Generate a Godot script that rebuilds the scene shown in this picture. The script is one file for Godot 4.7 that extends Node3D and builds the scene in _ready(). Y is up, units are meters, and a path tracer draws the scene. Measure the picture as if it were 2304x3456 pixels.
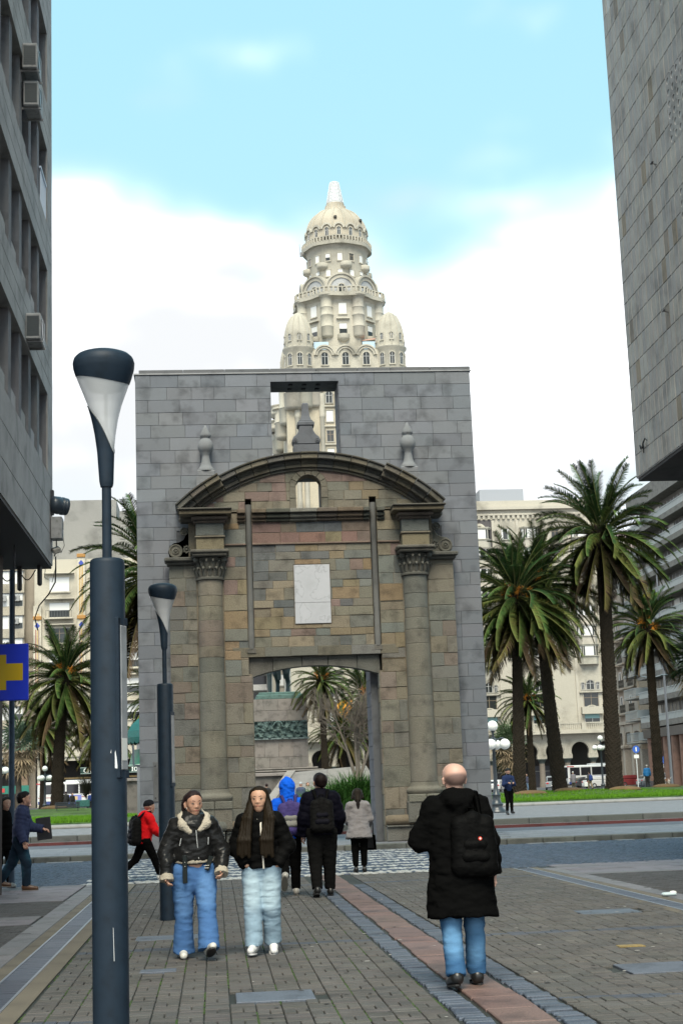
extends Node3D

# ---------------------------------------------------------------- mesh building
class MB:
	var v := PackedVector3Array()
	var n := PackedVector3Array()
	var c := PackedColorArray()
	var uv := PackedVector2Array()
	var col := Color(1, 1, 1)
	var t := Transform3D()

	func tri(a: Vector3, b: Vector3, d: Vector3, na: Vector3, nb: Vector3, nd: Vector3) -> void:
		v.append(t * a); v.append(t * d); v.append(t * b)
		var q := t.basis
		n.append((q * na).normalized()); n.append((q * nd).normalized()); n.append((q * nb).normalized())
		c.append(col); c.append(col); c.append(col)

	# corners counter-clockwise as seen from outside
	func quad(a: Vector3, b: Vector3, d: Vector3, e: Vector3) -> void:
		var m := (b - a).cross(d - a)
		if m.length_squared() < 1e-14:
			m = (d - a).cross(e - a)
		tri(a, b, d, m, m, m)
		tri(a, d, e, m, m, m)

	func flat(a: Vector3, b: Vector3, d: Vector3) -> void:
		var m := (b - a).cross(d - a)
		tri(a, b, d, m, m, m)

	func box(p: Vector3, s: Vector3) -> void:
		var h := s * 0.5
		var a := p - h
		var b := p + h
		quad(Vector3(a.x, a.y, b.z), Vector3(b.x, a.y, b.z), Vector3(b.x, b.y, b.z), Vector3(a.x, b.y, b.z))
		quad(Vector3(b.x, a.y, a.z), Vector3(a.x, a.y, a.z), Vector3(a.x, b.y, a.z), Vector3(b.x, b.y, a.z))
		quad(Vector3(b.x, a.y, b.z), Vector3(b.x, a.y, a.z), Vector3(b.x, b.y, a.z), Vector3(b.x, b.y, b.z))
		quad(Vector3(a.x, a.y, a.z), Vector3(a.x, a.y, b.z), Vector3(a.x, b.y, b.z), Vector3(a.x, b.y, a.z))
		quad(Vector3(a.x, b.y, b.z), Vector3(b.x, b.y, b.z), Vector3(b.x, b.y, a.z), Vector3(a.x, b.y, a.z))
		quad(Vector3(a.x, a.y, a.z), Vector3(b.x, a.y, a.z), Vector3(b.x, a.y, b.z), Vector3(a.x, a.y, b.z))

	func span(x0: float, x1: float, y0: float, y1: float, z0: float, z1: float) -> void:
		box(Vector3((x0 + x1) / 2, (y0 + y1) / 2, (z0 + z1) / 2), Vector3(absf(x1 - x0), absf(y1 - y0), absf(z1 - z0)))

	# box with chamfered edges
	func bbox(p: Vector3, s: Vector3, w: float) -> void:
		var h := s * 0.5
		w = minf(w, minf(h.x, minf(h.y, h.z)) * 0.9)
		var g := h - Vector3(w, w, w)
		for ax in 3:
			for sg in [-1.0, 1.0]:
				var u := (ax + 1) % 3
				var k := (ax + 2) % 3
				var q: Array[Vector3] = []
				for st in [[-1, -1], [1, -1], [1, 1], [-1, 1]]:
					var o := Vector3()
					o[ax] = h[ax] * sg
					o[u] = g[u] * st[0]
					o[k] = g[k] * st[1]
					q.append(p + o)
				if sg > 0: quad(q[0], q[1], q[2], q[3])
				else: quad(q[3], q[2], q[1], q[0])
		for ax in 3:
			var u := (ax + 1) % 3
			var k := (ax + 2) % 3
			for su in [-1.0, 1.0]:
				for sk in [-1.0, 1.0]:
					var a := Vector3(); var b := Vector3(); var d := Vector3(); var e := Vector3()
					a[ax] = -g[ax]; a[u] = h[u] * su; a[k] = g[k] * sk
					b[ax] = g[ax]; b[u] = h[u] * su; b[k] = g[k] * sk
					d[ax] = g[ax]; d[u] = g[u] * su; d[k] = h[k] * sk
					e[ax] = -g[ax]; e[u] = g[u] * su; e[k] = h[k] * sk
					if su * sk < 0: quad(p + a, p + b, p + d, p + e)
					else: quad(p + e, p + d, p + b, p + a)
		for sx in [-1.0, 1.0]:
			for sy in [-1.0, 1.0]:
				for sz in [-1.0, 1.0]:
					var a := Vector3(h.x * sx, g.y * sy, g.z * sz)
					var b := Vector3(g.x * sx, h.y * sy, g.z * sz)
					var d := Vector3(g.x * sx, g.y * sy, h.z * sz)
					if sx * sy * sz > 0: flat(p + a, p + b, p + d)
					else: flat(p + a, p + d, p + b)

	# profile of (radius, height) turned round y; smooth unless flatten
	func lathe(pr: Array, seg: int, o := Vector3(), smooth := true, a0 := 0.0, a1 := TAU) -> void:
		for i in pr.size() - 1:
			var p: Vector2 = pr[i]
			var q: Vector2 = pr[i + 1]
			var sl := Vector2(q.y - p.y, p.x - q.x)
			if sl.length() < 1e-7: continue
			sl = sl.normalized()
			var n0 := sl
			var n1 := sl
			if smooth:
				if i > 0:
					var w := Vector2(p.y - pr[i - 1].y, pr[i - 1].x - p.x)
					if w.length() > 1e-7 and w.normalized().dot(sl) > 0.5: n0 = (w.normalized() + sl).normalized()
				if i < pr.size() - 2:
					var w := Vector2(pr[i + 2].y - q.y, q.x - pr[i + 2].x)
					if w.length() > 1e-7 and w.normalized().dot(sl) > 0.5: n1 = (w.normalized() + sl).normalized()
			for j in seg:
				var f := a0 + (a1 - a0) * j / seg
				var g := a0 + (a1 - a0) * (j + 1) / seg
				var cf := Vector3(sin(f), 0, cos(f))
				var cg := Vector3(sin(g), 0, cos(g))
				var A := o + cf * p.x + Vector3(0, p.y, 0)
				var B := o + cg * p.x + Vector3(0, p.y, 0)
				var C := o + cg * q.x + Vector3(0, q.y, 0)
				var D := o + cf * q.x + Vector3(0, q.y, 0)
				var nA := cf * n0.x + Vector3(0, n0.y, 0)
				var nB := cg * n0.x + Vector3(0, n0.y, 0)
				var nC := cg * n1.x + Vector3(0, n1.y, 0)
				var nD := cf * n1.x + Vector3(0, n1.y, 0)
				if p.x > 1e-6: tri(A, B, C, nA, nB, nC)
				if q.x > 1e-6: tri(A, C, D, nA, nC, nD)

	func ball(p: Vector3, r: float, seg := 12, rows := 8, sc := Vector3.ONE) -> void:
		for i in rows:
			var a := -PI / 2 + PI * i / rows
			var b := -PI / 2 + PI * (i + 1) / rows
			for j in seg:
				var f := TAU * j / seg
				var g := TAU * (j + 1) / seg
				var A := Vector3(cos(a) * sin(f), sin(a), cos(a) * cos(f))
				var B := Vector3(cos(a) * sin(g), sin(a), cos(a) * cos(g))
				var C := Vector3(cos(b) * sin(g), sin(b), cos(b) * cos(g))
				var D := Vector3(cos(b) * sin(f), sin(b), cos(b) * cos(f))
				if i > 0: tri(p + A * r * sc, p + B * r * sc, p + C * r * sc, A / sc, B / sc, C / sc)
				if i < rows - 1: tri(p + A * r * sc, p + C * r * sc, p + D * r * sc, A / sc, C / sc, D / sc)

	func tube(ps: Array, rs: Array, seg := 8, caps := true) -> void:
		var m := ps.size()
		var fr := []
		var up := Vector3.UP
		for i in m:
			var d: Vector3 = (ps[mini(i + 1, m - 1)] - ps[maxi(i - 1, 0)])
			d = d.normalized() if d.length() > 1e-9 else Vector3.UP
			var u := up - d * up.dot(d)
			if u.length() < 0.05:
				u = Vector3.RIGHT - d * d.x
			if u.length() < 0.05:
				u = Vector3.BACK - d * d.z
			u = u.normalized()
			up = u
			fr.append([u, d.cross(u)])
		for i in m - 1:
			for j in seg:
				var f := TAU * j / seg
				var g := TAU * (j + 1) / seg
				var a: Vector3 = fr[i][0] * cos(f) + fr[i][1] * sin(f)
				var b: Vector3 = fr[i][0] * cos(g) + fr[i][1] * sin(g)
				var d: Vector3 = fr[i + 1][0] * cos(g) + fr[i + 1][1] * sin(g)
				var e: Vector3 = fr[i + 1][0] * cos(f) + fr[i + 1][1] * sin(f)
				tri(ps[i] + a * rs[i], ps[i] + b * rs[i], ps[i + 1] + d * rs[i + 1], a, b, d)
				tri(ps[i] + a * rs[i], ps[i + 1] + d * rs[i + 1], ps[i + 1] + e * rs[i + 1], a, d, e)
		if caps:
			for k in [0, m - 1]:
				for j in seg:
					var f := TAU * j / seg
					var g := TAU * (j + 1) / seg
					var a: Vector3 = fr[k][0] * cos(f) + fr[k][1] * sin(f)
					var b: Vector3 = fr[k][0] * cos(g) + fr[k][1] * sin(g)
					if k == 0: flat(ps[k], ps[k] + b * rs[k], ps[k] + a * rs[k])
					else: flat(ps[k], ps[k] + a * rs[k], ps[k] + b * rs[k])

	# polygon in the xy plane (counter-clockwise seen from +z), from z0 (back) to z1 (front), front edge chamfered
	func prism(poly: PackedVector2Array, z0: float, z1: float, w := 0.0) -> void:
		if Geometry2D.is_polygon_clockwise(poly):
			poly = poly.duplicate()
			poly.reverse()
		var m := poly.size()
		var front := poly
		if w > 0:
			front = PackedVector2Array()
			for i in m:
				var a := poly[(i + m - 1) % m]
				var b := poly[i]
				var d := poly[(i + 1) % m]
				var e0 := (b - a).normalized()
				var e1 := (d - b).normalized()
				var q := (Vector2(-e0.y, e0.x) + Vector2(-e1.y, e1.x))
				q = q.normalized() * w / maxf(0.35, sqrt((1 + e0.dot(e1)) / 2))
				front.append(b + q)
		var ids := Geometry2D.triangulate_polygon(front)
		for i in range(0, ids.size(), 3):
			var a := front[ids[i]]; var b := front[ids[i + 1]]; var d := front[ids[i + 2]]
			if (b - a).cross(d - a) < 0:
				var s := b; b = d; d = s
			flat(Vector3(a.x, a.y, z1), Vector3(b.x, b.y, z1), Vector3(d.x, d.y, z1))
			if w == 0.0:
				flat(Vector3(a.x, a.y, z0), Vector3(d.x, d.y, z0), Vector3(b.x, b.y, z0))
		for i in m:
			var j := (i + 1) % m
			var zf := z1 - w
			quad(Vector3(poly[i].x, poly[i].y, z0), Vector3(poly[j].x, poly[j].y, z0), Vector3(poly[j].x, poly[j].y, zf), Vector3(poly[i].x, poly[i].y, zf))
			if w > 0:
				quad(Vector3(poly[i].x, poly[i].y, zf), Vector3(poly[j].x, poly[j].y, zf), Vector3(front[j].x, front[j].y, z1), Vector3(front[i].x, front[i].y, z1))

	func mesh() -> ArrayMesh:
		var a := []
		a.resize(Mesh.ARRAY_MAX)
		a[Mesh.ARRAY_VERTEX] = v
		a[Mesh.ARRAY_NORMAL] = n
		a[Mesh.ARRAY_COLOR] = c
		if uv.size() == v.size() and uv.size() > 0:
			a[Mesh.ARRAY_TEX_UV] = uv
		var m := ArrayMesh.new()
		m.add_surface_from_arrays(Mesh.PRIMITIVE_TRIANGLES, a)
		return m

# ---------------------------------------------------------------- nodes
var taken := {}
var rng := RandomNumberGenerator.new()
var MAT := {}

func lin(r: float, g: float, b: float) -> Color:
	return Color(r, g, b)

func rnd(a: float, b: float) -> float:
	return rng.randf_range(a, b)

func numbered(parent: Node, called: String) -> String:
	var key := [parent.get_instance_id(), called]
	var k: int = taken.get(key, 0)
	taken[key] = k + 1
	return called if k == 0 else "%s_%03d" % [called, k]

func put(parent: Node, o: Node3D, called: String) -> void:
	o.name = numbered(parent, called)
	parent.add_child(o, true)

func thing(called: String, label: String, category: String, at := Vector3(), turn := 0.0, group := "") -> Node3D:
	var o := Node3D.new()
	put(self, o, called)
	o.position = at
	o.rotation.y = turn
	tag(o, label, category, group)
	return o

func tag(o: Node, label: String, category: String, group := "") -> void:
	o.set_meta("label", label)
	o.set_meta("category", category)
	if group != "": o.set_meta("group", group)

func inst(parent: Node, called: String, m: Mesh, material: Material) -> MeshInstance3D:
	var o := MeshInstance3D.new()
	o.mesh = m
	o.material_override = material
	put(parent, o, called)
	return o

func part(parent: Node, called: String, b: MB, material: Material) -> MeshInstance3D:
	return inst(parent, called, b.mesh(), material)

func struct(called: String, b: MB, material: Material, parent: Node = self) -> MeshInstance3D:
	var o := part(parent, called, b, material)
	if parent == self: o.set_meta("kind", "structure")
	return o

func dup(o: Node3D, label := "", group := "") -> Node3D:
	var r: Node3D = o.duplicate()
	var base: String = o.name
	base = base.rstrip("0123456789").trim_suffix("_")
	put(self, r, base)
	if label != "": r.set_meta("label", label)
	if group != "": r.set_meta("group", group)
	return r

func multi(parent: Node, called: String, m: Mesh, material: Material, ts: Array, cols: Array = []) -> MultiMeshInstance3D:
	var mm := MultiMesh.new()
	mm.transform_format = MultiMesh.TRANSFORM_3D
	mm.use_colors = cols.size() > 0
	mm.mesh = m
	mm.instance_count = ts.size()
	for i in ts.size():
		mm.set_instance_transform(i, ts[i])
		if cols.size() > 0: mm.set_instance_color(i, cols[i])
	var o := MultiMeshInstance3D.new()
	o.multimesh = mm
	o.material_override = material
	put(parent, o, called)
	o.set_meta("kind", "stuff")
	return o

# ---------------------------------------------------------------- textures and materials
func noise_tex(freq: float, octaves: int, stops: Array, size := 512, kind := FastNoiseLite.TYPE_SIMPLEX_SMOOTH, normal := false, bump := 4.0, sd := 1) -> NoiseTexture2D:
	var f := FastNoiseLite.new()
	f.seed = sd
	f.noise_type = kind
	f.frequency = freq
	f.fractal_type = FastNoiseLite.FRACTAL_FBM
	f.fractal_octaves = octaves
	f.fractal_gain = 0.55
	var t := NoiseTexture2D.new()
	t.width = size; t.height = size
	t.seamless = true
	t.seamless_blend_skirt = 0.2
	t.noise = f
	t.generate_mipmaps = false
	if normal:
		t.as_normal_map = true
		t.bump_strength = bump
	else:
		var g := Gradient.new()
		g.offsets = PackedFloat32Array()
		g.colors = PackedColorArray()
		var off := PackedFloat32Array(); var cs := PackedColorArray()
		for s in stops:
			off.append(s[0])
			cs.append(Color(s[1], s[2], s[3]) if s.size() > 2 else Color(s[1], s[1], s[1]))
		g.offsets = off; g.colors = cs
		t.color_ramp = g
	return t

func mat(called: String, rough := 0.85, metal := 0.0, tex: Texture2D = null, scale := 1.0, nrm: Texture2D = null, nscale := 1.0, ndepth := 1.0, stain: Texture2D = null, sscale := 0.1) -> StandardMaterial3D:
	var m := StandardMaterial3D.new()
	m.resource_name = called
	m.vertex_color_use_as_albedo = true
	m.roughness = rough
	m.metallic = metal
	if tex or nrm:
		m.uv1_triplanar = true
		m.uv1_world_triplanar = true
		m.uv1_scale = Vector3.ONE * scale
		m.albedo_texture = tex
		if nrm:
			m.normal_enabled = true
			m.normal_texture = nrm
			m.normal_scale = ndepth
	if stain:
		m.detail_enabled = true
		m.detail_blend_mode = BaseMaterial3D.BLEND_MODE_MUL
		m.detail_albedo = stain
		m.detail_uv_layer = BaseMaterial3D.DETAIL_UV_2
		m.uv2_triplanar = true
		m.uv2_world_triplanar = true
		m.uv2_scale = Vector3.ONE * sscale
	MAT[called] = m
	return m

func make_materials() -> void:
	var grain := noise_tex(0.03, 6, [[0.0, 0.62], [0.45, 0.86], [0.7, 0.95], [1.0, 1.0]], 1024)
	var speck := noise_tex(0.22, 3, [[0.0, 0.55], [0.4, 0.84], [0.6, 0.93], [1.0, 1.0]], 512, FastNoiseLite.TYPE_SIMPLEX, false, 1, 5)
	var stain := noise_tex(0.005, 6, [[0.0, 0.72], [0.3, 0.89], [0.48, 0.98], [1.0, 1.0]], 1024, FastNoiseLite.TYPE_SIMPLEX_SMOOTH, false, 1, 9)
	var soft := noise_tex(0.008, 5, [[0.0, 0.72], [0.4, 0.9], [1.0, 1.0]], 512, FastNoiseLite.TYPE_SIMPLEX_SMOOTH, false, 1, 12)
	var rough_n := noise_tex(0.05, 5, [], 512, FastNoiseLite.TYPE_SIMPLEX_SMOOTH, true, 6.0, 3)
	var pit_n := noise_tex(0.16, 3, [], 512, FastNoiseLite.TYPE_CELLULAR, true, 8.0, 4)
	var cloth_n := noise_tex(0.012, 4, [], 512, FastNoiseLite.TYPE_SIMPLEX_SMOOTH, true, 10.0, 8)
	var denim := noise_tex(0.02, 5, [[0.0, 0.85], [0.5, 0.93], [1.0, 1.0]], 512, FastNoiseLite.TYPE_SIMPLEX_SMOOTH, false, 1, 21)
	mat("stone", 0.9, 0, grain, 0.9, rough_n, 1, 0.8, stain, 0.3)
	mat("granite", 0.85, 0, speck, 1.2, rough_n, 1, 0.25, stain, 0.22)
	mat("paver", 0.8, 0, grain, 2.2, rough_n, 1, 0.7, soft, 0.35)
	mat("slab_stone", 0.62, 0, grain, 1.4, rough_n, 1, 0.25, stain, 0.4)
	mat("asphalt", 0.7, 0, speck, 1.5, rough_n, 1, 0.3, soft, 0.1)
	mat("concrete", 0.9, 0, speck, 1.5, null, 1, 0.3, soft, 0.25)
	mat("pebbledash", 0.95, 0, speck, 2.0, pit_n, 1, 1.0, soft, 0.3)
	mat("facade", 0.9, 0, grain, 0.25, null, 1, 1, stain, 0.035)
	mat("plain", 0.75)
	mat("gloss", 0.35)
	mat("paint", 0.55, 0, soft, 1.3)
	MAT.paint.metallic_specular = 0.35
	mat("metal", 0.4, 0.8)
	mat("dark_glass", 0.08, 0.0)
	mat("grass", 0.95, 0, grain, 1.0, rough_n, 1, 1.0, soft, 0.12)
	mat("bark", 0.95, 0, grain, 1.1, rough_n, 1, 1.0, soft, 0.5)
	mat("leaf", 0.6)
	MAT.leaf.backlight_enabled = true
	MAT.leaf.backlight = Color(0.08, 0.1, 0.04)
	mat("leather", 0.32, 0, null, 1, null)
	mat("fabric", 0.95, 0, denim, 14.0, cloth_n, 1, 0.5)
	mat("puffer", 0.6, 0, null, 2.5, cloth_n, 1, 0.5)
	mat("wool", 1.0, 0, speck, 6.0, pit_n, 1, 0.6)
	mat("skin", 0.55)
	mat("hair", 0.6)
	MAT.hair.metallic_specular = 0.25
	mat("rubber", 0.7)
	mat("patina", 0.75, 0.2, grain, 0.8, rough_n, 1, 1.0, stain, 0.5)
	mat("marble", 0.3, 0, noise_tex(0.01, 5, [[0.0, 0.93], [0.46, 0.98], [0.5, 0.85], [0.54, 0.98], [1.0, 1.0]], 512, FastNoiseLite.TYPE_SIMPLEX_SMOOTH, false, 1, 33), 0.25)
	for q in ["fabric", "puffer", "wool", "leaf", "bark"]: MAT[q].metallic_specular = 0.12
	MAT.leather.metallic_specular = 0.3
	var g := StandardMaterial3D.new()
	g.resource_name = "clear_glass"
	g.transparency = BaseMaterial3D.TRANSPARENCY_ALPHA
	g.albedo_color = Color(0.85, 0.92, 0.95, 0.2)
	g.roughness = 0.05
	MAT["glass"] = g

# ---------------------------------------------------------------- camera, sky, sun
func make_view() -> void:
	var cam := Camera3D.new()
	cam.name = "camera"
	cam.position = Vector3(0, 1.65, 0)
	cam.rotation = Vector3(deg_to_rad(10.3), deg_to_rad(-5.05), deg_to_rad(-2.1))
	cam.fov = rad_to_deg(2.0 * atan(1176.0 / 3503.0))
	cam.near = 0.1
	cam.far = 4000.0
	cam.current = true
	add_child(cam)
	var env := Environment.new()
	env.background_mode = Environment.BG_SKY
	var sky := Sky.new()
	var pm := PanoramaSkyMaterial.new()
	pm.panorama = sky_picture()
	pm.energy_multiplier = 1.0
	sky.sky_material = pm
	env.sky = sky
	env.tonemap_mode = Environment.TONE_MAPPER_LINEAR
	env.tonemap_exposure = 3.7
	env.sdfgi_enabled = true
	env.ssao_enabled = true
	env.ssil_enabled = true
	var w := WorldEnvironment.new()
	w.name = "world_environment"
	w.environment = env
	add_child(w)
	var sun := DirectionalLight3D.new()
	sun.name = "sun"
	sun.light_color = Color(1.0, 0.96, 0.88)
	sun.light_energy = 0.5
	sun.light_angular_distance = 35.0
	sun.shadow_enabled = true
	sun.rotation = Vector3(deg_to_rad(-54), deg_to_rad(-5), 0)
	add_child(sun)

func sky_picture() -> ImageTexture:
	var W := 1024
	var H := 512
	var f := FastNoiseLite.new()
	f.seed = 14; f.noise_type = FastNoiseLite.TYPE_SIMPLEX_SMOOTH
	f.frequency = 2.6; f.fractal_type = FastNoiseLite.FRACTAL_FBM; f.fractal_octaves = 6; f.fractal_gain = 0.52
	var g := FastNoiseLite.new()
	g.seed = 77; g.noise_type = FastNoiseLite.TYPE_SIMPLEX_SMOOTH
	g.frequency = 5.0; g.fractal_type = FastNoiseLite.FRACTAL_FBM; g.fractal_octaves = 5
	var im := Image.create_empty(W, H, false, Image.FORMAT_RGBF)
	for y in H:
		var el := (0.5 - (y + 0.5) / H) * PI
		for x in W:
			var az := wrapf((x + 0.5) / W * TAU, -PI, PI)
			var d := Vector3(sin(az) * cos(el), sin(el), -cos(az) * cos(el))
			if el < 0.0:
				im.set_pixel(x, y, Color(0.22, 0.22, 0.22))
				continue
			# blue, paler and more cyan towards the horizon
			var k := pow(1.0 - d.y, 2.2)
			var c := Color(0.105, 0.21, 0.27).lerp(Color(0.165, 0.265, 0.295), clampf(k * 1.5, 0, 1))
			c = c.lerp(Color(0.265, 0.30, 0.315), clampf((0.20 - d.y) * 5.0, 0, 1) * 0.8)
			# a deck of cloud that thins upwards at about twenty-five degrees, with breaks low down
			var q := Vector3(d.x, d.y * 2.4, d.z)
			var nv := f.get_noise_3dv(q)
			var deg := rad_to_deg(el)
			var bank := clampf((25.6 - deg - 5.0 * sin(az) + nv * 10.0) / 8.0, 0, 1)
			bank *= lerpf(1.0, 0.55 + 0.7 * clampf(g.get_noise_3dv(q * 0.6) + 0.45, 0, 1), clampf((15.0 - deg) / 7.0, 0, 1))
			var wisps := clampf((g.get_noise_3dv(q * 1.3) - 0.24) * 2.2, 0, 1) * 0.5 * clampf((75.0 - deg) / 30.0, 0, 1)
			var cov := clampf(maxf(smoothstep(0, 1, bank), wisps), 0, 1)
			var wh := clampf(0.52 + 1.05 * f.get_noise_3dv(q * 1.1 + Vector3(4, 0, 1)), 0.262, 0.9)
			cov = pow(cov, 1.9)
			c = c.lerp(Color(wh * 0.975, wh, wh * 1.025), cov)
			im.set_pixel(x, y, c)
	return ImageTexture.create_from_image(im)

# ---------------------------------------------------------------- ground
func terrain_y(z: float) -> float:
	var d := -z
	var pts := [[57.0, 0.36], [66.0, 0.42], [110.0, 0.42], [140.0, 0.5], [180.0, 0.62], [240.0, 0.8], [2400.0, 0.8]]
	if d <= pts[0][0]: return pts[0][1]
	for i in pts.size() - 1:
		if d <= pts[i + 1][0]:
			return lerpf(pts[i][1], pts[i + 1][1], (d - pts[i][0]) / (pts[i + 1][0] - pts[i][0]))
	return 0.8

func vary(c: Color, a: float, hue := 0.02) -> Color:
	var k := 1.0 + rnd(-a, a)
	return Color(maxf(0, c.r * k * (1 + rnd(-hue, hue))), maxf(0, c.g * k), maxf(0, c.b * k * (1 + rnd(-hue, hue))))

func block_mesh(s: Vector3, w: float, c := Color(1, 1, 1)) -> ArrayMesh:
	var b := MB.new()
	b.col = c
	b.bbox(Vector3(), s, w)
	return b.mesh()

# a low slab: top face and bevelled sides only, top at y = 0
func slab_mesh(sx: float, sz: float, depth: float, w: float, c: Color) -> ArrayMesh:
	var b := MB.new()
	b.col = c
	b.t = Transform3D(Basis(Vector3.RIGHT, -PI / 2), Vector3())
	b.prism(PackedVector2Array([Vector2(-sx / 2, -sz / 2), Vector2(sx / 2, -sz / 2), Vector2(sx / 2, sz / 2), Vector2(-sx / 2, sz / 2)]), -depth, 0.0, w)
	return b.mesh()

func build_ground() -> void:
	var b := MB.new()
	# one sheet to the horizon under everything
	b.col = Color(0.07, 0.068, 0.062)
	b.quad(Vector3(-1500, -0.07, 60), Vector3(1500, -0.07, 60), Vector3(1500, -0.07, -2500), Vector3(-1500, -0.07, -2500))
	struct("ground", b, MAT.asphalt)
	b = MB.new()
	b.col = Color(0.035, 0.036, 0.03)
	b.quad(Vector3(-9, -0.022, 12), Vector3(14, -0.022, 12), Vector3(14, -0.022, -31), Vector3(-9, -0.022, -31))
	var street := struct("pavement", b, MAT.asphalt)
	pavers(street)
	street_trim(street)
	crossing()
	island()
	plaza()

var paver_count := 0
func pavers(street: Node3D) -> void:
	rng.seed = 101
	# columns 0.2 m wide along the street: a pair of bricks lengthwise, then four across
	var list := []
	var plates := [Rect2(0.14, 12.76, 0.64, 0.6), Rect2(3.56, 13.4, 1.1, 0.7), Rect2(4.57, 19.4, 0.75, 0.6), Rect2(-0.96, 18.5, 0.82, 0.55), Rect2(-0.75, 15.2, 0.35, 0.25)]
	var col := Color(0.122, 0.115, 0.106)
	for side in [[-1.52, 1.70], [2.63, 5.80]]:
		var x: float = side[0]
		while x < side[1] - 0.1:
			var z := 8.6 - rnd(0.0, 0.62)
			while z < 30.5:
				var tone := vary(col, 0.10, 0.02)
				for k in 6:
					var q: Array
					if k < 2: q = [x + 0.05 + 0.1 * k, z + 0.1, 0.092, 0.192]
					else: q = [x + 0.1, z + 0.2 + 0.1 * (k - 2) + 0.05, 0.192, 0.092]
					var skip: bool = q[1] > 30.5
					for r: Rect2 in plates:
						if r.grow(0.03).has_point(Vector2(q[0], q[1])): skip = true
					if q[0] > 2.4 and q[0] > 5.8: skip = true
					var cross_row := absf(q[1] - 17.4) < 0.11 or absf(q[1] - 27.9) < 0.12 or absf(q[1] - 12.1) < 0.06
					if not skip:
						var c := vary(tone, 0.09, 0.03)
						if cross_row: c = vary(Color(0.09, 0.105, 0.135), 0.12)
						list.append([q, c])
				z += 0.62 + rnd(-0.01, 0.01)
			x += 0.2 + 0.001
	list.sort_custom(func(a, d): return a[0][1] < d[0][1])
	var m_long := slab_mesh(0.092, 0.192, 0.03, 0.006, Color(1, 1, 1))
	var m_wide := slab_mesh(0.192, 0.092, 0.03, 0.006, Color(1, 1, 1))
	var ts := [[], []]
	var cs := [[], []]
	var tints := {}
	for e in list:
		var q: Array = e[0]
		var lie := Basis.from_euler(Vector3(rnd(-0.012, 0.012), rnd(-0.012, 0.012), rnd(-0.012, 0.012)))
		var tr := Transform3D(lie, Vector3(q[0], rnd(-0.005, 0.002), -q[1]))
		var wide := 1 if q[2] > q[3] else 0
		# single bricks: the nearest the picture shows
		if paver_count < 270 and q[1] > 10.55 and q[0] > -1.0 and q[0] < 1.7:
			paver_count += 1
			var key := [wide, rng.randi() % 8]
			if not tints.has(key):
				tints[key] = slab_mesh(0.192 if wide else 0.092, 0.092 if wide else 0.192, 0.03, 0.006, vary(col, 0.16, 0.04))
			var o := inst(street, "paver", tints[key], MAT.paver)
			o.transform = tr
			continue
		ts[wide].append(tr)
		cs[wide].append(e[1])
	multi(street, "pavers", m_long, MAT.paver, ts[0], cs[0])
	multi(street, "pavers", m_wide, MAT.paver, ts[1], cs[1])
	# moss in the long joints
	var moss := MB.new()
	for i in 5:
		var a := rnd(0, TAU)
		moss.col = Color(0.05, 0.10, 0.02) * rnd(0.7, 1.3)
		var p := Vector3(rnd(-0.006, 0.006), 0, rnd(-0.012, 0.012))
		moss.ball(p, 0.006, 5, 3, Vector3(1, 0.9, 1.8))
	var mt := []
	for i in 5200:
		var k := floori(rnd(0, 17))
		var x := -1.52 + 0.201 * k - 0.001
		var z := 10.2 + 9.0 * pow(rnd(0, 1), 1.8)
		if sin(z * 3.1 + k * 1.7) + sin(z * 1.3 + k * 4.1) < 0.15: continue
		mt.append(Transform3D(Basis(Vector3.UP, rnd(-0.3, 0.3)).scaled(Vector3.ONE * rnd(0.6, 1.5)), Vector3(x, -0.009, -z)))
	var mo := multi(self, "moss", moss.mesh(), MAT.grass, mt)
	tag(mo, "green moss and weeds in the joints of the near pavers", "moss")
	# metal and stone cover plates let into the pavers
	var plate := []
	for r: Rect2 in plates:
		var o := inst(street, "cover_plate", slab_mesh(r.size.x, r.size.y, 0.03, 0.006, vary(Color(0.12, 0.142, 0.18), 0.12)), MAT.slab_stone)
		o.position = Vector3(r.position.x + r.size.x / 2, 0.002, -(r.position.y + r.size.y / 2))
	var y := inst(street, "cover_plate", slab_mesh(0.26, 0.16, 0.02, 0.004, Color(0.32, 0.22, 0.06)), MAT.slab_stone)
	y.position = Vector3(4.12, 0.008, -15.55)

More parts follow.
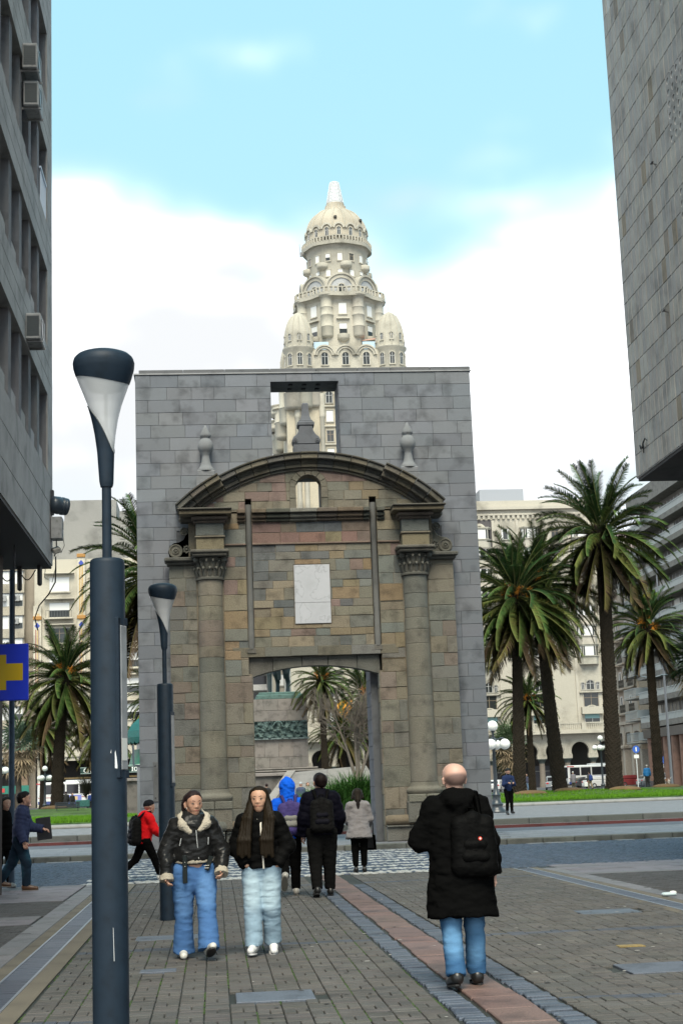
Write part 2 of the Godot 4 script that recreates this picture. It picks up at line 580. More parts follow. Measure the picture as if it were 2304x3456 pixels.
func street_trim(street: Node3D) -> void:
	rng.seed = 202
	var sp := MB.new()
	sp.lathe([Vector2(0.022, 0), Vector2(0.018, 0.002), Vector2(0, 0.002)], 8)
	var gt := []
	var gc := []
	for i in 260:
		gt.append(Transform3D(Basis().scaled(Vector3(rnd(0.5, 1.3), 1, rnd(0.5, 1.3))), Vector3(rnd(-1.4, 5.6), 0.003, -rnd(9.5, 26))))
		gc.append(Color(0.035, 0.033, 0.03) if i % 4 else Color(0.3, 0.29, 0.27))
	var go := multi(self, "gum_spots", sp.mesh(), MAT.plain, gt, gc)
	tag(go, "old chewing gum spots scattered over the pavers", "gum")
	# the band of red granite slabs between two rows of blue setts
	var z := 8.0
	while z < 30.4:
		var len := rnd(0.42, 0.95)
		var c := vary(Color(0.20, 0.128, 0.112), 0.14, 0.05)
		var o := inst(street, "red_granite_slab", slab_mesh(0.385 + rnd(-0.012, 0.012), len - 0.014, 0.03, 0.008, c), MAT.slab_stone)
		o.position = Vector3(2.165 + rnd(-0.012, 0.012), rnd(-0.003, 0.004), -(z + len / 2))
		o.rotation = Vector3(rnd(-0.006, 0.006), rnd(-0.008, 0.008), rnd(-0.008, 0.008))
		z += len
	var variants := []
	for i in 8:
		variants.append(slab_mesh(0.2 + rnd(-0.012, 0.012), 0.10 + rnd(-0.012, 0.01), 0.03, 0.008, vary(Color(0.085, 0.108, 0.15), 0.16, 0.04)))
	for s in [1.83, 2.50]:
		z = 9.4
		while z < 27.5:
			var o := inst(street, "blue_sett", variants[rng.randi() % 8], MAT.slab_stone)
			o.position = Vector3(s + rnd(-0.012, 0.012), rnd(-0.008, 0.006), -z)
			o.rotation = Vector3(rnd(-0.03, 0.03), rnd(-0.05, 0.05), rnd(-0.03, 0.03))
			z += 0.122 + rnd(0, 0.008)
	# drains
	for s in [[-1.88, -1.0], [5.98, 1.0]]:
		var x: float = s[0]
		var k: float = s[1]
		var d := MB.new()
		d.col = Color(0.20, 0.175, 0.13)
		d.span(x - 0.30, x - 0.145, -0.05, -0.002, 4.0, -30.5)
		d.span(x + 0.145, x + 0.33, -0.05, -0.004, 4.0, -30.5)
		part(street, "drain_edge", d, MAT.concrete)
		d = MB.new()
		d.col = Color(0.32, 0.34, 0.38)
		for e in [-0.135, 0.135]:
			d.span(x + e - 0.012, x + e + 0.012, -0.05, 0.003, 4.0, -30.5)
		part(street, "drain_rail", d, MAT.metal)
		z = 6.0
		while z < 30.0:
			var g := MB.new()
			g.col = vary(Color(0.10, 0.115, 0.15), 0.15)
			var n := 14
			for i in n:
				var zz := -z - 1.0 * (i + 0.5) / n
				g.span(x - 0.122, x + 0.122, -0.03, -0.004 + rnd(-0.001, 0.001), zz - 0.026, zz + 0.026)
			part(street, "drain_grate", g, MAT.metal)
			z += 1.012
		# kerb slabs beside the drain, level with the paving
		z = 8.0
		while z < 30.0:
			var len := rnd(0.6, 1.3)
			var o := inst(street, "edge_slab", slab_mesh(0.3, len - 0.012, 0.04, 0.008, vary(Color(0.21, 0.20, 0.207), 0.10)), MAT.slab_stone)
			o.position = Vector3(x + k * (0.46 if k < 0 else 0.49), rnd(-0.002, 0.004), -(z + len / 2))
			z += len
		# setts and pale cross bands on the footway
		var x0 := x + k * 0.65
		var x1 := x + k * 6.5
		var ts := []
		var cs := []
		var sm := slab_mesh(0.185, 0.092, 0.03, 0.006, Color(1, 1, 1))
		z = 9.0
		var row := 0
		while z < 30.6:
			var pale: bool = (z > 16.6 and z < 17.6) or (z > 21.5 and z < 22.9) or z > 26.3 if k < 0 else z > 27.6
			if pale:
				var xx := x0
				var dz := rnd(0.38, 0.62)
				while absf(xx - x0) < absf(x1 - x0):
					var len := rnd(0.7, 1.6)
					var o := inst(street, "pale_slab", slab_mesh(len - 0.012, dz - 0.012, 0.04, 0.007, vary(Color(0.215, 0.185, 0.20) if rnd(0, 1) < 0.7 else Color(0.175, 0.16, 0.163), 0.10)), MAT.slab_stone)
					o.position = Vector3(xx + k * len / 2, rnd(-0.003, 0.003), -(z + dz / 2))
					xx += k * len
				z += dz
			else:
				var xx := x0 + (0.1 if row % 2 else 0.0)
				while absf(xx - x0) < absf(x1 - x0):
					ts.append(Transform3D(Basis.from_euler(Vector3(rnd(-0.02, 0.02), rnd(-0.02, 0.02), rnd(-0.02, 0.02))), Vector3(xx, rnd(-0.006, 0.002), -z - 0.05)))
					cs.append(vary(Color(0.085, 0.08, 0.08), 0.15))
					xx += k * 0.193
				z += 0.1
				row += 1
		multi(street, "setts", sm, MAT.paver, ts, cs)
	var li := MB.new()
	li.col = Color(0.5, 0.6, 0.62)
	li.bbox(Vector3(0, 0.03, 0), Vector3(0.2, 0.05, 0.12), 0.02)
	li.col = Color(0.75, 0.75, 0.72)
	li.ball(Vector3(0.06, 0.05, 0.0), 0.045, 6, 4, Vector3(1.3, 0.6, 1))
	var lo := part(self, "litter", li, MAT.plain)
	lo.position = Vector3(6.35, 0, -21.7)
	tag(lo, "crumpled pale blue and white scrap of litter on the right edge slabs", "litter")

func crossing() -> void:
	rng.seed = 303
	# cobbled carriageway with a zebra crossing painted over the cobbles
	var b := MB.new()
	b.col = Color(0.045, 0.05, 0.06)
	b.quad(Vector3(-60, -0.034, -30.55), Vector3(80, -0.034, -30.55), Vector3(80, -0.034, -42.5), Vector3(-60, -0.034, -42.5))
	var road := struct("road", b, MAT.asphalt)
	var ts := []
	var cs := []
	var cm := MB.new()
	cm.ball(Vector3(0, -0.03, 0), 0.1, 7, 4, Vector3(0.86, 0.36, 0.62))
	var m := cm.mesh()
	var z := 30.95
	var row := 0
	while z < 42.4:
		var x := -17.0 + (0.09 if row % 2 else 0.0)
		while x < 30.0:
			var c := vary(Color(0.07, 0.092, 0.135), 0.25, 0.05)
			var ph := fmod(z - 31.0, 1.16)
			if x > -2.6 and x < 4.55 + (z - 31) * 0.08 and ph < 0.5 and rnd(0, 1) < 0.86:
				c = vary(Color(0.5, 0.51, 0.5), 0.18)
			ts.append(Transform3D(Basis.from_euler(Vector3(rnd(-0.12, 0.12), rnd(-0.3, 0.3), rnd(-0.12, 0.12))), Vector3(x + rnd(-0.015, 0.015), rnd(-0.008, 0.006), -z + rnd(-0.012, 0.012))))
			cs.append(c)
			x += 0.178
		z += 0.128
		row += 1
	multi(road, "cobbles", m, MAT.slab_stone, ts, cs)
	b = MB.new()
	b.col = Color(0.10, 0.105, 0.12)
	for s in [[-60, -17.1], [30.1, 80]]:
		b.quad(Vector3(s[0], 0.0, -30.9), Vector3(s[1], 0.0, -30.9), Vector3(s[1], 0.0, -42.5), Vector3(s[0], 0.0, -42.5))
	part(road, "carriageway_end", b, MAT.asphalt)
	b = MB.new()
	b.col = Color(0.30, 0.31, 0.33)
	for i in 90:
		var x := -14.0 + i * 0.5
		if rnd(0, 1) < 0.75:
			b.span(x, x + 0.47, -0.03, 0.006 + rnd(-0.004, 0.006), -42.05 + rnd(-0.02, 0.02), -42.46)
	part(road, "gutter_stone", b, MAT.slab_stone)

func kerb_run(parent: Node3D, called: String, x0: float, x1: float, z: float, y0: float, y1: float, deep: float, c: Color, slope := 0.0, len0 := 0.9) -> void:
	var x := x0
	while x < x1:
		var len := len0 * rnd(0.85, 1.2)
		var o := inst(parent, called, block_mesh(Vector3(len - 0.012, y1 - y0, deep), 0.025, vary(c, 0.13)), MAT.granite)
		o.position = Vector3(x + len / 2, (y0 + y1) / 2 + rnd(-0.004, 0.004), z - deep / 2 + slope * x)
		x += len

func island() -> void:
	rng.seed = 404
	var b := MB.new()
	b.col = Color(0.2, 0.205, 0.22)
	b.span(-45, 60, -0.06, 0.135, -42.62, -49.2)
	var isl := struct("sidewalk", b, MAT.slab_stone)
	kerb_run(isl, "kerb_stone", -14, 30, -42.45, -0.05, 0.15, 0.22, Color(0.145, 0.15, 0.135))
	b = MB.new()
	b.col = Color(0.15, 0.15, 0.14)
	b.span(-45, -14.05, -0.06, 0.148, -42.45, -42.66)
	b.span(31, 60, -0.06, 0.148, -42.45, -42.66)
	part(isl, "kerb_stone", b, MAT.granite)
	var z := 42.69
	while z < 48.6:
		var x := -14.0 - rnd(0, 0.5)
		while x < 26:
			var len := rnd(0.7, 1.1)
			if x < -2.5 or x > 8.1 or z < 43.6:
				var o := inst(isl, "paving_slab", slab_mesh(len - 0.01, 0.64, 0.02, 0.006, vary(Color(0.225, 0.23, 0.25), 0.1)), MAT.slab_stone)
				o.position = Vector3(x + len / 2, 0.15, -z - 0.33)
			x += len
		z += 0.65
	# the road behind the gate
	b = MB.new()
	b.col = Color(0.11, 0.12, 0.145)
	b.quad(Vector3(-60, 0.05, -49.2), Vector3(80, 0.05, -49.2), Vector3(80, 0.05, -56.6), Vector3(-60, 0.05, -56.6))
	struct("road", b, MAT.asphalt)

func grass_h(x: float, z: float) -> float:
	var y := terrain_y(z) + 0.05
	for p in mounds:
		var d := Vector2(x - p.x, (z - p.z)).length()
		y += p.y * exp(-d * d / (2 * 2.3 * 2.3))
	return y

var mounds := []

func plaza() -> void:
	rng.seed = 505
	var b := MB.new()
	b.col = Color(0.235, 0.235, 0.245)
	var zs := [-56.9, -66, -110, -140, -180, -240, -2400]
	for i in zs.size() - 1:
		b.quad(Vector3(-900, terrain_y(zs[i]), zs[i]), Vector3(900, terrain_y(zs[i]), zs[i]), Vector3(900, terrain_y(zs[i + 1]), zs[i + 1]), Vector3(-900, terrain_y(zs[i + 1]), zs[i + 1]))
	b.quad(Vector3(-900, -0.05, -56.85), Vector3(900, -0.05, -56.85), Vector3(900, 0.36, -56.9), Vector3(-900, 0.36, -56.9))
	var pz := struct("plaza_pavement", b, MAT.slab_stone)
	kerb_run(pz, "plaza_kerb", -26, 40, -56.55, 0.10, 0.375, 0.34, Color(0.12, 0.125, 0.115), 0.0, 1.9)
	b = MB.new()
	b.col = Color(0.13, 0.035, 0.035)
	b.span(-26, 40, -0.02, 0.155, -56.18, -56.52)
	part(pz, "red_kerb", b, MAT.granite)
	b = MB.new()
	b.col = Color(0.24, 0.24, 0.25)
	b.span(-26, 40, -0.02, 0.16, -56.25, -56.54)
	part(pz, "kerb_top", b, MAT.slab_stone)
	# a far road in front of the buildings
	b = MB.new()
	b.col = Color(0.10, 0.105, 0.12)
	var y := terrain_y(-180)
	b.quad(Vector3(-120, y + 0.035, -180), Vector3(160, y + 0.035, -180), Vector3(160, 0.8, -228), Vector3(-120, 0.8, -228))
	struct("road", b, MAT.asphalt)
	# lawns
	mounds = [Vector3(26.2, 0.32, -100), Vector3(23.7, 0.3, -105), Vector3(19.4, 0.28, -97.6), Vector3(33.8, 0.3, -116), Vector3(-12.4, 0.3, -125), Vector3(26.9, 0.25, -130)]
	var lawns := [
		["lawn", "bright green lawn with palm mounds right of the gate", [14.2, -82.5, 60, -84.0], [15.5, -123, 70, -123]],
		["lawn", "bright green lawn strip left of the gate behind the lamp post", [-40, -63.5, -3.6, -67.5], [-40, -108, -5.5, -104]],
		["lawn", "farther lawn beyond the path right of the gate", [19.0, -127, 70, -127], [19.0, -150, 70, -150]],
		["lawn", "farther lawn around the big left palm", [-50, -112, -6, -112], [-50, -136, -8.0, -136]]]
	for l in lawns:
		var g := MB.new()
		var N := 56
		var M := 26
		var P := func(i: int, j: int) -> Vector3:
			var u := float(i) / N
			var w := float(j) / M
			var p0 := Vector2(lerpf(l[2][0], l[2][2], u), lerpf(l[2][1], l[2][3], u))
			var p1 := Vector2(lerpf(l[3][0], l[3][2], u), lerpf(l[3][1], l[3][3], u))
			var p := p0.lerp(p1, w)
			var e := minf(minf(w, 1 - w) * M, 2.0) / 2.0 * 0.22
			return Vector3(p.x, grass_h(p.x, p.y) + e, p.y)
		for i in N:
			for j in M:
				var k := 0.9 + 0.2 * sin(i * 1.7) * sin(j * 2.3)
				g.col = Color(0.078 * k, 0.165 * k, 0.016)
				var a: Vector3 = P.call(i, j); var d: Vector3 = P.call(i + 1, j); var e: Vector3 = P.call(i + 1, j + 1); var f: Vector3 = P.call(i, j + 1)
				g.quad(a, d, e, f)
		var o := part(self, l[0], g, MAT.grass)
		tag(o, l[1], "grass")
		o.set_meta("kind", "stuff")
	# grass blades on the two near lawns
	var tuft := MB.new()
	for i in 9:
		var a := rnd(0, TAU)
		var r := rnd(0.0, 0.12)
		var p := Vector3(cos(a) * r, 0, sin(a) * r)
		var tip := p + Vector3(rnd(-0.06, 0.06), rnd(0.07, 0.15), rnd(-0.06, 0.06))
		var s := Vector3(cos(a + 1.3), 0, sin(a + 1.3)) * 0.012
		var k := rnd(0.7, 1.25)
		tuft.col = Color(0.085 * k, 0.19 * k, 0.018)
		tuft.flat(p - s, p + s, tip)
	var tt := []
	for i in 26000:
		var right := i % 3 != 0
		var x := rnd(14.8, 48) if right else rnd(-22, -4.2)
		var z := -84.4 - 26.0 * pow(rnd(0, 1), 1.6) if right else -68.2 - 20.0 * pow(rnd(0, 1), 1.6)
		tt.append(Transform3D(Basis(Vector3.UP, rnd(0, TAU)).scaled(Vector3.ONE * rnd(0.7, 1.4)), Vector3(x, grass_h(x, z) + 0.18, z)))
	var o := multi(self, "grass", tuft.mesh(), MAT.leaf, tt)
	tag(o, "blades of grass standing on the two lawns nearest the gate", "grass")
	# pale edging of the lawns
	var e := MB.new()
	e.col = Color(0.30, 0.30, 0.29)
	e.t = Transform3D()
	for s in [[14.2, -82.3, 60, -83.8], [-40, -63.35, -3.4, -67.35]]:
		var p0 := Vector3(s[0], 0, s[1]); var p1 := Vector3(s[2], 0, s[3])
		p0.y = terrain_y(p0.z) + 0.05; p1.y = terrain_y(p1.z) + 0.05
		e.tube([p0, p1], [0.13, 0.13], 4)
	part(pz, "lawn_edging", e, MAT.granite)
	# bare earth round the trunks
	for p in [Vector3(26.6, 0, -99.2), Vector3(24.1, 0, -104.2), Vector3(19.9, 0, -97.0), Vector3(34.1, 0, -115.2), Vector3(-12.6, 0, -124.2)]:
		var d := MB.new()
		d.col = Color(0.22, 0.14, 0.06)
		d.ball(Vector3(p.x, grass_h(p.x, p.z) + 0.2, p.z), 0.75, 12, 6, Vector3(1.5, 0.32, 1))
		var od := part(self, "soil_mound", d, MAT.grass)
		tag(od, "bare brown soil patch at the foot of a palm trunk", "soil", "soil patches under the palms")
		od.set_meta("kind", "stuff")

# ---------------------------------------------------------------- the old stone gate and the granite frame behind it
const GZ := -44.0

var PAL_LOW := [Color(0.215, 0.208, 0.169), Color(0.237, 0.220, 0.177), Color(0.188, 0.186, 0.161), Color(0.253, 0.226, 0.172), Color(0.202, 0.202, 0.180), Color(0.246, 0.203, 0.165)]
var PAL_HIGH := [Color(0.236, 0.220, 0.172), Color(0.287, 0.232, 0.151), Color(0.263, 0.192, 0.166), Color(0.159, 0.166, 0.162), Color(0.301, 0.259, 0.188), Color(0.213, 0.208, 0.180), Color(0.302, 0.221, 0.135), Color(0.209, 0.220, 0.198)]

func rect_poly(x0: float, x1: float, y0: float, y1: float) -> PackedVector2Array:
	return PackedVector2Array([Vector2(x0, y0), Vector2(x1, y0), Vector2(x1, y1), Vector2(x0, y1)])

func arc_pts(cx: float, cy: float, r: float, a0: float, a1: float, n: int) -> PackedVector2Array:
	var o := PackedVector2Array()
	for i in n + 1:
		var a := lerpf(a0, a1, float(i) / n)
		o.append(Vector2(cx + r * cos(a), cy + r * sin(a)))
	return o

func masonry(parent: Node3D, region: PackedVector2Array, holes: Array, hh: Vector2, ww: Vector2, z: float, pal: Array, called := "stone_block", material: Material = null, proud := 0.012, gap := 0.008, jit := 0.008, chamfer := 0.010, deep := 0.08) -> void:
	var bb := Rect2(region[0], Vector2())
	for p in region: bb = bb.expand(p)
	var y := bb.position.y
	while y < bb.end.y - 0.04:
		var h := rnd(hh.x, hh.y)
		if bb.end.y - (y + h) < hh.x * 0.6: h = bb.end.y - y
		var x := bb.position.x
		while x < bb.end.x - 0.03:
			var w := rnd(ww.x, ww.y)
			if bb.end.x - (x + w) < ww.x * 0.6: w = bb.end.x - x
			var g := gap / 2
			var j := func() -> float: return rnd(-jit, jit)
			var q := PackedVector2Array([Vector2(x + g + j.call(), y + g + j.call()), Vector2(x + w - g + j.call(), y + g + j.call()), Vector2(x + w - g + j.call(), y + h - g + j.call()), Vector2(x + g + j.call(), y + h - g + j.call())])
			var bits: Array = Geometry2D.intersect_polygons(q, region)
			for hole in holes:
				var nx := []
				for bit in bits: nx.append_array(Geometry2D.clip_polygons(bit, hole))
				bits = nx
			for bit: PackedVector2Array in bits:
				var ar := 0.0
				for i in bit.size(): ar += bit[i].cross(bit[(i + 1) % bit.size()])
				if absf(ar) * 0.5 < 0.004: continue
				var m := MB.new()
				m.col = vary(pal[rng.randi() % pal.size()], 0.10, 0.03)
				m.prism(bit, -deep, rnd(-proud, proud), chamfer)
				var o := part(parent, called, m, material if material else MAT.stone)
				o.position.z = z
			x += w
		y += h

func build_gate() -> void:
	rng.seed = 606
	frame_wall()
	stone_gate()

func frame_wall() -> void:
	var zf := -44.5
	var zb := -45.75
	var o := thing("granite_frame_wall", "tall grey granite block wall framing the old stone gate, with a square window at the top", "wall", Vector3(2.95, 0.15, -45.1))
	var b := MB.new()
	b.col = Color(0.13, 0.138, 0.152)
	b.t = Transform3D(Basis(), -o.position)
	var c := 0.022
	b.span(-2.11, 1.93, 5.55, 14.06, zf - c, zb)
	b.span(3.98, 8.0, 5.55, 14.06, zf - c, zb)
	b.span(-2.11, 1.0, 0.15, 5.55, zf - c, zb)
	b.span(4.62, 8.0, 0.15, 5.55, zf - c, zb)
	b.span(1.93, 3.98, 13.80, 14.06, zf - c, zb)
	b.span(1.93, 3.98, 5.55, 9.72, zf - c, zb)
	b.span(1.93, 2.52, 9.72, 11.2, zf - c, zb)
	b.span(3.36, 3.98, 9.72, 11.2, zf - c, zb)
	b.span(2.52, 3.36, 10.95, 11.2, zf - c, zb)
	part(o, "core", b, MAT.granite)
	# blocks on the street side, only where they show
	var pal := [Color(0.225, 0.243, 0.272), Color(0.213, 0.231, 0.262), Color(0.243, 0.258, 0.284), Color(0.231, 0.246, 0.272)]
	var y := 0.15
	var row := 0
	while y < 14.0:
		var h := 0.386
		if y + h > 14.06: h = 14.06 - y
		var x := -2.11
		var first := true
		while x < 7.98:
			var w := rnd(0.62, 1.02)
			if first and row % 2: w = rnd(0.35, 0.5)
			first = false
			if 8.0 - (x + w) < 0.3: w = 8.0 - x
			var q := rect_poly(x + 0.004, x + w - 0.004, y + 0.004, y + h - 0.004)
			var bits: Array = [q]
			var cut := [rect_poly(1.93, 3.98, 11.0, 13.80), rect_poly(-0.95, 6.9, 0.0, 9.3), rect_poly(1.2, 4.8, 9.0, 10.9)]
			if y > 13.75: cut = []
			for k in cut:
				var nx := []
				for bit in bits: nx.append_array(Geometry2D.clip_polygons(bit, k))
				bits = nx
			for bit: PackedVector2Array in bits:
				var bb := Rect2(bit[0], Vector2())
				for p in bit: bb = bb.expand(p)
				if bb.size.x < 0.03 or bb.size.y < 0.03: continue
				var m := MB.new()
				m.col = vary(pal[rng.randi() % 4], 0.08, 0.02)
				m.prism(bit, -0.05, rnd(-0.003, 0.003), 0.006)
				var p := part(o, "granite_block", m, MAT.granite)
				p.position = Vector3(0, 0, zf) - o.position
			x += w
		y += h
		row += 1
	# jamb facing of the window and of the passage
	b = MB.new()
	b.t = Transform3D(Basis(), -o.position)
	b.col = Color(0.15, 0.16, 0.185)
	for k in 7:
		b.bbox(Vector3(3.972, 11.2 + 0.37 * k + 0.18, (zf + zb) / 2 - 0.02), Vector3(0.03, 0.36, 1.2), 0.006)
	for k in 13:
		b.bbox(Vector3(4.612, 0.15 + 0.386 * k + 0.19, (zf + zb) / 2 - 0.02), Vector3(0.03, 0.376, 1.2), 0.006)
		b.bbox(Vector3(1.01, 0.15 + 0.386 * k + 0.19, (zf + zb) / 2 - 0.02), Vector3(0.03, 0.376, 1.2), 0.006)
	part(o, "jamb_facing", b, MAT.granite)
	# coping
	b = MB.new()
	b.t = Transform3D(Basis(), -o.position)
	b.col = Color(0.42, 0.43, 0.44)
	b.span(-2.15, 8.04, 14.06, 14.10, zf + 0.03, zb - 0.03)
	part(o, "flashing", b, MAT.granite)
	var x := -2.0
	while x < 7.9:
		var w := minf(rnd(1.0, 1.5), 8.02 - x)
		if 8.02 - x - w < 0.4: w = 8.02 - x
		b = MB.new()
		b.t = Transform3D(Basis(), -o.position)
		b.col = vary(Color(0.17, 0.175, 0.185), 0.06)
		b.bbox(Vector3(x + w / 2, 14.155, (zf + zb) / 2), Vector3(w - 0.008, 0.11, 1.26), 0.01)
		part(o, "coping_stone", b, MAT.granite)
		x += w
	# dark soffit lights in the window head
	for i in 3:
		for j in 2:
			b = MB.new()
			b.t = Transform3D(Basis(), -o.position)
			b.col = Color(0.02, 0.02, 0.025)
			b.lathe([Vector2(0, -0.03), Vector2(0.07, -0.03), Vector2(0.07, 0.02)], 12, Vector3(2.55 + 0.42 * i, 13.79, -44.85 - 0.5 * j), false)
			part(o, "downlight", b, MAT.plain)
	# square bronze plate low on the left pier, with four bolts
	b = MB.new()
	b.t = Transform3D(Basis(), -o.position)
	b.col = Color(0.17, 0.175, 0.18)
	b.bbox(Vector3(-1.5, 2.05, zf + 0.012), Vector3(0.46, 1.12, 0.03), 0.008)
	part(o, "stone_tablet", b, MAT.granite)
	for p in [[-1.67, 2.5], [-1.33, 2.5], [-1.67, 1.6], [-1.33, 1.6]]:
		b = MB.new()
		b.t = Transform3D(Basis(), -o.position)
		b.col = Color(0.05, 0.05, 0.05)
		b.ball(Vector3(p[0], p[1], zf + 0.03), 0.018, 8, 5)
		part(o, "bolt", b, MAT.metal)
	b = MB.new()
	b.t = Transform3D(Basis(), -o.position)
	b.col = Color(0.05, 0.05, 0.05)
	for k in 5:
		var a := 0.6 + k * 0.7
		var c0 := Vector3(-1.42, 2.12, zf + 0.03)
		b.tube([c0 + Vector3(cos(a), sin(a), 0) * 0.03, c0 + Vector3(cos(a + 0.3), sin(a + 0.3), 0) * 0.1, c0 + Vector3(cos(a + 0.9), sin(a + 0.9), 0) * 0.17], [0.005, 0.007, 0.003], 5)
	part(o, "incised_mark", b, MAT.plain)
	# the grey finials and the pedestal against the wall
	for s in [-0.05, 5.97]:
		b = MB.new()
		b.t = Transform3D(Basis(), -o.position)
		b.col = Color(0.255, 0.265, 0.28)
		var O := Vector3(s, 0, -44.24)
		b.bbox(O + Vector3(0, 10.42, 0), Vector3(0.58, 0.84, 0.46), 0.01)
		b.bbox(O + Vector3(0, 10.93, 0), Vector3(0.54, 0.2, 0.42), 0.03)
		part(o, "finial_base", b, MAT.granite)
		b = MB.new()
		b.t = Transform3D(Basis(), -o.position)
		b.col = Color(0.265, 0.275, 0.29)
		b.lathe([Vector2(0.25, 11.02), Vector2(0.25, 11.08), Vector2(0.21, 11.12), Vector2(0.165, 11.2), Vector2(0.13, 11.32), Vector2(0.115, 11.45), Vector2(0.12, 11.52), Vector2(0.14, 11.55), Vector2(0.14, 11.57), Vector2(0.19, 11.62), Vector2(0.225, 11.72), Vector2(0.23, 11.8), Vector2(0.205, 11.9), Vector2(0.15, 11.985), Vector2(0.12, 12.01), Vector2(0.12, 12.03), Vector2(0.16, 12.06), Vector2(0.165, 12.12), Vector2(0.13, 12.2), Vector2(0.08, 12.3), Vector2(0.035, 12.39), Vector2(0, 12.43)], 24, O)
		part(o, "finial", b, MAT.granite)
	b = MB.new()
	b.t = Transform3D(Basis(), -o.position + Vector3(2.93, 0, 0))
	b.col = Color(0.15, 0.16, 0.18)
	b.bbox(Vector3(0, 11.55, -44.3), Vector3(0.78, 0.4, 0.5), 0.012)
	var pr := PackedVector2Array([Vector2(-0.36, 11.76), Vector2(0.36, 11.76), Vector2(0.41, 11.82), Vector2(0.42, 11.9), Vector2(0.38, 11.99), Vector2(0.28, 12.07), Vector2(0.215, 12.18), Vector2(0.20, 12.33), Vector2(-0.20, 12.33), Vector2(-0.215, 12.18), Vector2(-0.28, 12.07), Vector2(-0.38, 11.99), Vector2(-0.42, 11.9), Vector2(-0.41, 11.82)])
	b.prism(pr, -44.5, -44.06, 0.025)
	for s in [-0.32, 0.32]:
		b.t = Transform3D(Basis(Vector3.RIGHT, PI / 2), -o.position + Vector3(2.93 + s, 11.88, -44.07))
		b.lathe([Vector2(0.07, 0), Vector2(0.07, 0.03), Vector2(0.05, 0.035), Vector2(0.045, 0.02), Vector2(0.03, 0.02), Vector2(0.025, 0.05), Vector2(0, 0.055)], 14)
	b.t = Transform3D(Basis(), -o.position + Vector3(2.93, 0, 0))
	b.bbox(Vector3(0, 12.39, -44.3), Vector3(0.5, 0.14, 0.52), 0.03)
	b.bbox(Vector3(0, 12.48, -44.3), Vector3(0.4, 0.06, 0.42), 0.015)
	var q4 := func(w: float, y: float) -> Array: return [Vector3(-w, y, -44.3 + w), Vector3(w, y, -44.3 + w), Vector3(w, y, -44.3 - w), Vector3(-w, y, -44.3 - w)]
	var prof := [[0.17, 12.5], [0.125, 12.65], [0.10, 12.85], [0.095, 13.02], [0.07, 13.06], [0.0, 13.07]]
	for i in prof.size() - 1:
		var lo: Array = q4.call(prof[i][0], prof[i][1]); var hi: Array = q4.call(prof[i + 1][0], prof[i + 1][1])
		for k in 4:
			b.quad(lo[k], lo[(k + 1) % 4], hi[(k + 1) % 4], hi[k])
	part(o, "crest_pedestal", b, MAT.granite)

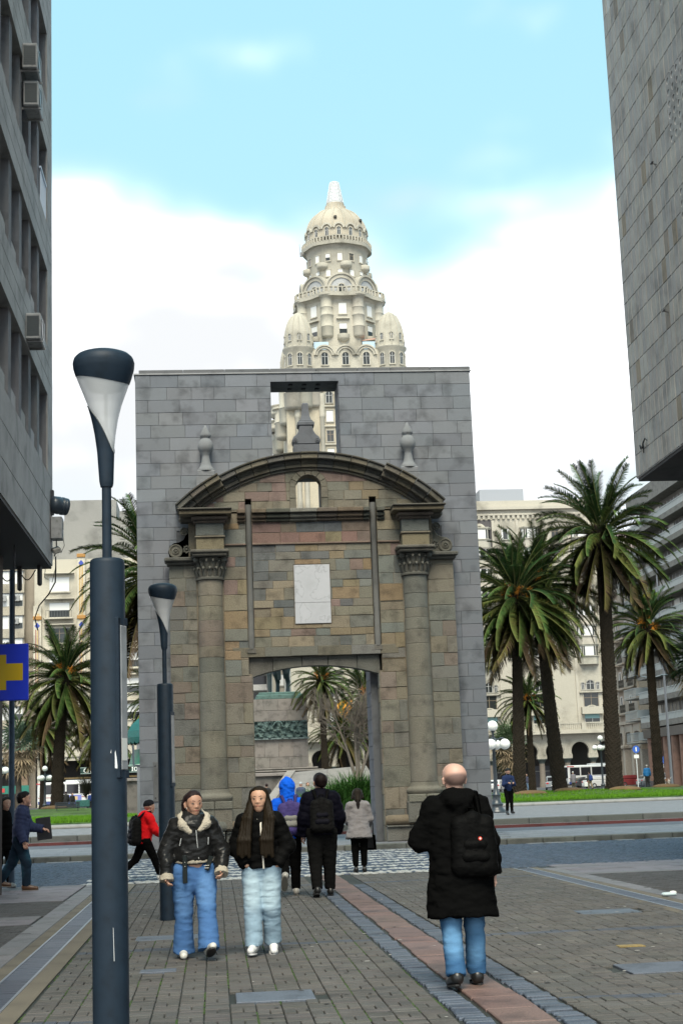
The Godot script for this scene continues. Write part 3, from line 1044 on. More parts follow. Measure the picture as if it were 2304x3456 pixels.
func stone_gate() -> void:
	var o := thing("stone_gate", "weathered brown stone gateway with columns, arched pediment and marble plaque", "gateway", Vector3(2.95, 0.15, GZ))
	var off := Transform3D(Basis(), -o.position)
	var cx := 2.975
	var cy := 5.83
	var R := 5.62
	# mortar core
	var b := MB.new()
	b.t = off
	b.col = Color(0.244, 0.208, 0.156)
	var zc := GZ - 0.02
	b.span(-1.17, 1.153, 0.15, 5.0, zc, -44.49)
	b.span(4.82, 7.12, 0.15, 5.0, zc, -44.49)
	b.span(-1.17, 1.06, 5.0, 8.35, zc, -44.49)
	b.span(4.915, 7.12, 5.0, 8.35, zc, -44.49)
	b.span(-0.6, 1.06, 8.35, 9.75, zc, -44.49)
	b.span(4.915, 6.55, 8.35, 9.75, zc, -44.49)
	b.span(1.245, 4.71, 5.48, 9.75, zc, -44.49)
	b.span(1.06, 1.245, 5.48, 9.75, zc - 0.16, -44.49)
	b.span(4.71, 4.915, 5.48, 9.75, zc - 0.16, -44.49)
	var tym := arc_pts(cx, cy, R - 0.35, asin((9.7 - cy) / (R - 0.35)), PI - asin((9.7 - cy) / (R - 0.35)), 28)
	var niche := rect_poly(2.57, 3.31, 9.5, 10.45)
	niche = PackedVector2Array([Vector2(2.57, 9.6), Vector2(3.31, 9.6)])
	niche.append_array(arc_pts(2.94, 10.44, 0.37, 0, PI, 14))
	var slots := [rect_poly(1.06, 1.245, 9.0, 10.12), rect_poly(4.71, 4.915, 9.0, 10.12)]
	# the tympanum mass in pieces round the niche and the two slots
	for piece in [rect_poly(-1.2, 1.06, 9.7, 12), rect_poly(1.06, 1.245, 10.12, 12), rect_poly(1.245, 2.57, 9.7, 12), rect_poly(2.57, 3.31, 10.4, 12), rect_poly(3.31, 4.71, 9.7, 12), rect_poly(4.71, 4.915, 10.12, 12), rect_poly(4.915, 7.2, 9.7, 12)]:
		for bit in Geometry2D.intersect_polygons(piece, tym):
			for bit2 in Geometry2D.clip_polygons(bit, niche):
				b.prism(bit2, -44.49, zc)
	part(o, "mortar_core", b, MAT.stone)
	# masonry
	var pz := func(poly: PackedVector2Array) -> PackedVector2Array:
		var r := PackedVector2Array()
		for p in poly: r.append(p - Vector2(o.position.x, o.position.y))
		return r
	masonry(o, pz.call(rect_poly(-1.18, -0.385, 0.15, 8.2)), [], Vector2(0.26, 0.5), Vector2(0.32, 0.8), 0.0, PAL_LOW)
	masonry(o, pz.call(rect_poly(6.345, 7.13, 0.15, 8.2)), [], Vector2(0.26, 0.5), Vector2(0.36, 0.8), 0.0, PAL_LOW)
	masonry(o, pz.call(rect_poly(0.385, 1.153, 0.15, 4.95)), [], Vector2(0.3, 0.62), Vector2(0.3, 0.75), 0.0, PAL_LOW)
	masonry(o, pz.call(rect_poly(4.835, 5.60, 0.15, 4.95)), [], Vector2(0.3, 0.62), Vector2(0.3, 0.75), 0.0, PAL_LOW)
	masonry(o, pz.call(rect_poly(0.385, 1.06, 4.95, 9.4)), [], Vector2(0.26, 0.55), Vector2(0.32, 0.7), 0.0, PAL_HIGH)
	masonry(o, pz.call(rect_poly(4.915, 5.60, 4.95, 9.4)), [], Vector2(0.26, 0.55), Vector2(0.32, 0.7), 0.0, PAL_HIGH)
	var plaque := rect_poly(2.42, 3.49, 6.39, 8.15)
	masonry(o, pz.call(rect_poly(1.245, 4.71, 5.75, 8.75)), [pz.call(plaque)], Vector2(0.2, 0.36), Vector2(0.35, 0.85), 0.0, PAL_HIGH)
	masonry(o, pz.call(rect_poly(1.245, 4.71, 8.79, 9.42)), [], Vector2(0.30, 0.32), Vector2(0.42, 0.85), 0.0, [Color(0.234, 0.150, 0.129), Color(0.208, 0.166, 0.135), Color(0.244, 0.208, 0.135), Color(0.129, 0.140, 0.150), Color(0.260, 0.156, 0.125)])
	masonry(o, pz.call(rect_poly(0.6, 5.4, 5.48, 5.76)), [], Vector2(0.28, 0.29), Vector2(0.5, 1.0), 0.012, [Color(0.218, 0.213, 0.197), Color(0.181, 0.177, 0.145), Color(0.197, 0.181, 0.135)])
	var holes := [pz.call(niche), pz.call(slots[0]), pz.call(slots[1])]
	var ring := PackedVector2Array([Vector2(2.38, 9.6), Vector2(3.50, 9.6)])
	ring.append_array(arc_pts(2.94, 10.44, 0.56, 0, PI, 16))
	holes.append(pz.call(ring))
	var tym2 := arc_pts(cx, cy, R - 0.5, asin((9.8 - cy) / (R - 0.5)), PI - asin((9.8 - cy) / (R - 0.5)), 28)
	masonry(o, pz.call(tym2), holes, Vector2(0.24, 0.3), Vector2(0.4, 0.8), 0.0, [PAL_LOW[0], PAL_LOW[1], PAL_LOW[3], PAL_HIGH[1], PAL_HIGH[2]])
	# surround of the small arched window
	for k in 7:
		var a0 := PI * k / 7
		var a1 := PI * (k + 1) / 7
		var q := arc_pts(2.94, 10.44, 0.555, a0 + 0.012, a1 - 0.012, 3)
		var r := arc_pts(2.94, 10.44, 0.372, a1 - 0.012, a0 + 0.012, 3)
		q.append_array(r)
		b = MB.new(); b.t = off
		b.col = vary(Color(0.208, 0.192, 0.150), 0.08)
		b.prism(q, -44.49, GZ + 0.03, 0.012)
		part(o, "voussoir", b, MAT.stone)
	for s in [2.38, 3.312]:
		for k in 2:
			b = MB.new(); b.t = off
			b.col = vary(Color(0.202, 0.187, 0.145), 0.08)
			b.span(s, s + 0.188, 9.8 + 0.325 * k, 9.8 + 0.325 * (k + 1) - 0.008, GZ + (0.03 if k == 0 else 0.045), -44.49)
			part(o, "window_jamb", b, MAT.stone)
	# chain slots with the grey posts that stand in them
	for s in [1.1525, 4.8125]:
		b = MB.new(); b.t = off
		b.col = Color(0.161, 0.161, 0.156)
		b.lathe([Vector2(0.09, 5.72), Vector2(0.09, 6.2), Vector2(0.085, 6.21), Vector2(0.085, 8.9), Vector2(0.09, 8.91), Vector2(0.09, 9.95)], 16, Vector3(s, 0, GZ - 0.045))
		part(o, "slot_post", b, MAT.granite)
		b = MB.new(); b.t = off
		b.col = Color(0.021, 0.021, 0.021)
		b.span(s - 0.093, s + 0.093, 9.7, 10.13, GZ - 0.3, GZ - 0.32)
		b.col = Color(0.166, 0.156, 0.135)
		b.span(s - 0.12, s + 0.12, 5.6, 5.73, GZ + 0.03, GZ - 0.2)
		part(o, "slot_foot", b, MAT.stone)
	# the shallow arch over the passage
	var acx := 2.99
	var aR := 5.98
	var acy := 5.20 - aR
	var xs := [1.07, 1.75, 2.6, 3.35, 4.2, 4.855]
	for k in 5:
		var q := PackedVector2Array()
		for i in 9:
			var x: float = lerpf(xs[k] + (0.006 if k > 0 else 0.0), xs[k + 1] - (0.006 if k < 4 else 0.0), i / 8.0)
			var yy := acy + sqrt(aR * aR - (x - acx) * (x - acx))
			if x < 1.16 or x > 4.83: yy = 4.9
			q.append(Vector2(x, yy))
		q.append(Vector2(xs[k + 1] - 0.006, 5.478))
		q.append(Vector2(xs[k] + 0.006, 5.478))
		b = MB.new(); b.t = off
		b.col = vary(Color(0.166, 0.161, 0.140), 0.08)
		b.prism(q, -44.49, GZ - 0.15 + 0.006 * k, 0.012)
		part(o, "arch_stone", b, MAT.stone)
	# jamb stones facing the passage
	for k in 11:
		for s in [1.147, 4.826]:
			b = MB.new(); b.t = off
			b.col = vary(PAL_LOW[k % 6], 0.1)
			b.bbox(Vector3(s, 0.15 + 0.435 * k + 0.215, GZ - 0.25), Vector3(0.05, 0.42, 0.44), 0.012)
			part(o, "jamb_stone", b, MAT.stone)
	# marble plaque in two pieces
	for q in [[7.02, 8.13], [6.41, 7.013]]:
		b = MB.new(); b.t = off
		b.col = Color(0.436, 0.446, 0.467)
		b.bbox(Vector3(2.955, (q[0] + q[1]) / 2, GZ + 0.005), Vector3(1.04, q[1] - q[0], 0.06), 0.006)
		part(o, "marble_plaque", b, MAT.marble)
	# half columns
	for s in [0.0, 5.975]:
		var C := Vector3(s, 0, GZ - 0.03)
		var y := 1.78
		while y < 7.72:
			var h := rnd(0.5, 1.15) if y < 5.0 else rnd(0.24, 0.5)
			if 7.72 - (y + h) < 0.2: h = 7.72 - y
			b = MB.new(); b.t = off
			b.col = vary(PAL_LOW[rng.randi() % 6], 0.09)
			var r0 := lerpf(0.385, 0.345, (y - 1.78) / 6.0) + rnd(-0.006, 0.006)
			b.lathe([Vector2(r0 - 0.007, y + 0.002), Vector2(r0, y + 0.009), Vector2(r0, y + 0.02), Vector2(r0, y + h - 0.02), Vector2(r0, y + h - 0.009), Vector2(r0 - 0.007, y + h - 0.002)], 28, C, true, -PI / 2, PI / 2)
			part(o, "column_drum", b, MAT.stone)
			y += h
		b = MB.new(); b.t = off
		b.col = vary(PAL_LOW[1], 0.05)
		b.lathe([Vector2(0.41, 1.78), Vector2(0.42, 1.68), Vector2(0.44, 1.64), Vector2(0.49, 1.62), Vector2(0.52, 1.56), Vector2(0.51, 1.49), Vector2(0.46, 1.45), Vector2(0.46, 1.44)], 28, C, true, -PI / 2, PI / 2)
		part(o, "column_base", b, MAT.stone)
		b = MB.new(); b.t = off
		b.col = vary(PAL_LOW[0], 0.05)
		b.bbox(Vector3(s - 0.26, 1.33, GZ + 0.16), Vector3(0.5, 0.22, 0.62), 0.02)
		b.bbox(Vector3(s + 0.25, 1.33, GZ + 0.16), Vector3(0.5, 0.22, 0.62), 0.02)
		part(o, "plinth_stone", b, MAT.stone)
		for q in [[-0.27, 0.53, 0.5, 1.21], [0.24, 0.49, 0.5, 1.21]]:
			b = MB.new(); b.t = off
			b.col = vary(PAL_LOW[rng.randi() % 6], 0.08)
			b.bbox(Vector3(s + q[0], (q[2] + q[3]) / 2 + 0.1, GZ + 0.14), Vector3(q[1], q[3] - q[2] - 0.12, 0.6), 0.02)
			part(o, "pedestal_stone", b, MAT.stone)
		# capital: bell, two rows of curled leaves, corner scrolls, abacus
		b = MB.new(); b.t = off
		b.col = Color(0.140, 0.135, 0.116)
		b.lathe([Vector2(0.365, 7.72), Vector2(0.41, 7.74), Vector2(0.415, 7.79), Vector2(0.37, 7.82), Vector2(0.345, 7.85), Vector2(0.35, 8.0), Vector2(0.38, 8.2), Vector2(0.45, 8.36)], 28, C, true, -PI / 2, PI / 2)
		for row in 2:
			for i in 9:
				var a := -PI / 2 + PI * (i + 0.5 * row) / 8.0
				if a > PI / 2 + 0.05: continue
				var dir := Vector3(sin(a), 0, cos(a))
				var y0 := 7.83 + 0.22 * row
				b.tube([C + dir * 0.35 + Vector3(0, y0, 0), C + dir * 0.385 + Vector3(0, y0 + 0.12, 0), C + dir * 0.43 + Vector3(0, y0 + 0.22, 0), C + dir * 0.49 + Vector3(0, y0 + 0.235, 0), C + dir * 0.5 + Vector3(0, y0 + 0.19, 0)], [0.055, 0.065, 0.055, 0.04, 0.015], 6)
		for a in [-0.85, 0.85]:
			var dir := Vector3(sin(a), 0, cos(a))
			b.ball(C + dir * 0.52 + Vector3(0, 8.3, 0), 0.085, 8, 6)
		part(o, "capital", b, MAT.stone)
		b = MB.new(); b.t = off
		b.col = Color(0.156, 0.145, 0.120)
		b.bbox(Vector3(s, 8.43, GZ + 0.17), Vector3(1.0, 0.1, 0.76), 0.03)
		b.bbox(Vector3(s, 8.52, GZ + 0.19), Vector3(1.12, 0.10, 0.84), 0.03)
		part(o, "abacus", b, MAT.stone)
		for q in [[8.58, 8.92, Color(0.244, 0.208, 0.135)], [8.99, 9.36, Color(0.156, 0.166, 0.156)]]:
			b = MB.new(); b.t = off
			b.col = q[2]
			b.bbox(Vector3(s + 0.02, (q[0] + q[1]) / 2, GZ + 0.12), Vector3(0.8, q[1] - q[0], 0.6), 0.012)
			part(o, "entablature_block", b, MAT.stone)
		b = MB.new(); b.t = off
		b.col = Color(0.208, 0.181, 0.135)
		b.bbox(Vector3(s + 0.02, 8.955, GZ + 0.135), Vector3(0.88, 0.06, 0.66), 0.02)
		b.col = Color(0.135, 0.109, 0.088)
		b.bbox(Vector3(s + 0.02, 9.40, GZ + 0.15), Vector3(0.92, 0.09, 0.7), 0.025)
		b.bbox(Vector3(s + 0.02, 9.49, GZ + 0.20), Vector3(1.05, 0.10, 0.8), 0.03)
		part(o, "moulding", b, MAT.stone)
		var e := -1.0 if s < 1 else 1.0
		b = MB.new(); b.t = off
		b.col = Color(0.197, 0.161, 0.109)
		b.bbox(Vector3(s + e * 0.1, 9.63, GZ + 0.28), Vector3(1.5, 0.12, 0.9), 0.02)
		b.col = Color(0.120, 0.109, 0.088)
		b.bbox(Vector3(s + e * 0.12, 9.725, GZ + 0.32), Vector3(1.56, 0.055, 0.97), 0.02)
		b.bbox(Vector3(s + e * 0.62, 9.55, GZ + 0.0), Vector3(0.5, 0.2, 0.5), 0.06)
		part(o, "cornice_stone", b, MAT.stone)
	# the level cornice between them
	var x := 0.82
	var k := 0
	while x < 5.15:
		var w := minf(rnd(0.55, 0.9), 5.15 - x)
		if 5.15 - x - w < 0.3: w = 5.15 - x
		for seg in [[x, x + w]]:
			var cuts: Array = [[seg[0], seg[1]]]
			for sl in [[1.06, 1.245], [4.71, 4.915]]:
				var nx := []
				for q in cuts:
					if q[1] <= sl[0] or q[0] >= sl[1]: nx.append(q)
					else:
						if q[0] < sl[0] - 0.02: nx.append([q[0], sl[0]])
						if q[1] > sl[1] + 0.02: nx.append([sl[1], q[1]])
				cuts = nx
			for q in cuts:
				b = MB.new(); b.t = off
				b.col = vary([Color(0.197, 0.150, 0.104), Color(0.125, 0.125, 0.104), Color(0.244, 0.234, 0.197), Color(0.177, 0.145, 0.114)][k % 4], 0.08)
				var mx: float = (q[0] + q[1]) / 2
				var ww: float = q[1] - q[0] - 0.008
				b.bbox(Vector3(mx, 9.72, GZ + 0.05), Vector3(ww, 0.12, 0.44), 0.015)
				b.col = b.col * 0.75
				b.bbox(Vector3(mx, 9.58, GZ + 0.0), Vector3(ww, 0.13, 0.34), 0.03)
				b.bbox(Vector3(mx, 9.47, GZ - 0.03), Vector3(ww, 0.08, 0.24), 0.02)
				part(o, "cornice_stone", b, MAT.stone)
		x += w
		k += 1
	b = MB.new(); b.t = off
	b.col = Color(0.234, 0.172, 0.135)
	for q in [[0.42, 1.06], [1.245, 4.71], [4.915, 5.56]]:
		b.bbox(Vector3((q[0] + q[1]) / 2, 8.77, GZ + 0.0), Vector3(q[1] - q[0], 0.055, 0.1), 0.015)
	part(o, "string_course", b, MAT.stone)
	# curved pediment, stone by stone
	var a_left := PI - asin((9.87 - cy) / R)
	var a_right := asin((9.87 - cy) / R)
	var n := 17
	for i in n:
		var a0 := lerpf(a_right, a_left, float(i) / n)
		var a1 := lerpf(a_right, a_left, float(i + 1) / n)
		var mid := cx + R * cos((a0 + a1) / 2)
		var outer := mid < 0.3 or mid > 5.4
		var z := 0.52 if outer else 0.34
		var up := 0.05 if outer else 0.0
		b = MB.new(); b.t = off
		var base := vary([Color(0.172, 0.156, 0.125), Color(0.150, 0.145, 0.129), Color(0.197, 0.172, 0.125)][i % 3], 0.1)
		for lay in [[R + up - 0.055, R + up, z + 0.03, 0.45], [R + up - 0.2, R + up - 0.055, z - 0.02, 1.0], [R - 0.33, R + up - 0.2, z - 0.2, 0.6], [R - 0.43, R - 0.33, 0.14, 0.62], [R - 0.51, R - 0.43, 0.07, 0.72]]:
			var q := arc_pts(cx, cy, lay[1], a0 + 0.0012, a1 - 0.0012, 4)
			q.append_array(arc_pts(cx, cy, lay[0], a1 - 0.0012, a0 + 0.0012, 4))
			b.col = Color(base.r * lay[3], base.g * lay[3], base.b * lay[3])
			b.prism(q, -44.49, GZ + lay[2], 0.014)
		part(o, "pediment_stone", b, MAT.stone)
	# side ledges and scrolls
	for e in [-1.0, 1.0]:
		var mid := 2.975
		b = MB.new(); b.t = off
		b.col = Color(0.120, 0.114, 0.099)
		var lx: float = mid + e * 3.78
		b.bbox(Vector3(lx, 8.25, GZ - 0.1), Vector3(0.88, 0.09, 0.5), 0.025)
		b.bbox(Vector3(lx + e * 0.03, 8.35, GZ - 0.06), Vector3(0.94, 0.12, 0.6), 0.03)
		part(o, "ledge", b, MAT.stone)
		b = MB.new()
		b.t = Transform3D(Basis(Vector3(e, 0, 0), Vector3.UP, Vector3.BACK), Vector3(mid, 0, GZ) - o.position)
		b.col = Color(0.161, 0.156, 0.129)
		var pr := PackedVector2Array([Vector2(3.38, 8.41), Vector2(4.05, 8.41), Vector2(4.14, 8.5), Vector2(4.17, 8.62), Vector2(4.12, 8.78), Vector2(4.0, 8.87), Vector2(3.84, 8.9), Vector2(3.72, 8.97), Vector2(3.66, 9.08), Vector2(3.66, 9.2), Vector2(3.58, 9.34), Vector2(3.38, 9.36)])
		b.prism(pr, -0.35, -0.05, 0.03)
		for q in [[3.95, 8.63, 0.2], [3.70, 9.2, 0.12]]:
			b.t = Transform3D(Basis(Vector3.RIGHT, PI / 2), Vector3(mid + e * q[0], q[1], GZ - 0.06) - o.position)
			var r: float = q[2]
			b.lathe([Vector2(r, 0), Vector2(r, 0.05), Vector2(r * 0.85, 0.06), Vector2(r * 0.72, 0.03), Vector2(r * 0.55, 0.03), Vector2(r * 0.45, 0.06), Vector2(r * 0.3, 0.06), Vector2(r * 0.22, 0.03), Vector2(r * 0.15, 0.07), Vector2(0, 0.075)], 20)
		b.t = Transform3D(Basis(), Vector3(mid, 0, GZ) - o.position)
		for i in 8:
			var an := i * 0.8
			b.ball(Vector3(e * (3.63 + 0.08 * cos(an)), 8.67 + 0.09 * sin(an), -0.04), 0.04, 7, 5)
		b.ball(Vector3(e * 3.63, 8.67, -0.03), 0.045, 7, 5)
		part(o, "scroll", b, MAT.stone)
		# big roll moulding at the foot
		for q in [[1.85, 2.68, 0], [2.70, 3.3, 1], [3.3, 4.2, 0]]:
			b = MB.new(); b.t = off
			b.col = vary([Color(0.229, 0.181, 0.129), Color(0.161, 0.161, 0.135)][q[2]], 0.06)
			var fz := GZ + (0.3 if q[2] == 1 else 0.22)
			if q[0] > 2.6: fz += 0.22
			var xa: float = mid + e * q[0]; var xb: float = mid + e * q[1]
			b.tube([Vector3(xa, 0.74, fz - 0.02), Vector3(lerpf(xa, xb, 0.08), 0.74, fz), Vector3(lerpf(xa, xb, 0.92), 0.74, fz), Vector3(xb, 0.74, fz - 0.02)], [0.12, 0.145, 0.145, 0.12], 14)
			part(o, "base_roll", b, MAT.stone)
			b = MB.new(); b.t = off
			b.col = vary(PAL_LOW[4], 0.1)
			b.bbox(Vector3((xa + xb) / 2, 0.38, fz - 0.27), Vector3(absf(xb - xa) - 0.012, 0.45, 0.62), 0.02)
			b.bbox(Vector3((xa + xb) / 2, 0.57, fz - 0.22), Vector3(absf(xb - xa) - 0.012, 0.05, 0.66), 0.015)
			part(o, "base_stone", b, MAT.stone)

# ---------------------------------------------------------------- the two buildings that flank the street
func left_building() -> void:
	rng.seed = 707
	var o := thing("concrete_office_building", "grey concrete building on stilts overhanging the left side of the street, with deep window bays", "building", Vector3(-6, 0, -13))
	var off := Transform3D(Basis(), -o.position)
	var X := -3.12
	var zs := -30.5
	var conc := Color(0.48, 0.46, 0.45)
	for k in 7:
		var y0 := 9.54 + 2.56 * (k - 1)
		var y1 := y0 + 1.0
		if k == 0: y0 = 6.24
		if k == 0: y1 = 7.98
		var b := MB.new(); b.t = off
		b.col = vary(conc, 0.04)
		var n := 3
		for i in n:
			var a := lerpf(y0, y1, float(i) / n)
			var c := lerpf(y0, y1, float(i + 1) / n) - 0.016
			b.span(X - 0.6, X, a, c, -9.0, zs + 0.0)
		b.span(X - 0.6, X - 0.02, y0, y1 - 0.02, -9.0, zs + 0.01)
		part(o, "spandrel_band", b, MAT.concrete)
		if k > 0:
			y1 = y0
			y0 = y1 - 1.56
	# window bays
	for k in 6:
		var y0 := 7.98 + 2.56 * k
		var y1 := y0 + 1.56
		var b := MB.new(); b.t = off
		b.col = vary(conc, 0.04)
		b.span(X - 0.6, X, y0, y1, zs, zs + 0.9)
		part(o, "corner_strip", b, MAT.concrete)
		for j in 15:
			var z := zs + 0.9 + 1.37 * j
			b = MB.new(); b.t = off
			b.col = vary(Color(0.30, 0.30, 0.32), 0.08)
			b.span(X - 0.6, X - 0.05, y0, y1, z + 1.02, z + 1.37)
			part(o, "pier", b, MAT.pebbledash)
			if j == 0:
				b = MB.new(); b.t = off
				b.col = Color(0.30, 0.30, 0.32)
				b.span(X - 0.6, X - 0.03, y0, y1 - 0.02, z, z + 0.02)
				part(o, "pier", b, MAT.pebbledash)
			if j < 8:
				b = MB.new(); b.t = off
				b.col = vary(conc, 0.05)
				b.span(X - 0.55, X - 0.10, y0, y0 + 0.42, z + 0.02, z + 1.02)
				part(o, "sill_panel", b, MAT.concrete)
				b = MB.new(); b.t = off
				b.col = Color(0.10, 0.13, 0.2)
				for q in [[0.05, 0.09], [0.49, 0.53], [0.93, 0.97]]:
					b.span(X - 0.58, X - 0.52, y0 + 0.42, y1, z + q[0], z + q[1])
				part(o, "window_frame", b, MAT.gloss)
	var g := MB.new(); g.t = off
	g.col = Color(0.02, 0.025, 0.03)
	g.span(X - 0.64, X - 0.6, 7.0, 23.0, -9.0, zs + 0.3)
	part(o, "window_glass", g, MAT.dark_glass)
	var c := MB.new(); c.t = off
	c.col = conc
	c.span(-16, X - 0.65, 6.30, 23.6, -9.0, zs)
	part(o, "body", c, MAT.concrete)
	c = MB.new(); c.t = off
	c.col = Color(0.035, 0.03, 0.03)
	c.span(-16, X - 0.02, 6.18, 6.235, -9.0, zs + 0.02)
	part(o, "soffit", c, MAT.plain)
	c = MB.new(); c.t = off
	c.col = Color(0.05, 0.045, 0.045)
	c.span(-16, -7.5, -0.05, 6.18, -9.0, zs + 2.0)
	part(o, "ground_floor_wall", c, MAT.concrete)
	for j in 4:
		c = MB.new(); c.t = off
		c.col = Color(0.055, 0.04, 0.035)
		c.bbox(Vector3(-4.12, 3.08, -28.6 + 5.6 * j), Vector3(0.5, 6.25, 0.5), 0.03)
		part(o, "column", c, MAT.paint)
	# hangers and hooks under the soffit
	for p in [[-3.32, -30.0, 0.42], [-3.72, -30.1, 0.5]]:
		c = MB.new(); c.t = off
		c.col = Color(0.03, 0.03, 0.03)
		c.bbox(Vector3(p[0], 6.2 - p[2] / 2, p[1]), Vector3(0.09, p[2], 0.12), 0.03)
		part(o, "hanger", c, MAT.gloss)
		c = MB.new(); c.t = off
		var ps := []
		for i in 9: ps.append(Vector3(p[0] - 0.08 - 0.04 * i, 6.1 - 0.2 * sin(PI * i / 8.0), p[1]))
		c.col = Color(0.03, 0.03, 0.03)
		c.tube(ps, [0.012, 0.012, 0.012, 0.012, 0.012, 0.012, 0.012, 0.012, 0.012], 5)
		part(o, "cable_loop", c, MAT.rubber)
	# balcony rail in the last bay
	c = MB.new(); c.t = off
	c.col = Color(0.5, 0.57, 0.68)
	for i in 9: c.span(X - 0.03, X - 0.01, 13.12, 13.82, -29.45 + 0.11 * i, -29.43 + 0.11 * i)
	c.span(X - 0.04, X, 13.82, 13.86, -29.5, -28.5)
	part(o, "window_rail", c, MAT.gloss)

	for s in [[14.45, -25.9, "upper air conditioner outside the top bays of the left concrete building"], [13.83, -26.1, "air conditioner hung right below another on the left concrete building"], [9.6, -26.4, "air conditioner by the corner of the left concrete building, level with the lamp top"]]:
		air_con(Vector3(-3.0, s[0], s[1]), PI / 2, s[2], 0.8)
	# projector, box and cable near the corner
	var t := thing("projector", "round black projector on the corner of the left concrete building", "projector", Vector3(-3.02, 7.42, -30.2))
	var b := MB.new()
	b.col = Color(0.035, 0.045, 0.06)
	b.t = Transform3D(Basis.from_euler(Vector3(0.1, 0.5, -PI / 2 - 0.1)), Vector3())
	b.lathe([Vector2(0, -0.14), Vector2(0.13, -0.14), Vector2(0.17, -0.08), Vector2(0.18, 0.06), Vector2(0.165, 0.08), Vector2(0.165, 0.10), Vector2(0.18, 0.11), Vector2(0.18, 0.15), Vector2(0.165, 0.16), Vector2(0.175, 0.18), Vector2(0.17, 0.23), Vector2(0.14, 0.23), Vector2(0.13, 0.18), Vector2(0, 0.18)], 28)
	part(t, "housing", b, MAT.gloss)
	b = MB.new()
	b.col = Color(0.03, 0.03, 0.035)
	b.bbox(Vector3(-0.07, 0.05, 0.0), Vector3(0.06, 0.5, 0.12), 0.01)
	part(t, "bracket", b, MAT.gloss)
	t = thing("junction_box", "white steel junction box below the black projector", "box", Vector3(-3.0, 6.74, -30.2))
	b = MB.new()
	b.col = Color(0.36, 0.36, 0.36)
	b.bbox(Vector3(0, 0.2, 0), Vector3(0.22, 0.44, 0.34), 0.012)
	part(t, "cabinet", b, MAT.paint)
	b = MB.new()
	b.col = Color(0.03, 0.03, 0.03)
	b.bbox(Vector3(0.112, 0.26, -0.05), Vector3(0.01, 0.14, 0.07), 0.003)
	part(t, "vent", b, MAT.plain)
	t = thing("camera_housing", "small white camera below the junction box at the building corner", "camera", Vector3(-3.02, 6.42, -30.25))
	b = MB.new()
	b.col = Color(0.4, 0.38, 0.34)
	b.t = Transform3D(Basis.from_euler(Vector3(0.3, 0.3, 0.35)), Vector3(0, 0.1, 0))
	b.bbox(Vector3(), Vector3(0.16, 0.11, 0.2), 0.02)
	part(t, "shell", b, MAT.paint)
	b = MB.new()
	b.col = Color(0.02, 0.02, 0.02)
	b.tube([Vector3(0, 0.3, 0), Vector3(0, 0.1, 0), Vector3(-0.04, -0.02, 0)], [0.012, 0.014, 0.012], 6)
	part(t, "stem", b, MAT.gloss)
	b = MB.new()
	b.col = Color(0.02, 0.02, 0.022)
	b.tube([Vector3(-3.04, 6.4, -30.3), Vector3(-3.04, 6.15, -30.32), Vector3(-3.06, 5.9, -30.4), Vector3(-3.2, 5.66, -30.45), Vector3(-3.38, 5.45, -30.45), Vector3(-3.46, 5.2, -30.4), Vector3(-3.4, 4.95, -30.38)], [0.014, 0.016, 0.016, 0.016, 0.014, 0.012, 0.014], 6)
	b.tube([Vector3(-2.9, 6.9, -30.2), Vector3(-2.86, 6.6, -30.2), Vector3(-2.93, 6.45, -30.22)], [0.006, 0.006, 0.006], 5)
	b.tube([Vector3(-3.25, 6.2, -30.4), Vector3(-3.27, 6.0, -30.4), Vector3(-3.12, 5.9, -30.4), Vector3(-3.05, 6.2, -30.4)], [0.007, 0.007, 0.007, 0.007], 5)
	var cb := part(self, "hanging_cable", b, MAT.rubber)
	tag(cb, "black cable hanging loose from the corner of the left building", "cable")

func air_con(p: Vector3, turn: float, label: String, s: float, group := "") -> Node3D:
	var t := thing("air_conditioner", label, "air conditioner", p, turn, group)
	var b := MB.new()
	b.col = Color(0.34, 0.34, 0.34)
	b.bbox(Vector3(0, 0.3 * s, 0), Vector3(0.85, 0.6, 0.34) * s, 0.02)
	part(t, "casing", b, MAT.paint)
	b = MB.new()
	b.col = Color(0.06, 0.065, 0.07)
	b.t = Transform3D(Basis(Vector3.RIGHT, PI / 2), Vector3(-0.1 * s, 0.3 * s, 0.171 * s))
	b.lathe([Vector2(0.24 * s, 0), Vector2(0.24 * s, 0.012), Vector2(0.2 * s, 0.012), Vector2(0.2 * s, 0.004), Vector2(0, 0.004)], 20, Vector3(), false)
	part(t, "fan_grille", b, MAT.gloss)
	for x in [-0.427, 0.427]:
		b = MB.new()
		b.col = Color(0.05, 0.055, 0.06)
		b.box(Vector3(x * s, 0.3 * s, 0.0), Vector3(0.004, 0.46 * s, 0.27 * s))
		for i in 9: b.box(Vector3(x * s, (0.1 + 0.05 * i) * s, 0.0), Vector3(0.012, 0.02 * s, 0.26 * s))
		part(t, "side_louvres", b, MAT.gloss)
	for x in [-0.3, 0.3]:
		b = MB.new()
		b.col = Color(0.2, 0.2, 0.2)
		b.box(Vector3(x * s, -0.02 * s, -0.05 * s), Vector3(0.04, 0.04, 0.5) * s)
		part(t, "bracket", b, MAT.gloss)
	return t

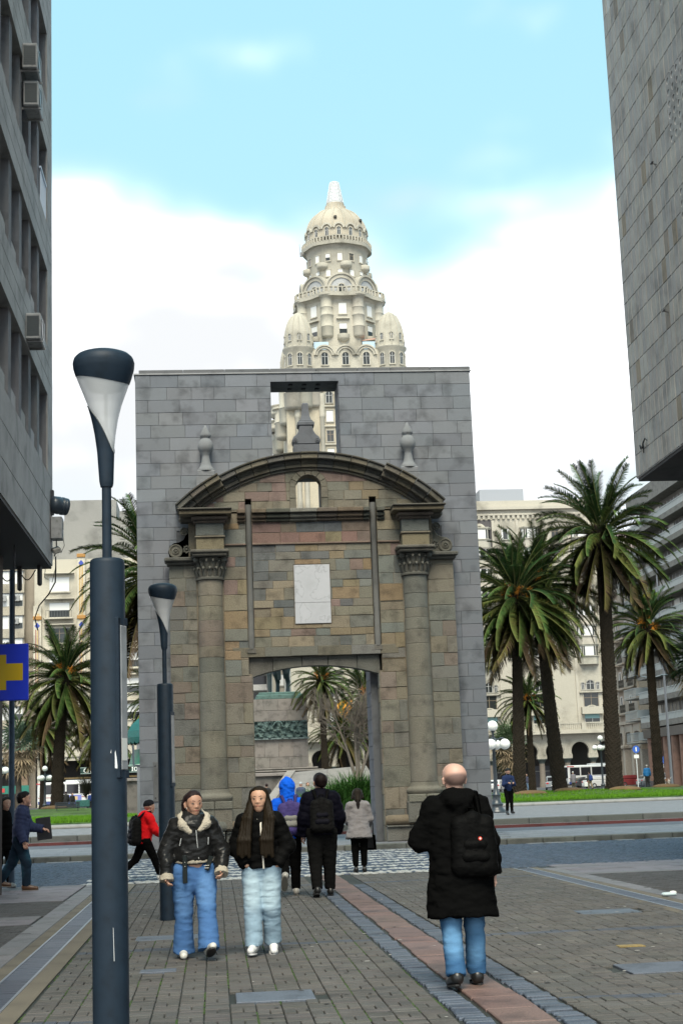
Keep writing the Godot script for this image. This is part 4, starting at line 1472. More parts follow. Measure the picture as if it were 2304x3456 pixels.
func right_building() -> void:
	rng.seed = 808
	var o := thing("travertine_office_building", "tall windowless building clad in narrow stone tiles overhanging the right side", "building", Vector3(12, 0, -12))
	var off := Transform3D(Basis(), -o.position)
	var X := 8.14
	var b := MB.new(); b.t = off
	b.col = Color(0.75, 0.75, 0.74)
	b.span(X + 0.014, 24, 7.28, 27.1, -9.0, -27.98)
	part(o, "grout_body", b, MAT.concrete)
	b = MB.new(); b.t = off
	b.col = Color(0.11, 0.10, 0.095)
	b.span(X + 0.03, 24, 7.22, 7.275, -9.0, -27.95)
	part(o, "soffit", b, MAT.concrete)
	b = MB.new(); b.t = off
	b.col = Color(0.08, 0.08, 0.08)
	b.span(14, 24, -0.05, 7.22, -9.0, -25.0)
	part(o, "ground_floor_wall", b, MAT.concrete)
	for j in 3:
		b = MB.new(); b.t = off
		b.col = Color(0.2, 0.195, 0.185)
		b.bbox(Vector3(10.6, 3.6, -26.6 + 6 * j), Vector3(0.6, 7.25, 0.6), 0.03)
		part(o, "column", b, MAT.concrete)
	var tw := 0.252
	var th := 0.43
	var cols := [Color(0.57, 0.55, 0.525), Color(0.55, 0.535, 0.515), Color(0.59, 0.57, 0.53), Color(0.54, 0.53, 0.52), Color(0.565, 0.545, 0.51)]
	var brown := [Color(0.44, 0.375, 0.29), Color(0.37, 0.33, 0.285)]
	var variants := []
	for i in 14:
		var m := MB.new()
		m.col = vary(cols[i % 5] if i < 12 else brown[i % 2], 0.05, 0.015)
		m.t = Transform3D(Basis(Vector3.UP, -PI / 2), Vector3())
		m.prism(rect_poly(-tw / 2 + 0.016, tw / 2 - 0.016, -th / 2 + 0.008, th / 2 - 0.008), -0.03, 0.0, 0.003)
		variants.append(m.mesh())
	var list := []
	for j in 46:
		for i in 75:
			var z := -27.98 + tw * (i + 0.5)
			var y := 7.29 + th * (j + 0.5)
			list.append(Vector3(X, y, z))
	list.sort_custom(func(p, q): return p.distance_squared_to(Vector3(0, 6, -24)) < q.distance_squared_to(Vector3(0, 6, -24)) if false else absf(p.z + 26.0) * 0.9 + p.y * 0.35 < absf(q.z + 26.0) * 0.9 + q.y * 0.35)
	var rest := []
	for i in 14: rest.append([])
	var holes := {}
	for c in [[14, 12], [15, 7], [14, 18]]:
		for i in 4:
			for j in 3: holes[[c[0] + i, c[1] + j]] = true
	var count := 0
	for p: Vector3 in list:
		var i := int(round((p.z + 27.98) / tw - 0.5))
		var j := int(round((p.y - 7.29) / th - 0.5))
		var v := rng.randi() % 12 if rnd(0, 1) < 0.965 else 12 + rng.randi() % 2
		if (i == 1 and (j == 23 or j == 22)): continue
		var tr := Transform3D(Basis.from_euler(Vector3(0, rnd(-0.006, 0.006), rnd(-0.004, 0.004))), p + Vector3(rnd(-0.002, 0.002), 0, 0))
		if holes.has([i, j]):
			var m := MB.new()
			m.col = vary(cols[0], 0.05)
			for q in 2:
				pierced(m, Vector3(0, (q - 0.5) * th / 2, 0), tw - 0.01, th / 2 - 0.004, 0.062)
			m.t = Transform3D()
			var h := part(o, "pierced_tile", m, MAT.concrete)
			h.transform = Transform3D(Basis(Vector3.UP, -PI / 2), p - o.position)
			continue
		if count < 285:
			count += 1
			var q := inst(o, "wall_tile", variants[v], MAT.concrete)
			q.transform = Transform3D(tr.basis, tr.origin - o.position)
		else:
			rest[v].append(Transform3D(tr.basis, tr.origin - o.position))
	for v in 14:
		multi(o, "wall_tiles", variants[v], MAT.concrete, rest[v])
	# end wall tiles towards the square
	var m := MB.new(); m.t = off
	for j in 46:
		for i in 60:
			m.col = vary(cols[(i * 7 + j * 3) % 5], 0.06)
			m.box(Vector3(X + 0.13 + tw * i, 7.29 + th * (j + 0.5), -27.985), Vector3(tw - 0.01, th - 0.01, 0.03))
	var e := part(o, "end_wall_tiles", m, MAT.concrete)
	e.set_meta("kind", "stuff")
	# small fittings on the wall
	for q in [[12.5, -25.3, "upper black camera bracket on the tiled right wall"], [9.72, -25.27, "lower black camera bracket on the tiled right wall"]]:
		var t := thing("security_camera", q[2], "camera", Vector3(X, q[0], q[1]))
		b = MB.new()
		b.col = Color(0.03, 0.03, 0.03)
		b.tube([Vector3(0, 0, 0), Vector3(-0.08, 0.02, 0)], [0.01, 0.008], 6)
		b.tube([Vector3(-0.02, 0, 0), Vector3(-0.02, -0.06, 0.03)], [0.008, 0.008], 6)
		part(t, "arm", b, MAT.gloss)
		b = MB.new()
		b.col = Color(0.06, 0.06, 0.065)
		b.bbox(Vector3(-0.085, 0.03, 0.01), Vector3(0.045, 0.04, 0.11), 0.012)
		part(t, "body", b, MAT.gloss)
	b = MB.new()
	b.col = Color(0.02, 0.02, 0.02)
	b.tube([Vector3(0, 0, -0.2), Vector3(-0.04, 0.06, -0.12), Vector3(-0.03, -0.02, -0.02), Vector3(-0.04, 0.05, 0.08), Vector3(-0.03, 0.12, 0.2), Vector3(-0.02, 0.06, 0.28)], [0.012, 0.014, 0.014, 0.014, 0.014, 0.01], 6)
	b.tube([Vector3(0, -0.1, -0.05), Vector3(-0.03, 0.02, 0.06), Vector3(-0.02, 0.1, 0.02)], [0.01, 0.012, 0.01], 6)
	var w := part(self, "twisted_wire", b, MAT.rubber)
	w.position = Vector3(X - 0.01, 7.75, -27.3)
	tag(w, "black twisted wire sticking out of the right wall near its lower corner", "wire")

# a tile with one round hole: rim, bore and back
func pierced(m: MB, p: Vector3, w: float, h: float, r: float) -> void:
	var n := 16
	for i in n:
		var a := TAU * i / n
		var c := TAU * (i + 1) / n
		var e := func(t: float) -> Vector3:
			var k := 1.0 / maxf(absf(cos(t)) / (w / 2), absf(sin(t)) / (h / 2))
			return p + Vector3(cos(t) * k, sin(t) * k, 0)
		var A := p + Vector3(cos(a) * r, sin(a) * r, 0)
		var B := p + Vector3(cos(c) * r, sin(c) * r, 0)
		m.quad(A, e.call(a), e.call(c), B)
		var d := Vector3(0, 0, -0.16)
		var keep := m.col
		m.quad(A + d, A, B, B + d)
		m.col = Color(0.03, 0.03, 0.03)
		m.flat(p + d, A + d, B + d)
		m.col = keep

# ---------------------------------------------------------------- street lamps, sign, pole
func street_lamp(p: Vector3, label: String, lean: float) -> void:
	var t := thing("street_lamp", label, "street lamp", p, lean, "tapered post lamps along the street")
	var steel := Color(0.014, 0.024, 0.042)
	var b := MB.new()
	b.col = steel
	b.lathe([Vector2(0.113, -0.03), Vector2(0.113, 3.15), Vector2(0.108, 3.172), Vector2(0.098, 3.18), Vector2(0, 3.18)], 40)
	part(t, "post", b, MAT.paint)
	b = MB.new()
	b.col = steel
	b.lathe([Vector2(0.031, 3.17), Vector2(0.031, 3.72)], 20)
	part(t, "upper_pole", b, MAT.paint)
	# access cover: framed plate bulging from the post
	b = MB.new()
	b.col = Color(0.28, 0.29, 0.30)
	b.t = Transform3D(Basis(Vector3.UP, -0.42), Vector3())
	b.bbox(Vector3(0.099, 2.28, 0.0), Vector3(0.034, 0.92, 0.085), 0.006)
	part(t, "access_plate", b, MAT.paint)
	b = MB.new()
	b.col = steel
	b.t = Transform3D(Basis(Vector3.UP, -0.42), Vector3())
	b.bbox(Vector3(0.094, 2.28, 0.055), Vector3(0.035, 1.02, 0.03), 0.004)
	b.bbox(Vector3(0.094, 2.765, 0.0), Vector3(0.035, 0.05, 0.13), 0.004)
	b.bbox(Vector3(0.094, 1.795, 0.0), Vector3(0.035, 0.05, 0.13), 0.004)
	part(t, "plate_frame", b, MAT.paint)
	for k in 6:
		b = MB.new()
		b.col = steel * 1.3
		b.t = Transform3D(Basis(Vector3.UP, -0.42), Vector3())
		b.ball(Vector3(0.108, 1.85 + 0.17 * k, 0.056), 0.007, 6, 4)
		part(t, "rivet", b, MAT.metal)
	# head: one continuous bell cut by a slanting plane into sleeve, glass and cap
	var prof := [[3.66, 0.036], [3.68, 0.043], [3.78, 0.048], [3.90, 0.054], [4.02, 0.068], [4.12, 0.086], [4.22, 0.113], [4.32, 0.15], [4.40, 0.18], [4.46, 0.198], [4.50, 0.202], [4.535, 0.192], [4.56, 0.165], [4.578, 0.115], [4.585, 0.05], [4.586, 0.0]]
	var rad := func(y: float) -> float:
		for i in prof.size() - 1:
			if y <= prof[i + 1][0]: return lerpf(prof[i][1], prof[i + 1][1], clampf((y - prof[i][0]) / (prof[i + 1][0] - prof[i][0]), 0, 1))
		return 0.0
	var cen := func(y: float) -> Vector3: return Vector3(-0.012 * clampf((y - 3.7) / 0.8, 0, 1), 0, 0)
	var ys := func(a: float) -> float:   # top of the sleeve
		return 4.05 - 0.165 * sin(a + 0.25)
	var yc := func(a: float) -> float:   # bottom edge of the cap
		return 4.385 - 0.03 * cos(a) - 0.03 * sin(a)
	var lay := [["sleeve", 3.66, null, 14, steel], ["diffuser", null, null, 16, Color(0.58, 0.59, 0.60)], ["cap", null, 4.586, 18, steel]]
	for l in lay:
		b = MB.new()
		b.col = l[4]
		var N := 44
		for j in l[3]:
			for i in N:
				var P := func(ii: int, jj: int) -> Vector3:
					var a := TAU * ii / N
					var lo: float = 3.66; var hi: float = 4.586
					if l[0] == "sleeve": hi = ys.call(a)
					elif l[0] == "diffuser":
						lo = ys.call(a); hi = yc.call(a)
					else: lo = yc.call(a)
					var u: float = float(jj) / l[3]
					if l[0] == "cap": u = 1.0 - pow(1.0 - u, 2.0)
					var y := lerpf(lo, hi, u)
					var r: float = rad.call(y) + (0.003 if l[0] != "diffuser" else 0.0)
					return cen.call(y) + Vector3(sin(a) * r, y, cos(a) * r)
				var A: Vector3 = P.call(i, j); var B: Vector3 = P.call(i + 1, j); var C: Vector3 = P.call(i + 1, j + 1); var D: Vector3 = P.call(i, j + 1)
				var nn := func(v: Vector3) -> Vector3:
					var q: Vector3 = v - cen.call(v.y)
					var s: float = (rad.call(v.y + 0.012) - rad.call(v.y - 0.012)) / 0.024
					return Vector3(q.x, -s * Vector2(q.x, q.z).length(), q.z)
				b.tri(A, B, C, nn.call(A), nn.call(B), nn.call(C))
				b.tri(A, C, D, nn.call(A), nn.call(C), nn.call(D))
		part(t, l[0], b, MAT.lamp_glass if l[0] == "diffuser" else MAT.paint)
	# the seam and the works inside the glass
	b = MB.new()
	b.col = Color(0.05, 0.055, 0.06)
	var ring := []
	var rr := []
	for i in 45:
		var a := TAU * i / 44
		var y: float = ys.call(a)
		var r: float = rad.call(y) + 0.002
		ring.append(cen.call(y) + Vector3(sin(a) * r, y, cos(a) * r))
		rr.append(0.004)
	b.tube(ring, rr, 5, false)
	part(t, "seam", b, MAT.gloss)
	b = MB.new()
	b.col = Color(0.05, 0.05, 0.055)
	b.lathe([Vector2(0, 4.30), Vector2(0.11, 4.32), Vector2(0.13, 4.36), Vector2(0.16, 4.46), Vector2(0, 4.46)], 24)
	b.lathe([Vector2(0.012, 3.9), Vector2(0.012, 4.3)], 8)
	part(t, "lamp_works", b, MAT.gloss)

func street_things() -> void:
	var g := StandardMaterial3D.new()
	g.resource_name = "lamp_glass"
	g.vertex_color_use_as_albedo = true
	g.transparency = BaseMaterial3D.TRANSPARENCY_ALPHA
	g.albedo_color = Color(1, 1, 1, 0.72)
	g.roughness = 0.3
	MAT["lamp_glass"] = g
	street_lamp(Vector3(-0.665, 0, -9.93), "tall dark blue street lamp in the foreground, with a glass head", 0.0)
	street_lamp(Vector3(-0.655, 0, -21.4), "smaller looking blue street lamp behind the woman in the leather jacket", 0.0)
	# scratches and a torn sticker on the near post
	var b := MB.new()
	b.col = Color(0.6, 0.62, 0.63)
	var o := Vector3(-0.665, 0, -9.93)
	b.prism(PackedVector2Array([Vector2(0.028, 1.835), Vector2(0.062, 1.83), Vector2(0.055, 1.9), Vector2(0.048, 1.945), Vector2(0.036, 1.88)]), 0.0995, 0.1035)
	b.prism(PackedVector2Array([Vector2(0.018, 1.93), Vector2(0.022, 1.925), Vector2(0.023, 1.95)]), 0.11, 0.113)
	b.prism(PackedVector2Array([Vector2(0.028, 0.66), Vector2(0.031, 0.66), Vector2(0.026, 0.86), Vector2(0.024, 0.86)]), 0.109, 0.1125)
	var s := part(self, "torn_sticker", b, MAT.plain)
	s.position = o
	tag(s, "torn white sticker scrap and scratch on the near lamp post", "sticker")
	b = MB.new()
	b.col = Color(0.55, 0.55, 0.52)
	b.t = Transform3D(Basis(Vector3.UP, -0.42), Vector3())
	b.box(Vector3(0.1175, 1.95, 0.01), Vector3(0.002, 0.14, 0.07))
	s = part(self, "paper_notice", b, MAT.plain)
	s.position = o
	tag(s, "small white paper notice on the plate of the near lamp post", "notice")
	# pharmacy sign
	var t := thing("pharmacy_sign", "square blue box sign with a yellow cross, hung at the left edge", "sign", Vector3(-3.74, 3.4, -27.5), -0.02)
	b = MB.new()
	b.col = Color(0.0, 0.025, 0.50)
	b.bbox(Vector3(0, 0.5, 0), Vector3(1.0, 1.0, 0.1), 0.012)
	part(t, "sign_box", b, MAT.gloss)
	b = MB.new()
	b.col = Color(0.50, 0.33, 0.0)
	var w := 0.118
	var l := 0.41
	b.prism(PackedVector2Array([Vector2(-w, 0.5 - l * 0.76), Vector2(w, 0.5 - l * 0.76), Vector2(w, 0.5 - w * 1.25), Vector2(l, 0.5 - w * 1.25), Vector2(l, 0.5 + w * 1.3), Vector2(w, 0.5 + w * 1.3), Vector2(w, 0.5 + l * 0.76), Vector2(-w, 0.5 + l * 0.76), Vector2(-w, 0.5 + w * 1.3), Vector2(-l, 0.5 + w * 1.3), Vector2(-l, 0.5 - w * 1.25), Vector2(-w, 0.5 - w * 1.25)]), 0.049, 0.056)
	part(t, "yellow_cross", b, MAT.gloss)
	b = MB.new()
	b.col = Color(0.03, 0.03, 0.035)
	for x in [-0.3, 0.25]: b.tube([Vector3(x, 1.0, 0), Vector3(x, 2.8, 0)], [0.012, 0.012], 6)
	part(t, "hanging_rod", b, MAT.metal)
	b = MB.new()
	b.col = Color(0.05, 0.075, 0.115)
	b.lathe([Vector2(0.09, 0), Vector2(0.07, 0.02), Vector2(0.062, 0.3), Vector2(0.052, 5.0), Vector2(0.045, 9.0), Vector2(0, 9.02)], 18)
	s = part(self, "slim_pole", b, MAT.paint)
	s.position = Vector3(-3.98, 0, -31.0)
	tag(s, "slim tall blue pole at the left edge behind the pharmacy sign", "pole")

# ---------------------------------------------------------------- palms and plants
var FROND := []

func make_frond(elev: float, droop: float, c0: Color, c1: Color, hang: float, sd: int) -> ArrayMesh:
	rng.seed = sd
	var b := MB.new()
	var N := 11
	var ps := []
	var rs := []
	var p := Vector3()
	var a := elev
	var twist := rnd(-0.25, 0.25)
	for i in N:
		ps.append(p)
		rs.append(lerpf(0.013, 0.003, float(i) / (N - 1)))
		var step := 1.0 / (N - 1)
		p += Vector3(twist * i * i * 0.0012, sin(a) * step, cos(a) * step)
		a -= droop * step * (0.5 + 1.1 * i / float(N))
	b.col = c0.lerp(Color(0.22, 0.2, 0.08), 0.4)
	b.tube(ps, rs, 4, false)
	var M := 62
	for i in M:
		var u := 0.10 + 0.9 * (i + 0.5) / M
		var f := u * (N - 1)
		var k := mini(int(f), N - 2)
		var q: Vector3 = ps[k].lerp(ps[k + 1], f - k)
		var d: Vector3 = (ps[k + 1] - ps[k]).normalized()
		var up := Vector3.RIGHT.cross(d).normalized() * -1.0
		if up.y < 0 and elev > 0 and d.z > 0: up = -up
		var l := 0.155 * (0.35 + 0.65 * sin(PI * clampf(u * 0.85 + 0.12, 0, 1))) * rnd(0.85, 1.12)
		for s: float in [-1.0, 1.0]:
			var cc := c0.lerp(c1, rnd(0, 1)) * rnd(0.8, 1.2)
			b.col = cc
			var out := (Vector3.RIGHT * s * rnd(0.75, 1.0) + d * rnd(0.55, 0.9) + up * rnd(0.12, 0.4) - Vector3.UP * hang).normalized()
			var tip := q + out * l - Vector3.UP * l * rnd(0.05, 0.28)
			var w := d * 0.0068
			var nn := up + Vector3.RIGHT * s * rnd(-0.3, 0.3)
			var mid := q + out * l * 0.5 + up * l * 0.03
			b.tri(q - w, q + w, mid + w, nn, nn, nn)
			b.tri(q - w, mid + w, mid - w * 0.7, nn, nn, nn)
			b.tri(mid - w * 0.7, mid + w, tip, nn, nn, nn)
	return b.mesh()

func make_fronds() -> void:
	var dark := Color(0.02, 0.045, 0.02)
	var mid := Color(0.035, 0.072, 0.022)
	var lite := Color(0.075, 0.115, 0.03)
	var yel := Color(0.115, 0.11, 0.035)
	var dry := Color(0.14, 0.095, 0.06)
	FROND = [
		[make_frond(1.40, 0.7, mid, dark, 0.0, 1), make_frond(1.25, 0.9, mid, lite, 0.0, 2)],
		[make_frond(1.05, 1.1, dark, mid, 0.0, 3), make_frond(0.95, 1.2, mid, dark, 0.0, 4)],
		[make_frond(0.72, 1.25, dark, mid, 0.05, 5), make_frond(0.6, 1.35, mid, lite, 0.05, 6)],
		[make_frond(0.35, 1.3, mid, lite, 0.1, 7), make_frond(0.25, 1.45, dark, mid, 0.1, 8)],
		[make_frond(0.0, 1.3, mid, lite, 0.2, 9), make_frond(-0.12, 1.25, lite, yel, 0.2, 10)],
		[make_frond(-0.45, 0.95, lite, yel, 0.3, 11), make_frond(-0.5, 0.9, mid, lite, 0.3, 12)],
		[make_frond(-0.95, 0.55, yel, dry, 0.3, 13), make_frond(-1.05, 0.45, dry, dry * 0.7, 0.3, 14)]]

func fruit_mesh() -> ArrayMesh:
	var b := MB.new()
	for i in 70:
		var d := Vector3(rnd(-1, 1), rnd(-1.0, 0.7), rnd(0.1, 1.4)).normalized()
		var l := rnd(0.25, 0.55)
		var s := d.cross(Vector3(0.3, 1, 0.2)).normalized() * 0.018
		var k := rnd(0.7, 1.2)
		b.col = Color(0.62 * k, 0.24 * k, 0.02)
		b.flat(-s, s, d * l - Vector3(0, l * 0.3, 0))
		var e := d * l * 0.8 - Vector3(0, l * 0.25, 0)
		b.flat(e - s * 1.6, e + s * 1.6, e + Vector3(0, 0.05, 0.03))
	return b.mesh()

var FRUIT: ArrayMesh

# base, top of the trunk, trunk radius, crown radius, how many fronds, share that hangs, fruit
func palm(label: String, base: Vector3, top: Vector3, r: float, R: float, n: int, skirt: float, fruit: int, sd: int, fruit_c := Color(1, 1, 1), bend := 0.0) -> Node3D:
	rng.seed = sd
	if base.z > -100.0:
		var eye := Vector3(0, 1.65, 0)
		base = eye + (base - eye) * 1.22
		top = eye + (top - eye) * 1.22
		r *= 1.22
		R *= 1.22
	base.y = terrain_y(base.z) + 0.12
	var t := thing("palm_tree", label, "palm tree", base, 0.0, "tall palms of the square")
	var h := top - base
	var b := MB.new()
	var ps := []
	var rs := []
	var N := 46
	for i in N + 1:
		var u := float(i) / N
		var p := h * u + Vector3(bend * sin(PI * u), 0, 0)
		ps.append(p)
		var q := r * lerpf(1.0, 0.74, minf(u * 1.6, 1.0))
		if u < 0.06: q += r * 0.35 * (0.06 - u) / 0.06
		if u > 0.82: q = lerpf(q, r * 1.35, smoothstep(0.82, 0.93, u))
		if u > 0.96: q *= 0.85
		rs.append(q * (1.035 if i % 2 else 0.965))
	b.col = Color(0.05, 0.041, 0.033)
	b.tube(ps, rs, 18)
	part(t, "trunk", b, MAT.bark)
	# stubs of cut leaves in a spiral up the trunk
	var st := MB.new()
	st.col = Color(0.06, 0.049, 0.038)
	st.flat(Vector3(-0.09, 0, 0), Vector3(0.09, 0, 0), Vector3(0, 0.12, 0.055))
	st.flat(Vector3(-0.09, 0, 0), Vector3(0, 0.12, 0.055), Vector3(0, 0.17, -0.02))
	st.flat(Vector3(0.09, 0, 0), Vector3(0, 0.17, -0.02), Vector3(0, 0.12, 0.055))
	var ts := []
	var rows := int(h.y / 0.16)
	for i in rows * 13:
		var u := float(i) / (rows * 13)
		var f := u * N
		var k := mini(int(f), N - 1)
		var c: Vector3 = ps[k].lerp(ps[k + 1], f - k)
		var rr: float = lerpf(rs[k], rs[k + 1], f - k)
		var a := i * 2.39996
		var bs := Basis(Vector3.UP, a)
		var s := (1.0 if u < 0.82 else 1.5) * rnd(0.8, 1.2)
		ts.append(Transform3D(bs.scaled(Vector3.ONE * s), c + bs * Vector3(0, -0.05, rr * 0.985)))
	multi(t, "leaf_scars", st.mesh(), MAT.bark, ts)
	for i in n:
		var u := (i + 0.5) / n
		u = pow(u, 1.0 - 0.25 * skirt)
		var row := clampi(int(u * 7), 0, 6)
		var a := i * 2.39996 + rnd(-0.25, 0.25)
		var m: ArrayMesh = FROND[row][rng.randi() % 2]
		var o := inst(t, "frond", m, MAT.leaf)
		var s := R * rnd(0.92, 1.12) * (1.0 if row < 4 else 1.0 + 0.32 * skirt)
		var y := lerpf(0.35, -0.9 - 0.5 * skirt, u)
		o.transform = Transform3D(Basis(Vector3.UP, a) * Basis(Vector3.BACK, rnd(-0.5, 0.5)) * Basis(Vector3.RIGHT, rnd(-0.12, 0.12)) * Basis().scaled(Vector3(s, s, s)), h + Vector3(sin(a), 0, cos(a)) * r * (0.5 if row < 2 else 0.95) + Vector3(0, y * R / 4.0, 0))
	for i in fruit:
		var a := i * TAU / fruit + rnd(-0.4, 0.4)
		var o := inst(t, "fruit_cluster", FRUIT, MAT.plain)
		var s := R / 4.0 * rnd(1.0, 1.7)
		o.transform = Transform3D(Basis(Vector3.UP, a).scaled(Vector3.ONE * s), h + Vector3(sin(a), 0, cos(a)) * R * 0.16 + Vector3(0, rnd(-0.1, 0.35) * R * 0.35, 0))
	return t

func fan_palm(label: String, base: Vector3, h: float, R: float, skirt: float, sd: int, col: Color) -> void:
	rng.seed = sd
	base.y = terrain_y(base.z)
	var t := thing("fan_palm", label, "palm tree", base)
	var b := MB.new()
	b.col = Color(0.13, 0.11, 0.09)
	b.tube([Vector3(), Vector3(0, h * 0.5, 0), Vector3(0, h, 0)], [0.34, 0.26, 0.22], 12)
	part(t, "trunk", b, MAT.bark)
	var leafs := []
	for v in 3:
		b = MB.new()
		for i in 15:
			var a := lerpf(-1.9, 1.9, i / 14.0)
			var d := Vector3(sin(a), rnd(-0.12, 0.08), cos(a))
			var l := rnd(0.85, 1.05) * (1.0 - 0.15 * absf(a) / 1.9)
			var s := d.cross(Vector3.UP).normalized() * 0.045
			b.col = [col, col * 1.3, Color(0.24, 0.185, 0.12)][v] * rnd(0.75, 1.2)
			var m := d * l * 0.6
			var o := Vector3(0, 0, 0.75)
			b.tri(o, o + m + s, o + m - s, Vector3.UP, Vector3.UP, Vector3.UP)
			b.tri(o + m - s, o + m + s, o + d * l - Vector3(0, 0.16, 0), Vector3.UP, Vector3.UP, Vector3.UP)
		b.tube([Vector3(), Vector3(0, 0.04, 0.75)], [0.018, 0.014], 4)
		leafs.append(b.mesh())
	for i in 60:
		var u := (i + 0.5) / 60.0
		var e := lerpf(1.3, -1.1 - 0.3 * skirt, u)
		var dead := u > 0.72 - skirt * 0.3
		var o := inst(t, "fan_leaf", leafs[2 if dead else rng.randi() % 2], MAT.leaf)
		o.transform = Transform3D(Basis(Vector3.UP, i * 2.4) * Basis(Vector3.RIGHT, -e) * Basis(Vector3.BACK, rnd(-0.3, 0.3)) * Basis().scaled(Vector3.ONE * R * 0.6 * rnd(0.85, 1.15)), Vector3(0, h - (u * skirt * 1.4), 0))

func bare_tree(base: Vector3) -> void:
	rng.seed = 1201
	var t := thing("bare_tree", "leafless grey tree with several stems seen through the gate passage", "tree", base)
	var tr := MB.new()
	tr.col = Color(0.26, 0.225, 0.185)
	var br := MB.new()
	br.col = Color(0.245, 0.21, 0.175)
	var queue := []
	for s in [[-0.55, 0.02], [-0.12, 0.1], [0.05, -0.1], [0.42, 0.05]]:
		var d := Vector3(s[0], 1.6, s[1]).normalized()
		var p := Vector3(s[0] * 0.1, 0.25, 0)
		var ps := [Vector3(0, -0.1, 0), p]
		var rs := [0.13, 0.105]
		for i in 5:
			p += d * 0.52
			d = (d + Vector3(rnd(-0.13, 0.13) + s[0] * 0.02, 0.08, rnd(-0.13, 0.13))).normalized()
			ps.append(p)
			rs.append(lerpf(0.10, 0.055, (i + 1) / 5.0))
			if i >= 2: queue.append([p, (d + Vector3(rnd(-0.9, 0.9), 0.1, rnd(-0.9, 0.9))).normalized(), 0.045, 0])
		tr.tube(ps, rs, 9)
		queue.append([p, d, 0.055, 0])
	part(t, "trunk", tr, MAT.bark)
	var n := 0
	while queue.size() > 0 and n < 1500:
		var q: Array = queue.pop_front()
		n += 1
		var p: Vector3 = q[0]
		var d: Vector3 = q[1]
		var ps := [p]
		var rs := [q[2]]
		var L: float = [0.30, 0.25, 0.20, 0.16, 0.12, 0.1][q[3]]
		for i in 3:
			p += d * L
			d = (d + Vector3(rnd(-0.4, 0.4), rnd(-0.18, 0.34), rnd(-0.4, 0.4))).normalized()
			ps.append(p)
			rs.append(q[2] * (1.0 - 0.16 * (i + 1)))
			if q[3] < 4 and rnd(0, 1) < 0.72:
				queue.append([p, (d + Vector3(rnd(-1, 1), rnd(-0.5, 0.5), rnd(-1, 1)) * 0.9).normalized(), q[2] * 0.62, q[3] + 1])
		br.tube(ps, rs, 5, false)
		if q[3] < 4: queue.append([p, d, q[2] * 0.6, q[3] + 1])
	var o := part(t, "branches", br, MAT.bark)
	o.set_meta("kind", "stuff")

func flax(label: String, c: Vector3, half: Vector2, h: float, n: int, sd: int) -> void:
	rng.seed = sd
	var b := MB.new()
	for i in n:
		var p := Vector3(rnd(-half.x, half.x), 0, rnd(-half.y, half.y))
		var edge := absf(p.x) / half.x
		var a := rnd(0, TAU)
		var lean := rnd(0.15, 0.75)
		var d := Vector3(cos(a) * lean, 1, sin(a) * lean).normalized()
		var l := h * rnd(0.7, 1.1) * (1.0 - 0.3 * edge * edge)
		var s := d.cross(Vector3(cos(a + 0.5), 0, sin(a + 0.5))).normalized() * 0.028
		var k := rnd(0.5, 1.4)
		b.col = Color(0.035 * k, 0.085 * k, 0.02 * k)
		var m := p + d * l * 0.6
		var tip := m + (d * 0.35 + Vector3(cos(a), -0.25, sin(a)) * lean * 0.5) * l * 0.8
		b.flat(p - s, p + s, m + s); b.flat(p - s, m + s, m - s); b.flat(m - s, m + s, tip)
	var t := thing("flax_bush", label, "bush", c)
	var o := part(t, "blades", b, MAT.leaf)
	o.set_meta("kind", "stuff")

